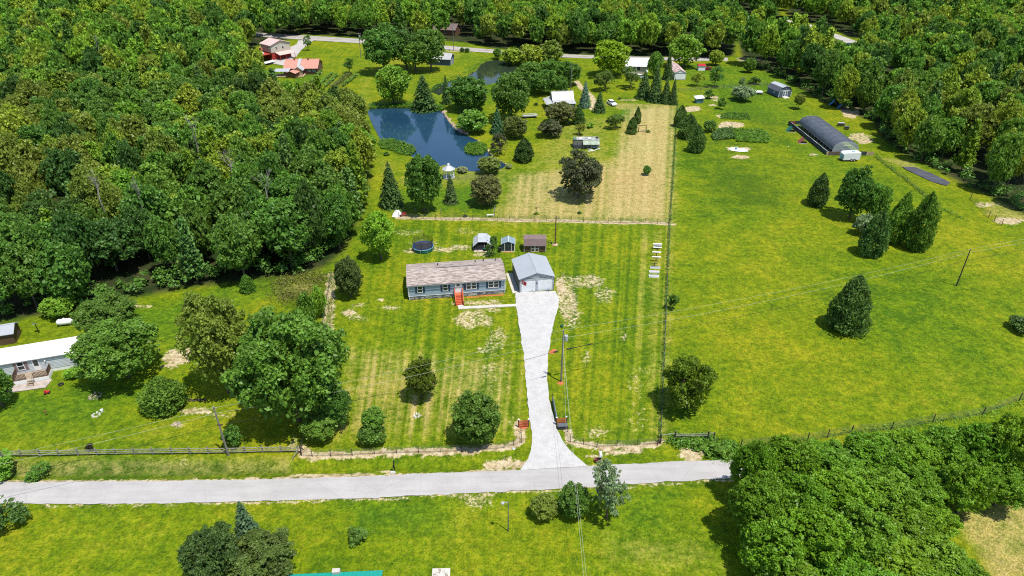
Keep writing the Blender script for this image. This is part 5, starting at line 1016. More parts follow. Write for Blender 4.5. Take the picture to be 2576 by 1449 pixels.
wire_fence('wire_fence', 'long right side fence dividing the lawn from the pasture', lerp_px((1660, 1112), (1684, 563), 21), 1.2, 5, .06); wire_fence('wire_fence', 'upper part of the dividing fence between hay strip and pasture', lerp_px((1685, 560), (1704, 262), 24), 1.2, 5, .05)
wire_fence('wire_fence', 'far fence crossing the pasture behind the little blue hut', lerp_px((1706, 231), (1930, 215), 5), 1.3, 4, .07)
wire_fence('wire_fence', 'diagonal fence along the wood edge right of the greenhouse', [G(*q) for q in ((2202, 396), (2240, 425), (2280, 455), (2320, 490), (2360, 522))], 1.1, 4, .05)
wire_fence('wire_fence', 'short run of tall posts at the sandy patch on the right edge', [G(*q) for q in ((2440, 500), (2485, 548), (2500, 557), (2518, 568))], 1.5, 3, .06)
wire_fence('wire_fence', 'pasture fence whose posts show above the lower right grove', [G(*q) for q in ((1862, 1125), (1945, 1118), (2030, 1110), (2080, 1102), (2140, 1090), (2240, 1082), (2345, 1063), (2470, 1045), (2562, 1008), (2640, 985))], 1.5, 4, .07)
wire_fence('wire_fence', 'thin left boundary fence on the worn strip beside the lawn', lerp_px((760, 1130), (834, 690), 14), 1.2, 4, .04)
wire_fence('wire_fence', 'old fence in the cabin meadow with pale posts', lerp_px((1015, 532), (1170, 541), 6), 1.1, 2, .06, 'weathered', False)
wire_fence('wire_fence', 'thin garden fence below the gazebo', lerp_px((1130, 452), (1240, 448), 6), 1.0, 3, .04)
# split rail fence
def rails(label, pts, h=1.1, name='split_rail_fence'):
    a = pts[0]; t = thing(name, label, 'fence', a); P = [(x - a[0], y - a[1]) for x, y in pts]
    for x, y in P: MB().box(-.07, .07, -.07, .07, -.1, h + .1).build('post', 'weathered', t).location = (x, y, 0)
    for (x0, y0), (x1, y1) in zip(P[:-1], P[1:]):
        for z in (.35, .68, 1.0): j = rng.uniform(-.04, .04); MB().tube([(x0, y0 - .08, z + j), (x1, y1 - .08, z - j)], .055, 5).build('rail', 'weathered', t)
    return t
rails('grey split rail fence along the left road verge', [G(0 + x * .33285, 966.5 + y * .33285) for x, y in ((-130, 548), (15, 546), (165, 545), (308, 543), (450, 541), (592, 538), (735, 536), (878, 534), (1018, 531), (1157, 530), (1298, 528), (1438, 526), (1577, 525), (1715, 524), (1852, 521))] + r3((643.75, 966.5), (53, 516), (193, 515), (318, 512)))
t = thing('brace_post', 'leaning wooden corner brace where rail fence meets wire fence', 'post', G(757, 1141)); MB().tube([(0, 0, -.1), (.05, 0, 1.6)], .11, 7).build('post', 'wood_dark', t); MB().tube([(-.9, -1.0, .0), (0, 0, 1.3)], .06, 6).build('brace', 'weathered', t); MB().tube([(.1, .8, 0), (0, 0, 1.2)], .06, 6).build('brace', 'wood_dark', t)
# pasture gate right of the lot
P0 = r3((1287.5, 966.5), (1118, 448), (1225, 430), (1475, 428), (1520, 425)); a = P0[0]; t = thing('pasture_gate', 'wooden gateway with pale top rails at the pasture corner', 'gate', a); Q = [(x - a[0], y - a[1]) for x, y in P0]
for (x, y), h, r in zip(Q, (1.7, 1.75, 1.7, 1.45), (.13, .12, .12, .09)): MB().tube([(x, y, -.1), (x, y, h)], r, 7).build('post', 'wood_dark', t)
for i, j, z in ((0, 1, 1.45), (2, 3, 1.35), (1, 2, 1.25), (1, 2, .95)): MB().tube([(*Q[i], z), (*Q[j], z)], .055, 6).build('rail', 'weathered', t)
MB().tube([(-.5, -.5, 0), (0, 0, 1.2)], .06, 6).build('brace', 'wood_dark', t)
# entrance: board panels, steel gate, bin box
def board_panel(label, p, rz, w):
    t = thing('board_fence_panel', label, 'fence panel', p, rz, 'orange board panels at the driveway entrance')
    for x in (0, w): MB().box(-.09, .09, -.09, .09, 0, 1.35).build('post', 'wood_dark', t).location = (x, 0, 0); MB().lathe([(.13, 1.352), (.13, 1.40), (.02, 1.5)], 8, x).build('solar_cap', 'white_metal', t)
    for k in range(4): part(t, 'board', 'orange_wood', .02, w - .02, -.13, -.095, .15 + k * .30, .35 + k * .30)
    return t
board_panel('orange board panel left of the driveway entrance', G(1304, 1074), R(3), 1.35); board_panel('orange board panel right of the driveway entrance', G(1399, 1069), R(6), 1.35)
t = thing('flower_pot', 'potted plant at the foot of the left orange panel', 'plant pot', G(1322, 1068)); MB().lathe([(.14, 0), (.2, .3), (.17, .3)], 10).build('pot', 'charcoal', t); o = put(CROWN['shrub'][0], 'plant', t, (0, 0, .45), scale=(.35, .35, .3)); o.color = (*FC['dark'], 1)
t = thing('deck_box', 'dark storage box below the right orange panel', 'box', G(1401, 1071)[:1] + (G(1401, 1071)[1] - .55,), R(4)); part(t, 'body', 'charcoal', 0, 1.35, -.3, .3, 0, .6); MB().hexa([(-.04, -.34, .605), (1.39, -.34, .605), (1.39, .34, .605), (-.04, .34, .605)], [(0, -.25, .74), (1.35, -.25, .74), (1.35, .25, .74), (0, .25, .74)]).build('lid', 'dark_grey', t)
A_, B_ = G(1390, 1012), G(1400, 1064); t = thing('farm_gate', 'blue grey steel gate swung open along the driveway', 'gate', A_, ang(A_, B_)); Lg = math.dist(A_, B_)
for k in range(6): MB().tube([(0, 0, .15 + k * .2), (Lg, 0, .15 + k * .2)], .035, 6).build('bar', 'steel_gate', t)
for x in (0.0, Lg / 2, Lg): MB().tube([(x, 0, .1), (x, 0, 1.2)], .04, 6).build('upright', 'steel_gate', t)
o = part(t, 'mesh_panel', 'steel_gate', .05, Lg - .05, -.008, .008, .2, 1.1); MB().tube([(-.1, 0, 0), (-.1, 0, 1.4)], .07, 6).build('gate_post', 'black', t)
t = thing('ground_light', 'round grey stone cap on the worn strip left of the drive', 'stone', G(1291.5, 1129)); MB().lathe([(.22, 0), (.24, .08), (.14, .15)], 12).build('disc', 'galv', t)
# mailbox and verge post
t = thing('mailbox', 'white mailbox with red flag on a dark post by the road', 'mailbox', G(1509, 1160)); post(t, 0, 0, -.1, 1.0, .08, 'wood_dark'); bx = MB().prismy([(-.2, 1.0), (.2, 1.0), (.2, 1.25), (.12, 1.4), (-.12, 1.4), (-.2, 1.25)], -.35, .4).build('box', 'white_metal', t); MB().box(-.25, -.21, -.1, .15, 1.2, 1.45).build('flag', 'red_paint', bx); part(t, 'paper_tube', 'charcoal', -.18, .18, -.3, .3, .75, .96)
t = thing('planting', 'small flower clump at the foot of the white mailbox', 'flowers', G(1508, 1162)); o = put(CROWN['shrub'][1], 'leaves', t, (-.2, -.05, .3), scale=(.5, .45, .35)); o.color = (.25, .05, .05, 1)
t = thing('marker_post', 'black marker post on the grass verge above the road', 'post', G(992, 1181)); MB().tube([(0, 0, 0), (0, 0, 1.5)], .07, 7).build('post', 'black', t); MB().lathe([(.10, 1.3), (.12, 1.5), (.08, 1.55)], 8).build('cap', 'black', t); part(t, 'box', 'black', -.17, -.02, -.1, .1, .35, .75)
t = thing('stone', 'pale rock at the road edge below the marker post', 'rock', G(988, 1189)); MB().hexa([(-.35, -.2, 0), (.35, -.15, 0), (.3, .2, 0), (-.3, .18, 0)], [(-.22, -.1, .2), (.2, -.1, .24), (.18, .1, .2), (-.2, .1, .22)]).build('stone', 'rock_white', t)

# ---------------------------------------------------------------- left neighbour: mobile home
MA = R(18.3); ex, ey = -64.6, 85.2; Lm, Wm = 17.0, 4.3
t = thing('mobile_home', 'white roofed mobile home with mauve shutters at the left edge', 'mobile home', (ex - Lm * math.cos(MA), ey - Lm * math.sin(MA)), MA)
part(t, 'skirting', 'white_paint', 0.02, Lm - .02, .02, Wm - .02, 0, .62); gable(t, 0, Lm, 0.03, Wm, 2.85, .32, 'mobile_wall', 'mobile_roof', 'x', .22, .15, .07, .62, False); MB().lap(0, Lm, .66, 2.8, 0.0, .24, .022).build('siding', 'mobile_wall', t)
part(t, 'fascia', 'galv', -.15, Lm + .15, -.25, -.215, 2.78, 2.88)
for k in range(1, 5): part(t, 'roof_seam', 'mobile_roof', k * 3.3, k * 3.3 + .06, -.2, Wm + .2, 2.93, 2.97) if False else None
mx = Lm - 9.9
window(t, mx, -.03, 1.25, .95, 1.45); [shutter(t, mx + s * .72, -.03, 1.22, .4, 1.5, 'mauve') for s in (-1, 1)]
d = part(t, 'door', 'trim_white', mx + 1.55, mx + 2.5, -.06, -.025, .75, 2.75); MB().box(mx + 1.72, mx + 2.33, -.09, -.061, 1.6, 2.6).build('pane', 'glass', d)
MB().lathe([(.05, 2.05), (.1, 2.12), (.1, 2.3), (.03, 2.4)], 8, mx + 3.3, -.14).build('porch_light', 'white_metal', t); window(t, Lm - 3.0, -.03, 1.3, .9, 1.2)
window(t, mx - 4.5, -.03, 1.3, .9, 1.2)
cM, sM = math.cos(MA), math.sin(MA); ox, oy = t.location.x, t.location.y
def mpos(x, y, z=0): return (ox + x * cM - y * sM, oy + x * sM + y * cM, z)
t = thing('deck', 'wooden entry deck with brown slatted railings at the mobile home door', 'deck', mpos(mx - .9, -2.0), MA); dw, dd = 4.6, 1.9
for k in range(10): part(t, 'floor_board', 'deck_wood', 0, dw, k * .19, k * .19 + .175, .66, .70)
part(t, 'skirt', 'white_paint', 0, dw, -.04, -.005, 0, .655); part(t, 'skirt', 'white_paint', dw + .005, dw + .04, -.04, dd, 0, .655)
def railing(t, x0, y0, x1, y1, z, n):
    MB().tube([(x0, y0, z + .95), (x1, y1, z + .95)], .05, 4).build('top_rail', 'rail_brown', t); MB().tube([(x0, y0, z + .12), (x1, y1, z + .12)], .04, 4).build('bottom_rail', 'rail_brown', t)
    for k in range(n): f = k / (n - 1); x, y = x0 + (x1 - x0) * f, y0 + (y1 - y0) * f; MB().box(-.035, .035, -.03, .03, z + .1, z + .93).build('slat', 'rail_brown', t).location = (x, y, 0)
railing(t, .05, .05, 1.7, .05, .7, 11); railing(t, 2.7, .05, dw - .05, .05, .7, 12); railing(t, dw - .05, .1, dw - .05, dd, .7, 10); railing(t, .05, .1, .05, dd, .7, 10)
for k in range(4): part(t, 'step', 'deck_wood', 1.75, 2.7, -.34 - k * .32, -.06 - k * .32, .50 - k * .155, .55 - k * .155)
MB().tube([(2.75, -1.2, .9), (2.75, 0, 1.6)], .035, 5).build('handrail', 'rail_brown', t); MB().tube([(2.75, -1.2, 0), (2.75, -1.2, .9)], .035, 5).build('rail_post', 'rail_brown', t)
P = [mpos(mx - 2.4, -3.6), mpos(mx + 3.6, -4.1), mpos(mx + 4.1, -2.2), mpos(mx - 1.2, -2.1)]
tag(MB().prism([p[:2] for p in P], 0.02, .13).build('patio', 'concrete_pink'), 'concrete patio at the mobile home deck', None, None, 'structure')
t = thing('propane_tank', 'long white propane tank on the lawn behind the mobile home', 'tank', G(166, 818), R(14)); o = MB().lathe([(.0, -1.3), (.3, -1.22), (.48, -1.0), (.52, -.8), (.52, .8), (.48, 1.0), (.3, 1.22), (.0, 1.3)], 16).build('vessel', 'white_paint', t, True); o.rotation_euler = (0, R(90), 0); o.location = (0, 0, .72); MB().lathe([(.16, 1.2), (.18, 1.35), (.1, 1.42)], 10).build('dome', 'white_paint', t)
for x in (-.75, .75): part(t, 'leg', 'galv', x - .06, x + .06, -.3, .3, 0, .3)
t = thing('yard_light', 'satellite dish on a short dark post in the grass behind the mobile home', 'satellite dish', G(99, 838)); MB().tube([(0, 0, 0), (-.1, 0, 1.7)], .07, 7).build('post', 'black', t); t.name = 'satellite_dish'; o = MB().lathe([(.04, 0), (.25, .05), (.42, .16), (.44, .16)], 16).build('dish', 'galv', t, True); o.location = (-.15, -.05, 1.85); o.rotation_euler = (R(-35), R(10), 0); MB().tube([(-.15, -.05, 1.7), (-.25, -.45, 1.95)], .03, 5).build('arm', 'white_metal', t)
P = [G(*q) for q in ((-60, 900), (34, 862))]; t = thing('storage_shed', 'grey roofed shed cut by the left edge behind the mobile home', 'shed', G(38, 866)[:1] + (G(38, 866)[1] + .3,), R(18)); gable(t, -5, 0, 0, 3.2, 2.0, .8, 'brown_shed', 'roof_grey', 'x', .25, .3)
t = thing('toy_tractor', 'small red ride-on toy on the grass by the patio', 'toy', G(119, 990)[:2], .4); part(t, 'body', 'toy_red', -.35, .35, -.17, .17, .16, .42); part(t, 'seat', 'toy_red', -.3, -.05, -.15, .15, .425, .6)
for x in (-.25, .27):
    for y in (-.2, .2): o = MB().tube([(0, -.05, 0), (0, .05, 0)], .15, 9).build('wheel', 'tire', t); o.location = (x, y, .15)
def tyre(name, label, p, r=.33, group=None, flat=True):
    t = thing(name, label, 'tyre', p, 0, group); n = 14; m = MB()
    for k in range(n):
        a = 6.283 * k / n
        for rr, z in ((r, .03), (r, .17), (r * .75, .2), (r * .5, .17), (r * .5, .03), (r * .75, .0)): m.v.append((math.cos(a) * rr, math.sin(a) * rr, z))
    for k in range(n):
        for j in range(6): a, b = k * 6 + j, ((k + 1) % n) * 6 + j; c, d = ((k + 1) % n) * 6 + (j + 1) % 6, k * 6 + (j + 1) % 6; m.f.append((a, b, c, d))
    m.build('rubber', 'tire' if flat else 'wood_dark', t, True); return t
tyre('tyre_planter', 'dark round tyre planter at the patio corner', G(153, 968), .42)
for i, (x, l) in enumerate(((478, 'leftmost brown log ring in the row on the left lawn'), (489, 'second brown log ring in the row on the left lawn'), (501, 'third brown log ring in the row on the left lawn'), (513, 'rightmost brown log ring in the row on the left lawn'))): tyre('log_ring', l, G(x, 1008), .3, 'log rings on the left lawn', False)['category'] = 'log ring'
def rock_ring(label, p, r, n=9, mat='rock', name='fire_pit', cat='fire pit'):
    t = thing(name, label, cat, p); g = random.Random(n)
    for k in range(n):
        a = 6.283 * k / n; s = g.uniform(.12, .24); m = MB().hexa([(-s, -s * .7, 0), (s, -s * .7, 0), (s * .9, s * .7, 0), (-s * .8, s * .8, 0)], [(-s * .7, -s * .5, s), (s * .6, -s * .5, s * 1.1), (s * .6, s * .4, s), (-s * .6, s * .5, s * .9)])
        o = m.build('stone', mat, t); o.location = (math.cos(a) * r, math.sin(a) * r, 0); o.rotation_euler = (0, 0, a)
    return t
rock_ring('stone fire ring with ash on the left lawn', G(240, 997), .75, 9); rock_ring('white stone ring with dark branches on the left lawn', G(242, 1044), .45, 7, 'rock_white'); rock_ring('small stone pile in the dry grass left of the roadside pole', G(443, 1068), .4, 6); rock_ring('white stone ring in the front lawn of the blue house', G(1048, 1046), .38, 7, 'rock_white')
t = thing('bucket', 'white bucket standing on the left lawn', 'bucket', G(257, 1036)); MB().lathe([(.0, 0), (.16, .0), (.22, .42), (.19, .42), (.15, .1)], 12).build('pail', 'white_paint', t)
t = thing('bucket', 'green plastic bucket lying beside the gravel drive', 'bucket', G(1411, 823)); o = MB().lathe([(.0, 0), (.18, .0), (.24, .45), (.21, .45)], 12).build('pail', 'tramp_green', t); o.rotation_euler = (R(70), 0, .5); o.location = (0, .2, .2)
t = thing('plant_stake', 'small dark iron garden ornament on the left lawn', 'ornament', G(118, 1045)); MB().tube([(0, 0, 0), (.02, 0, .7)], .03, 5).build('stake', 'rust_red', t); MB().lathe([(.02, .6), (.16, .75), (.02, .95)], 8).build('finial', 'rust_red', t)
t = thing('bush', 'small dark twiggy bush on the split rail fence', 'bush', G(229, 1132)); o = put(CROWN['shrub'][2], 'crown', t, (0, 0, .5), scale=(.5, .5, .6)); o.color = (.05, .045, .03, 1)
for x, y, s, l, i in ((1720, 1110, .9, 'weedy tuft left on the bank below the pasture gate', 0), (1755, 1125, 1.1, 'weedy tuft right on the bank below the pasture gate', 1), (1800, 1140, 1.3, 'weedy bush on the verge beside the grove', 2), (1775, 1105, .8, 'weedy tuft at the end post of the pasture gate', 0), (1826, 1145, 1.2, 'tall weeds against the grove at the road edge', 1)):
    t = thing('weed_clump', l, 'weeds', G(x, y)); o = put(CROWN['shrub'][i], 'leaves', t, (0, 0, .4 * s), scale=(s, s, .6 * s)); o.color = (*FC['green'], 1)
# green-roofed house at the bottom edge
p = G(735, 1440, 2.6); t = thing('green_roof_house', 'house with bright teal metal roof cut by the bottom edge', 'house', (p[0], p[1] - 8.6), R(3.0)); gable(t, .2, 9.6, 0, 8.0, 2.4, 1.3, 'beige_wall', 'teal_roof', 'x', .6, .25, .07, 0, True, 'wall', .45); part(t, 'chimney', 'concrete', 4.6, 5.4, 8.25, 8.75, 0, 2.75)
p = G(1110, 1440); t = thing('stone_heap_slab', 'square concrete slab heaped with broken white stones at the bottom edge', 'slab', p, R(2)); part(t, 'slab', 'concrete', -1.0, .95, -1.6, .45, 0, .12); g = random.Random(4)
for k in range(22): x, y, s = g.uniform(-.8, .7), g.uniform(-1.4, .3), g.uniform(.1, .24); o = MB().hexa([(-s, -s * .7, 0), (s, -s * .6, 0), (s * .8, s * .7, 0), (-s * .8, s * .6, 0)], [(-s * .6, -s * .5, s * .6), (s * .7, -s * .4, s * .5), (s * .5, s * .5, s * .7), (-s * .6, s * .4, s * .6)]).build('stone', 'rock_white' if k % 3 else 'rock', t); o.location = (x, y, .122); o.rotation_euler = (0, 0, g.uniform(0, 6))

# ---------------------------------------------------------------- pond features
p = G(1129, 447); t = thing('gazebo', 'small white open gazebo with grey round roof at the pond', 'gazebo', p); n = 8; gr = 1.35
MB().lathe([(gr + .2, 0), (gr + .2, .2)], n).build('floor', 'light_metal', t)
for k in range(n): a = 6.283 * (k + .5) / n; post(t, math.cos(a) * gr, math.sin(a) * gr, .2, 2.4, .07, 'white_paint')
for k in range(n):
    a, b = 6.283 * (k + .5) / n, 6.283 * (k + 1.5) / n; q = [(math.cos(v) * gr, math.sin(v) * gr) for v in (a, b)]
    if k != 5:
        for z in (.55, 1.05): MB().tube([(*q[0], z), (*q[1], z)], .04, 5).build('rail', 'white_paint', t)
    MB().tube([(*q[0], 2.35), (*q[1], 2.35)], .06, 5).build('beam', 'white_paint', t)
    e0, e1 = (math.cos(a) * (gr + .35), math.sin(a) * (gr + .35), 2.35), (math.cos(b) * (gr + .35), math.sin(b) * (gr + .35), 2.35); MB().face(e0, e1, (math.cos(b) * .25, math.sin(b) * .25, 3.35), (math.cos(a) * .25, math.sin(a) * .25, 3.35)).build('roof_panel', 'galv', t)
MB().lathe([(.28, 3.34), (.26, 3.6), (.34, 3.62), (.02, 3.85)], 8).build('cupola', 'white_paint', t)
def lily(label, poly, n, hh):
    """stand of water plants: many upright round leaves"""
    poly = gp(poly); lo, hi = poly.min(0), poly.max(0); c = nrng.uniform(lo, hi, (n * 3, 2)); c = c[sdist(c[:, 0], c[:, 1], poly) > 0][:n]; z = nrng.uniform(-.15, hh, len(c))
    me = leaf_mesh('lotus_leaves', np.stack([c[:, 0], c[:, 1], z], -1), unit(len(c)) * .45 + [0, 0, 1], np.full(len(c), .24), nrng.uniform(0, 1, len(c)), aspect=.85); o = bpy.data.objects.new('lotus_bed', me); COL.objects.link(o); o.color = (.085, .20, .012, 1); return tag(o, label, None, None, 'stuff')
lily('bright green lotus bed in the left arm of the pond', [(957, 350), (990, 350), (1015, 358), (1040, 368), (1047, 380), (1030, 392), (1005, 390), (985, 380), (958, 375), (948, 362)], 2600, .45); lily('round lotus bed floating at the right pond bank', [(1168, 368), (1180, 360), (1205, 358), (1222, 364), (1226, 376), (1215, 388), (1190, 390), (1170, 384)], 1500, .45)
lily('reed fringe along the far pond bank', [(925, 262), (1000, 259), (1075, 261), (1118, 270), (1117, 277), (1060, 272), (990, 271), (925, 274)], 2000, .7); lily('reed fringe round the upper pond', [(1075, 225), (1130, 196), (1190, 172), (1215, 146), (1260, 141), (1262, 147), (1225, 152), (1207, 165), (1190, 182), (1130, 206), (1085, 232)], 2200, .6)
lily('round green plants on the far right pond corner', [(1080, 268), (1100, 264), (1116, 270), (1117, 278), (1095, 280), (1080, 276)], 500, .6)
g = random.Random(9); bank = [(1118, 282), (1124, 292), (1130, 300), (1138, 310), (1146, 318), (1155, 325), (1165, 331), (1175, 336)]
for i, (x, y) in enumerate(bank):
    t = thing('bank_rock', 'pale flat rock on the stony right bank of the pond', 'rock', G(x + g.uniform(-3, 3), y + g.uniform(-2, 2)), g.uniform(0, 6), 'rocks on the pond bank'); s = g.uniform(.5, 1.0); MB().hexa([(-s, -s * .6, -.2), (s, -s * .5, -.2), (s * .8, s * .7, -.2), (-s * .9, s * .5, -.2)], [(-s * .7, -s * .4, .28), (s * .8, -s * .3, .2), (s * .6, s * .5, .3), (-s * .7, s * .4, .22)]).build('stone', 'stucco_pink', t)

# ---------------------------------------------------------------- cabin garden
t = thing('cabin', 'cabin with pale steel roof and wraparound porch', 'house', (13.4, 222.6), R(6)); gable(t, 0, 6.8, 0, 5.2, 2.6, 2.3, 'olive_wall', 'light_metal', 'x', .1, .25, .06, 0, True, 'wall', .7)
MB().slab((-.2, -2.3, 2.1), (7.3, -2.3, 2.1), (7.0, -.05, 2.85), (-.2, -.05, 2.85), .06).build('porch_roof', 'light_metal', t); MB().slab((-2.6, -2.3, 2.05), (-.22, -2.3, 2.2), (-.22, 5.0, 2.75), (-2.6, 5.0, 2.05), .06).build('porch_roof', 'light_metal', t)
for x, y in ((-2.4, -2.1), (-2.4, 1.2), (-2.4, 4.6), (-.2, -2.1), (3.0, -2.1), (7.0, -2.1)): post(t, x, y, 0, 2.1, .07, 'wood_dark')
part(t, 'porch_wall', 'olive_wall', 3.2, 6.95, -2.0, -.05, 0, 2.0); part(t, 'porch_floor', 'deck_wood', -2.5, 3.1, -2.2, -.05, .02, .2)
for x in (1.2, 2.4): window(t, x, -.01, 1.0, .9, 1.2)
p = G(1435, 228); pole('grey utility pole behind the cabin roof', p, 9.0)
t = thing('hay_trailer', 'pale green long shed with flat tin roof strewn with scraps', 'shed', (17.2, 184.4), R(1)); part(t, 'wall', 'olive_wall', 0, 7.2, 0.3, 2.6, 0, 1.9); t.name = 'long_shed'
MB().slab((2.6, -1.4, 1.45), (7.2, -1.4, 1.45), (7.2, .3, 2.1), (2.6, .3, 2.1), .06).build('awning', 'pale_green', t); MB().slab((0, .3, 2.25), (7.25, .3, 2.25), (7.25, 2.8, 2.35), (0, 2.8, 2.35), .07).build('roof_panel', 'tin_stained', t); part(t, 'roof_patch', 'moss_green', .05, .9, .35, 2.7, 2.36, 2.39); part(t, 'roof_patch', 'white_metal', 1.7, 2.5, .5, 1.8, 2.36, 2.39); part(t, 'roof_patch', 'white_metal', 4.2, 5.0, .8, 2.0, 2.36, 2.39)
part(t, 'dark_bay', 'board_dark', 0.05, 2.5, -.6, .28, 0, 1.0)
for x in (.05, 2.6, 4.9, 7.1): post(t, x, -1.2 if x > 2 else .2, 0, 1.45 if x > 2 else 2.2, .06, 'weathered')
o = tyre('tyre', 'black tyre lying on the roof of the long shed', (23.9, 186.2, 2.39), .42)
g = random.Random(3)
for k, (x, y) in enumerate([(1483, 376), (1490, 380), (1497, 374), (1493, 372), (1486, 383), (1503, 379)]): o = MB().box(-.9, .9, -.12, .12, 0, .05).build('scrap_board', 'white_paint'); o.location = (*G(x, y), .08 + .07 * k); o.rotation_euler = (R(g.uniform(-4, 4)), R(g.uniform(-6, 6)), g.uniform(-.8, .8)); tag(o, 'white scrap board in the heap before the long shed', 'board', 'scrap boards before the long shed')
# old car
def car(name, label, xy, rz, mat, glass='glass', pickup=False):
    t = thing(name, label, 'truck' if pickup else 'car', xy, rz)
    prof = [(-2.1, .35), (2.1, .35), (2.15, .75), (1.9, .92), (.95, 1.0), (-2.0, 1.0), (-2.15, .8)]
    MB().hexa([(x, -.82, z) for x, z in prof], [(x, .82, z) for x, z in prof]).build('body', mat, t)
    x0, x1 = (-.2, .9) if pickup else (-1.6, .9)
    MB().hexa([(x0, -.76, 1.003), (x1, -.76, 1.003), (x1, .76, 1.003), (x0, .76, 1.003)], [(x0 + .35, -.62, 1.45), (x1 - .5, -.62, 1.45), (x1 - .5, .62, 1.45), (x0 + .35, .62, 1.45)]).build('cabin_glass', glass, t)
    part(t, 'roof', mat, x0 + .33, x1 - .48, -.63, .63, 1.453, 1.50)
    for x in (-1.35, 1.35):
        for y in (-.8, .8): o = MB().tube([(0, -.1, 0), (0, .1, 0)], .33, 12).build('wheel', 'tire', t); o.location = (x, y, .33); MB().tube([(0, -.12, 0), (0, .12, 0)], .16, 8).build('hub', 'galv', o)
    for y in (-.6, .6): MB().lathe([(.0, 0), (.11, .0), (.08, .05)], 8).build('headlight', 'light_metal', t).location = (2.13, y, .66)
    part(t, 'bumper', 'galv', 2.16, 2.24, -.8, .8, .38, .5); return t
car('old_car', 'old pale car parked on the grass beside the dark spruce', G(1538, 264), R(-70), M['white_paint'])
car('pickup_truck', 'dark red pickup parked by the far fruit trees', G(1778, 176), R(5), M['maroon'], pickup=True)
car('parked_car', 'white car parked in front of the white roofed house', (55.0 - 6.5, 262.0), R(-30), M['white_metal'])
t = thing('garden_cart', 'long pale cart with rails on the cabin lawn', 'cart', G(1332, 296), R(10)); part(t, 'bed', 'tin_stained', -2.4, 2.4, -.8, .8, .6, .72)
for y in (-.8, .8): part(t, 'side_rail', 'white_paint', -2.4, 2.4, y - .04, y + .04, .95, 1.05)
for x in (-1.5, 1.5):
    for y in (-.85, .85): o = MB().tube([(0, -.08, 0), (0, .08, 0)], .34, 10).build('wheel', 'tire', t); o.location = (x, y, .34)
t = thing('swing_frame', 'dark timber swing frame at the mown meadow edge', 'swing', G(1615, 332), R(-4))
for x in (-1.1, 1.1): MB().tube([(x, -.5, 0), (x, 0, 1.9)], .08, 5).build('leg', 'wood_dark', t); MB().tube([(x, .5, 0), (x, 0, 1.9)], .08, 5).build('leg', 'wood_dark', t)
MB().tube([(-1.3, 0, 1.95), (1.3, 0, 1.95)], .08, 5).build('beam', 'wood_dark', t); part(t, 'seat', 'weathered', -.6, .6, -.25, .25, .5, .56)
for x, y, s, c, l in ((1597, 333, .55, 'mid', 'flower clump left of the swing frame'), (1630, 333, .6, 'green', 'flower clump right of the swing frame'), (1510, 320, .35, 'bright', 'small shrub between the cabin beds'), (1422, 312, .6, 'yellow', 'yellow shrub in the cabin bed'), (1350, 540, .5, 'yellow', 'flower clump at the small bird feeder'), (1457, 538, .45, 'dark', 'tiny dark shrub on the hay strip edge'), (1412, 312, .6, 'green', 'green shrub by the purple bush'), (1348, 265, .7, 'dark', 'clipped dark bush left of the cabin'), (1170, 290, .9, 'dark', 'dark clipped bush above the stony bank'), (972, 391, .8, 'mid', 'small dark bush on the left pond bank'), (895, 250, 1.0, 'green', 'reedy tuft on the left end of the pond dam'), (1558, 250, .6, 'russet', 'brown weed heap on the far lawn'), (1170, 546, .5, 'dark', 'small dark bush on the back fence')):
    t = thing('garden_shrub', l, 'shrub', G(x, y)); o = put(CROWN['shrub'][len(l) % 3], 'leaves', t, (0, 0, s * .6), scale=(s, s, s * .75)); o.color = (*FC[c], 1)
t = thing('bird_feeder', 'thin dark bird feeder post on the hay strip', 'bird feeder', G(1348, 541)); MB().tube([(0, 0, 0), (0, 0, 1.7)], .04, 5).build('post', 'black', t); MB().lathe([(.2, 1.6), (.22, 1.75), (.02, 1.95)], 8).build('house', 'wood_dark', t)
p = G(1243, 545); t = pole('grey post with lamp at the back fence', p, 2.8, 'wood_pole', .1, 'lamp_post'); t['category'] = 'post'; MB().lathe([(.1, 1.9), (.14, 2.1), (.04, 2.2)], 8, .16).build('lamp', 'light_metal', t)
t = thing('bench', 'small white bench beside the post at the back fence', 'bench', G(1233, 545)); part(t, 'seat', 'white_paint', -.8, .8, -.15, .15, .4, .46); [part(t, 'leg', 'white_paint', x - .05, x + .05, -.13, .13, 0, .395) for x in (-.65, .65)]
t = thing('tarp_heap', 'heap of white tarpaulin at the left end of the back fence', 'tarp', G(1000, 541)); m = MB(); g = random.Random(2); n = 9
for j in range(n):
    for i in range(n): u, v = i / (n - 1) * 2 - 1, j / (n - 1) * 2 - 1; h = max(0, 1 - u * u) * max(0, 1 - v * v) * 1.3 * g.uniform(.55, 1.1); m.v.append((u * 1.2, v * 1.0, h))
for j in range(n - 1):
    for i in range(n - 1): a = j * n + i; m.f.append((a, a + 1, a + n + 1, a + n))
m.build('sheet', 'white_paint', t)
t = thing('lawn_mower', 'red mower next to the white tarpaulin at the back fence', 'mower', G(1014, 543), .3); part(t, 'deck', 'rust_red', -.8, .8, -.4, .4, .2, .45); part(t, 'engine_cover', 'toy_red', -.1, .7, -.3, .3, .455, .75); MB().tube([(-.7, -.25, .4), (-1.1, -.25, 1.0), (-1.1, .25, 1.0), (-.7, .25, .4)], .03, 5).build('handle', 'black', t)
for x in (-.6, .6):
    for y in (-.42, .42): o = MB().tube([(0, -.06, 0), (0, .06, 0)], .2, 9).build('wheel', 'tire', t); o.location = (x, y, .2)
t = thing('tarp_box', 'blue bin under the purple tree on the hay meadow', 'bin', G(1446, 489)); part(t, 'body', 'tarp_blue', -.4, .4, -.3, .3, 0, .55); part(t, 'lid', 'tarp_blue', -.44, .44, -.34, .34, .555, .62)

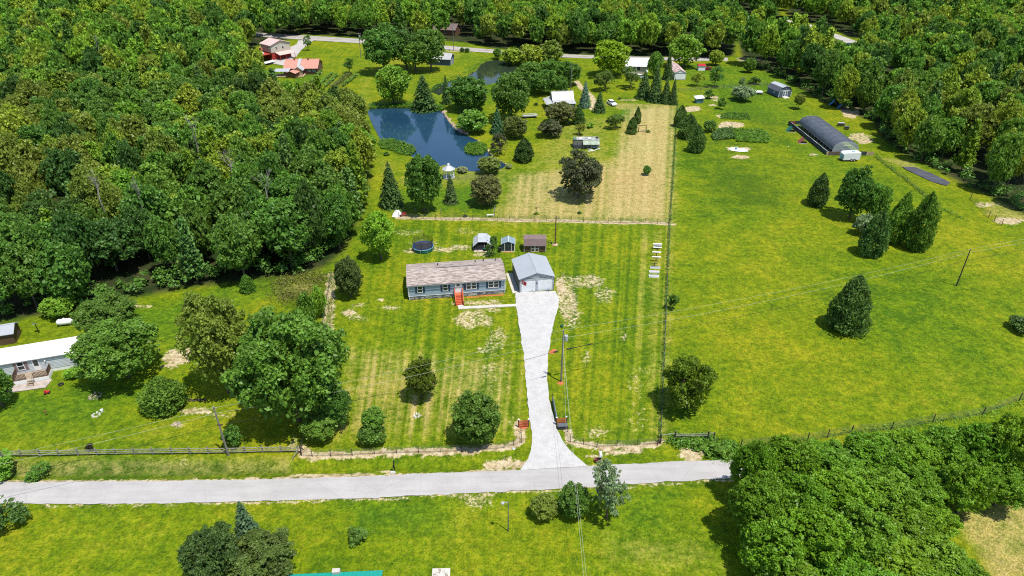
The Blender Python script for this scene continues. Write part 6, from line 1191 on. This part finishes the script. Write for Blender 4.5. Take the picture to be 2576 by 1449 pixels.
# ---------------------------------------------------------------- far buildings
t = thing('brick_house', 'long brown house with salmon pink metal roof and wooden back porch', 'house', (-87.4, 267.8), R(2)); gable(t, 0, 12.6, 0, 9.2, 2.5, 2.2, 'log_brown', 'pink_roof', 'x', .5, .3, .08, 0, True, 'wall', .8)
MB().slab((4.9, -.55, 2.75), (6.1, -.55, 2.75), (6.1, 4.55, 5.0), (4.9, 4.55, 5.0), .05).build('pale_roof_strip', 'light_metal', t)
gp_ = MB().prismy([(4.4, 0), (7.6, 0), (7.6, 2.3), (6, 3.5), (4.4, 2.3)], -3.2, -2.9).build('porch_gable', 'tan_board', t)
for s in (0, 1): q = [(4.1, -3.5, 2.25), (6.0, -3.5, 3.65), (6.0, .4, 3.65), (4.1, .4, 2.25)] if not s else [(6.0, -3.5, 3.65), (7.9, -3.5, 2.25), (7.9, .4, 2.25), (6.0, .4, 3.65)]; MB().slab(*q, .07).build('porch_roof', 'light_metal', t)
for x in (4.5, 5.5, 6.5, 7.5): part(t, 'porch_post', 'tan_board', x - .1, x + .1, -3.3, -3.205, 0, 2.2)
for x in (3.4, 8.6): MB().lathe([(.25, 4.6), (.25, 5.3), (.3, 5.32), (.3, 5.4)], 8, x, 4.0).build('chimney', 'rust_red', t)
MB().slab((-3.0, -4.2, 2.1), (2.6, -4.2, 2.1), (2.6, -.6, 2.45), (-3.0, -.6, 2.45), .06).build('canopy', 'galv', t)
for x in (-2.9, -.2, 2.5): post(t, x, -4.1, 0, 2.05, .09, 'wood_dark')
part(t, 'deck', 'tan_board', -3, 8, -4.4, -.05, .1, .35)
for x in (1.6, 9.4, 11.2): window(t, x, -.01, 1.0, 1.0, 1.1)
part(t, 'side_step', 'concrete', 12.65, 13.8, 1.0, 2.4, 0, .2)
t = thing('swimming_pool', 'round black topped pool beside the brick house deck', 'pool', G(749, 181)); MB().lathe([(2.5, 0), (2.5, .9), (2.6, .92), (2.6, .98), (2.3, .98)], 24).build('pool_wall', 'charcoal', t); MB().lathe([(2.3, .85), (2.3, .9)], 24).build('cover', 'dark_grey', t)
t = thing('storage_shed', 'small shed with salmon roof below the brick house', 'shed', G(722, 196), R(-15)); gable(t, 0, 3.6, 0, 3.0, 1.9, .6, 'log_brown', 'pink_roof', 'y', .35, .35)
# two-storey red and beige building
c0, c1, c3 = [np.array(G(x, y, 6.6)) for x, y in ((678, 110), (716, 90), (652, 93))]; tw = 7.8; ra_ = ang(c0, c1)
t = thing('red_barn_house', 'tall house with pink roof, beige upper floor and red lower floor', 'house', (c0[0] + .3, c0[1] - .5), R(50)); la_, lb_ = 9.0, 7.0
part(t, 'lower_wall', 'barn_red', 0, la_, 0, lb_, 0, 3.0); gable(t, -.15, la_ + .1, -.12, lb_ + .1, 6.0, 1.4, 'beige_wall', 'pink_roof_pale', 'y', .4, .4, .08, 3.02, True, 'upper_wall', .0)
MB().slab((1.5, -3.4, 2.3), (la_, -3.4, 2.3), (la_, -.15, 3.0), (1.5, -.15, 3.0), .07).build('porch_roof', 'pink_roof_pale', t)
for x in (1.7, 4.5, 8.8): post(t, x, -3.2, 0, 2.25, .1, 'barn_red')
part(t, 'deck', 'red_stain', -4.2, -.05, .4, lb_ - .5, 2.5, 2.7); part(t, 'deck_front', 'barn_red', -4.2, -4.05, .4, lb_ - .5, 0, 2.49); MB().slab((-6.2, .2, 2.0), (-4.3, .2, 2.45), (-4.3, 5.8, 2.45), (-6.2, 5.8, 2.0), .06).build('carport_roof', 'red_stain', t); part(t, 'bay', 'pink_roof', -1.2, -.2, 5.6, 7.2, 3.4, 4.4)
part(t, 'deck_table', 'white_paint', -3.2, -2.2, 2.2, 3.0, 2.72, 3.4); part(t, 'foundation', 'concrete', -.4, .0 - .06, -.2, .3, 0, .6)
for x in (2.5, 5.5): window(t, x, -.13, 4.0, 1.0, 1.2)
for y in (2.0, 4.6): window(t, -.16, y, 4.0, 1.0, 1.2, R(-90))
t = thing('flatbed_trailer', 'flat trailer with pale planks by the red house drive', 'trailer', G(674, 162), R(58)); [part(t, 'plank', 'white_metal', -3.2, 3.2, -1.3 + k * .68, -.74 + k * .68, .8, .9) for k in range(4)]
for x in (-.6, .6):
    for y in (-1.35, 1.4): o = MB().tube([(0, -.1, 0), (0, .1, 0)], .4, 10).build('wheel', 'tire', t); o.location = (x, y, .4)
part(t, 'frame', 'rust_red', -3.1, 3.1, -.9, .95, .62, .78)
for i, (a, b, l) in enumerate((((780, 214), (808, 180), 'leafy crop row beside the white hoses'), ((800, 218), (836, 186), 'second crop row of the kitchen garden'), ((818, 220), (848, 190), 'third crop row of the kitchen garden'), ((838, 222), (880, 186), 'widest crop row of the kitchen garden'), ((862, 218), (898, 190), 'last crop row of the kitchen garden on the right'))):
    A_, B_ = np.array(G(*a)), np.array(G(*b)); n = 900; f = nrng.uniform(0, 1, n)[:, None]; wd = 1.6 if i == 3 else .6; c = A_ + (B_ - A_) * f + nrng.normal(0, wd * .5, (n, 2)); me = leaf_mesh('crop_leaves', np.concatenate([c, nrng.uniform(.1, 1.0, (n, 1))], 1), unit(n) * .6 + [0, 0, 1], np.full(n, .3), nrng.uniform(0, 1, n)); o = bpy.data.objects.new('crop_row', me); COL.objects.link(o); o.color = (*[FC['mid'], FC['green'], FC['mid'], (.12, .15, .03), FC['mid']][i], 1); tag(o, l, 'crop row', 'crop rows of the kitchen garden')
A_, B_ = G(782, 212), G(809, 178); o = MB().tube([(*A_, .5), ((A_[0] + B_[0]) / 2, (A_[1] + B_[1]) / 2, .6), (*B_, .5)], .12, 6).build('hose_line', 'white_paint'); tag(o, 'white row cover tube along the first crop row', 'row cover')
t = thing('storage_shed', 'blue grey barn half hidden under the highway lawn grove', 'shed', G(1078, 163), R(-12)); gable(t, 0, 9, 0, 6, 2.6, 1.6, 'blue_grey_shed', 'light_metal', 'x', .4, .4); part(t, 'side_door', 'light_metal', 9.02, 9.06, 1.2, 2.6, 0, 2.0); part(t, 'side_door', 'light_metal', 9.02, 9.06, 3.4, 4.8, 0, 2.0)
t = thing('house', 'tan roofed house beyond the highway among trees', 'house', G(1090, 88), R(-14)); t.name = 'tan_house'; gable(t, 0, 11, 0, 8, 2.8, 2.0, 'log_brown', 'brown_roof', 'x', .5, .4); [window(t, x, -.01, 1, 1.2, 1.2) for x in (2, 6)]
t = thing('white_roof_house', 'beige house with bright white metal roof near the highway', 'house', (44.0, 269.4), R(-4)); gable(t, 0, 8.4, 0, 8.4, 3.0, 1.9, 'beige_wall', 'white_metal', 'x', .45, .35, .08, 0, True, 'wall', .9); [window(t, x, -.01, 1.3, w_, h_, frame='rail_brown') for x, w_, h_ in ((1.6, .8, .8), (3.1, .8, 1.2), (4.8, 1.1, 1.4))]; part(t, 'porch', 'concrete', .3, 3.4, -3.5, -.1, 0, .5); o = MB().lathe([(.04, 0), (.3, .06), (.45, .18), (.46, .18)], 12).build('dish', 'white_metal', t); o.location = (7.9, -.35, 1.2); o.rotation_euler = (R(60), 0, 0)
t = thing('rusty_barn', 'narrow white shed with rust streaked metal roof', 'shed', (60.8, 259.6), R(2)); gable(t, 0, 4.2, 0, 14, 2.7, .95, 'white_metal', 'rust_roof', 'y', .15, .15, .06, 0.15, True); part(t, 'door', 'white_paint', .4, 3.8, -.06, -.01, .2, 2.4); part(t, 'door_rail', 'dark_grey', .1, 4.1, -.12, -.065, 2.42, 2.55); part(t, 'skid', 'wood_dark', .1, 4.1, .1, 13.9, 0, .148)
t = thing('storage_shed', 'small white shed with red roof beside the red pickup', 'shed', G(1756, 178), R(-3)); gable(t, 0, 2.6, 0, 3.2, 1.8, .4, 'white_paint', 'red_paint', 'x', .15, .15)
t = thing('storage_shed', 'dark blue grey gambrel shed with white trimmed doors and ramp', 'shed', (91.8, 235.5), R(17)); w, dp = 4.9, 6.6
MB().prismy([(0, .15), (w, .15), (w, 2.2), (w - .95, 3.35), (w / 2, 3.75), (.95, 3.35), (0, 2.2)], 0, dp).build('wall', 'blue_grey_shed', t)
for (xa, za), (xb, zb), mt_ in (((-.2, 2.02), (.9, 3.42), 'dark_grey'), ((.9, 3.42), (w / 2, 3.84), 'galv')):
    for s in (0, 1): q = [(xa, -.2, za), (xb, -.2, zb), (xb, dp + .2, zb), (xa, dp + .2, za)]; q = q if not s else [(w - x, y, z) for x, y, z in q][::-1]; MB().slab(*q, .06).build('roof_panel', mt_, t)
for s in (-1, 1):
    d = ring_mb(.95, 1.9, .12, .05).build('door', 'trim_white', t); d.location = (w / 2 + s * .48, -.01, .2); MB().box(-.36, .36, -.03, -.01, .12, 1.78).build('door_panel', 'blue_grey_shed', d); MB().box(-.36, .36, -.05, -.031, .9, 1.0).build('rail', 'trim_white', d)
for x in (0, w): part(t, 'corner_trim', 'trim_white', x - .07, x + .07, -.03, .05, .15, 2.2)
part(t, 'gable_trim', 'trim_white', 0, w, -.04, -.005, 2.2, 2.34); window(t, -.01, 2.6, 1.1, .7, .8, R(-90)); MB().slab((1.4, -1.5, .05), (w - 1.3, -1.5, .05), (w - 1.3, -.05, .22), (1.4, -.05, .22), .05).build('ramp', 'concrete', t); MB().lathe([(.02, 0), (.16, .02), (.16, .06)], 10).build('vent', 'white_paint', t).location = (w / 2, -.02, 3.1)
t = thing('small_hut', 'little blue hut with white sloping roof on the far pasture', 'hut', G(1751, 260), R(8)); part(t, 'wall', 'blue_shed', 0, 2.4, 0, 1.8, 0, 1.55); MB().slab((-.4, -.3, 1.55), (2.7, -.3, 1.75), (2.7, 2.1, 2.15), (-.4, 2.1, 1.95), .07).build('roof_panel', 'white_metal', t); part(t, 'door', 'dark_grey', 1.5, 2.2, -.05, -.01, .05, 1.35)
t = thing('farm_trailer', 'white flat trailer beside the silvery bush', 'trailer', G(1893, 238), R(-4)); part(t, 'box', 'white_metal', 0, 3.4, 0, 1.9, .55, .95); part(t, 'chassis', 'rust_red', .1, 3.8, .3, 1.6, .38, .54)
for x in (1.0, 2.0): o = MB().tube([(0, -.1, 0), (0, 2.1, 0)], .3, 9).build('axle', 'tire', t); o.location = (x, 0, .3)

# ---------------------------------------------------------------- tunnel greenhouse
t = thing('greenhouse', 'long black shade cloth tunnel greenhouse with clear film ends', 'greenhouse', (87.7, 179.6), R(1.5)); w, dp, n = 7.2, 24.0, 18; H0 = 1.15
def arch(k, r=0.0): a = math.pi * (1 - k / n); return (w / 2 + (w / 2 + r) * math.cos(a), H0 + (2.25 + r) * math.sin(a) ** .85)
m = MB(); ns = 40
for j in range(ns + 1):
    for k in range(n + 1): x, z = arch(k, .07 * (1 if j % 2 else 0)); m.v.append((x, dp * j / ns, z))
for j in range(ns):
    for k in range(n): a = j * (n + 1) + k; m.f.append((a, a + 1, a + n + 2, a + n + 1))
m.build('cover', 'shade_cloth', t, True)
for j in range(0, 13): y = dp * j / 12; MB().tube([(0, y, 0)] + [(x, y, z) for x, z in (arch(k, -.05) for k in range(n + 1))] + [(w, y, 0)], .035, 5).build('hoop', 'galv', t)
for y, nm in ((-.03, 'end_film'), (dp + .03, 'end_film')): MB().face(*([(0, y, 0)] + [(*[arch(k)[0]], y, arch(k)[1]) for k in range(n + 1)] + [(w, y, 0)])).build(nm, 'poly_film', t)
d = ring_mb(2.6, 2.3, .08, .06).build('door_frame', 'white_paint', t); d.location = (w / 2 + .3, -.06, 0)
for x in (0.0, w): MB().tube([(x, 0, H0), (x, dp, H0)], .05, 5).build('side_rail', 'galv', t)
g = random.Random(5)
for k in range(9):
    for q, (xa, xb) in enumerate(((.5, 2.6),)):
        b = thing('grow_bed', 'timber grow bed with seedlings seen through the open greenhouse side', 'planter', (87.7 + .2, 181.5 + k * 2.15), R(1.5), 'grow beds along the open greenhouse side'); part(b, 'soil', 'soil', .06, 2.4, .06, 1.4, 0, .26)
        for y0, y1 in ((0, .055), (1.405, 1.46)): part(b, 'board', 'brown_board', 0, 2.46, y0, y1, 0, .34)
        for x0, x1 in ((0, .055), (2.405, 2.46)): part(b, 'end_board', 'brown_board', x0, x1, .056, 1.404, 0, .34)
        o = put(CROWN['shrub'][k % 3], 'seedlings', b, (1.2, .7, .45), scale=(1.0, .6, .3)); o.color = (*FC['mid'], 1)
wl = MB(); wx0, wx1 = 84.9, 85.9
t = thing('windbreak_wall', 'low dark board wall running along the left of the greenhouse', 'wall', (84.9, 206.0)); A_, B_ = np.array((0, 0)), np.array((.9, -27.2)); nb = 9
for k in range(nb): a = A_ + (B_ - A_) * k / nb; b = A_ + (B_ - A_) * (k + .985) / nb; MB().prism([(a[0], a[1]), (b[0], b[1]), (b[0] + .08, b[1]), (a[0] + .08, a[1])], 0, 1.15 + .06 * (k % 2)).build('board_panel', 'board_dark', t)
MB().slab((.15, -1.0, 1.05), (1.15, -26.8, 1.05), (1.75, -26.8, .75), (.85, -1.0, .75), .05).build('ledge', 'garage_grey', t)
t = thing('windbreak_wall', 'low wall of odd boards across the near end of the greenhouse', 'wall', (85.85, 178.5)); xx = 0
for k, (wd, mt_) in enumerate(((.5, 'tan_board'), (2.0, 'brown_board'), (2.1, 'brown_board'), (2.2, 'rust_red'), (2.0, 'brown_board'), (2.1, 'board_dark'), (2.0, 'tan_board'))): MB().box(xx, xx + wd - .03, 0, .07, 0, 1.0 + .05 * (k % 3)).build('board_panel', mt_, t); xx += wd
t = thing('windbreak_wall', 'short board wall at the far end of the greenhouse', 'wall', (85.1, 206.1)); MB().box(0, 2.0, 0, .07, 0, .95).build('board_panel', 'rust_red', t); MB().box(2.03, 3.8, 0, .07, 0, 1.05).build('board_panel', 'board_dark', t)
for xy, mt_, l in (((1990, 333), 'green_tin', 'green roofed A-frame coop against the dark board wall'), ((2020, 362), 'rust_red', 'red roofed A-frame coop against the dark board wall')):
    t = thing('chicken_coop', l, 'coop', G(*xy), R(-8)); MB().slab((-1.1, 0, .05), (.1, 0, 1.35), (.1, 2.4, 1.35), (-1.1, 2.4, .05), .05).build('roof_panel', mt_, t); MB().slab((.1, 0, 1.35), (1.3, 0, .05), (1.3, 2.4, .05), (.1, 2.4, 1.35), .05).build('roof_panel', 'board_dark', t); MB().face((-1.05, .05, 0), (1.25, .05, 0), (.1, .05, 1.3)).build('mesh_front', 'wire_mesh', t); part(t, 'sill', 'cream_trim', -1.15, 1.35, -.06, .04, 0, .1)
t = thing('cargo_trailer', 'white boxy cargo trailer at the near end of the greenhouse', 'trailer', G(2119, 407), R(4)); prof = [(0, .45), (4.6, .45), (4.6, 2.35), (.5, 2.35), (0, 2.0)]; MB().hexa([(x, 0, z) for x, z in prof], [(x, 2.1, z) for x, z in prof]).build('body', 'white_metal', t); part(t, 'roof_vent', 'tramp_rim', 2.6, 3.2, .8, 1.4, 2.36, 2.5); part(t, 'tongue', 'black', -1.1, 0, .9, 1.2, .42, .52); part(t, 'nose_panel', 'tramp_rim', -.04, -.005, .3, 1.8, .5, 1.7); part(t, 'corner_trim', 'moss_green', -.03, .04, -.03, .0 - .003, .5, 2.0)
for x in (2.3, 3.1): o = MB().tube([(0, -.12, 0), (0, .1, 0)], .36, 12).build('wheel', 'tire', t); o.location = (x, 0, .36); MB().tube([(0, -.14, 0), (0, .0, 0)], .18, 8).build('hub', 'light_metal', o)
for xy, l, mt_, s in (((2114, 317), 'pale topped hutch behind the greenhouse', 'light_metal', 2.0), ((2128, 326), 'small dark hutch behind the greenhouse', 'dark_grey', 1.3)):
    t = thing('animal_hutch', l, 'hutch', G(*xy), R(-8)); part(t, 'body', 'brown_board', -s / 2 + .05, s / 2 - .05, -.4, .4, .3, .95); part(t, 'roof_panel', mt_, -s / 2, s / 2, -.5, .5, .955, 1.03); [part(t, 'leg', 'wood_dark', x - .05, x + .05, -.35, .35, 0, .295) for x in (-s / 2 + .15, s / 2 - .15)]
for xy, l in (((2096, 268), 'blue tarpaulin shelter left under the right wood edge'), ((2117, 276), 'blue tarpaulin shelter right under the right wood edge')):
    t = thing('tarp_shelter', l, 'shelter', G(*xy), R(-20)); MB().slab((-1.3, 0, .1), (0, 0, 1.7), (0, 2.6, 1.7), (-1.3, 2.6, .1), .03).build('sheet', 'tarp_blue', t); MB().slab((0, 0, 1.7), (1.3, 0, .1), (1.3, 2.6, .1), (0, 2.6, 1.7), .03).build('sheet', 'tarp_blue', t)
t = thing('yard_lamp', 'thin white topped lamp post left of the greenhouse', 'lamp', G(1979, 383)); MB().tube([(0, 0, 0), (0, 0, 1.5)], .05, 5).build('post', 'black', t); MB().lathe([(.08, 1.5), (.12, 1.65), (.04, 1.75)], 8).build('head', 'white_metal', t)
t = thing('plastic_sheet', 'torn white plastic sheet with a blue tub on the pasture', 'sheet', G(1855, 378)); m = MB(); g = random.Random(12); n = 12
for k in range(n): a = 6.283 * k / n; r_ = g.uniform(.6, 1.1); m.v.append((math.cos(a) * 3.0 * r_, math.sin(a) * 2.2 * r_, .09 + g.uniform(0, .08)))
m.f.append(tuple(range(n))); m.build('sheet', 'white_paint', t); MB().lathe([(.25, .15), (.4, .5), (.35, .5)], 10, -.4, .4).build('tub', 'toy_blue', t)
# garden crops on the pasture
for poly, c, l, nn, hh in (([(1793, 330), (1840, 322), (1850, 350), (1795, 355), (1788, 345)], (.07, .16, .03), 'dark green bean patch in the pasture garden', 1800, .8), ([(1838, 324), (1920, 328), (1938, 345), (1932, 362), (1850, 356)], (.09, .21, .008), 'bright green vine patch in the pasture garden', 2600, .5), ([(1835, 282), (1880, 286), (1890, 303), (1812, 300), (1812, 288)], (.07, .16, .008), 'low green weeds above the bare garden bed', 900, .3)):
    poly = gp(poly); lo, hi = poly.min(0), poly.max(0); c2 = nrng.uniform(lo, hi, (nn * 2, 2)); c2 = c2[sdist(c2[:, 0], c2[:, 1], poly) > 0][:nn]; k_ = len(c2)
    me = leaf_mesh('garden_crop', np.concatenate([c2, nrng.uniform(.05, hh, (k_, 1))], 1), unit(k_) * .6 + [0, 0, 1], np.full(k_, .3), nrng.uniform(0, 1, k_)); o = bpy.data.objects.new('garden_crop', me); COL.objects.link(o); o.color = (*c, 1); tag(o, l, None, None, 'stuff')
# highway poles and lines
HP = [G(908, 145), G(1141, 128), G(560, 78), G(1420, 140), G(1900, 150)]; hh = [10.0, 11.0, 10.0, 11.0, 11.0]
for p, h, l in ((HP[0], 10.0, 'grey pole on the lawn left of the highway grove'), (HP[1], 11.0, 'grey pole with crossarm right of the highway grove')):
    t = pole(l, p, h); MB().tube([(-1.0, 0, h - .4), (1.0, 0, h - .4)], .07, 5).build('crossarm', 'weathered', t); MB().lathe([(.0, h - 2.2), (.3, h - 2.1), (.3, h - 1.2), (.05, h - 1.1)], 10, .4).build('transformer', 'light_metal', t)
for k, (dz, l) in enumerate(((-.2, 'top'), (-1.2, 'middle'), (-2.6, 'lowest'))):
    wire('power_wire', l + ' highway power wire right of the crossarm pole', (*HP[1], 11 + dz), (HP[1][0] + 190, HP[1][1] - 20, 11 + dz), 1.2, .022, 'cable_black' if k else 'wire'); wire('power_wire', l + ' highway power wire left of the crossarm pole', (*HP[1], 11 + dz), (HP[1][0] - 120, HP[1][1] + 36, 10 + dz), 1.0, .022, 'cable_black' if k else 'wire')
t = thing('house', 'grey roofed house deep in the far wood', 'house', G(1845, 72), R(-25)); t.name = 'far_house'; gable(t, 0, 11, 0, 8, 3.2, 2.2, 'garage_grey', 'roof_grey', 'x', .5, .4); [window(t, x, -.01, 1, 1.3, 1.3) for x in (2.5, 6.5)]
t = thing('house', 'tan roofed house hidden among the right wood', 'house', G(2262, 248), R(-10)); t.name = 'wood_house'; gable(t, 0, 9, 0, 7, 2.6, 1.8, 'beige_wall', 'concrete_pink', 'x', .5, .4); [window(t, x, -.01, 1, 1.0, 1.1) for x in (2.0, 5.5)]

# weeds under the dividing fence and along the verge
def weed_line(label, pts, n, w, h, c, size=.14):
    P = np.array([G(x, y) for x, y in pts]); sg = np.concatenate([[0], np.cumsum(np.hypot(*np.diff(P, axis=0).T))]); q = nrng.uniform(0, sg[-1], n); f = np.clip(np.sin(q * .9) + np.sin(q * .37 + 1) + 1.2, .1, 2.2) / 2.2
    x = np.interp(q, sg, P[:, 0]) + nrng.normal(0, w, n); y = np.interp(q, sg, P[:, 1]) + nrng.normal(0, w, n)
    me = leaf_mesh('weed_line', np.stack([x, y, nrng.uniform(.02, 1, n) * h * f], -1), unit(n) * .8 + [0, 0, .6], np.full(n, size), nrng.uniform(0, 1, n)); o = bpy.data.objects.new('fence_weeds', me); COL.objects.link(o); o.color = (*c, 1); return tag(o, label, None, None, 'stuff')
weed_line('weeds grown into the dividing fence', [(1660, 1112), (1684, 563), (1704, 262)], 3000, .2, .7, FC['green']); weed_line('weeds along the diagonal wood edge fence', [(2202, 396), (2280, 455), (2360, 522), (2440, 560)], 1500, .3, .6, FC['green'])
weed_line('weeds along the lower pasture fence', [(1862, 1125), (2140, 1090), (2345, 1063), (2470, 1045), (2640, 985)], 1100, .35, .5, FC['bright']); weed_line('weeds on the worn left fence strip', [(825, 830), (834, 690)], 900, .5, .8, FC['olive']); weed_line('weedy bank below the pasture gate', [(1690, 1112), (1760, 1118), (1840, 1125), (1838, 1148), (1790, 1150)], 3000, .6, .8, FC['green'], .18)
weed_line('tall weeds in the rough corner meadow', [(690, 720), (740, 705), (800, 698), (800, 735), (740, 750), (700, 745)], 2600, 1.4, .9, (.20, .20, .05), .16); weed_line('low shrubs along the front of the blue house', [(1030, 752), (1140, 747)], 500, .18, .45, FC['olive'], .09)
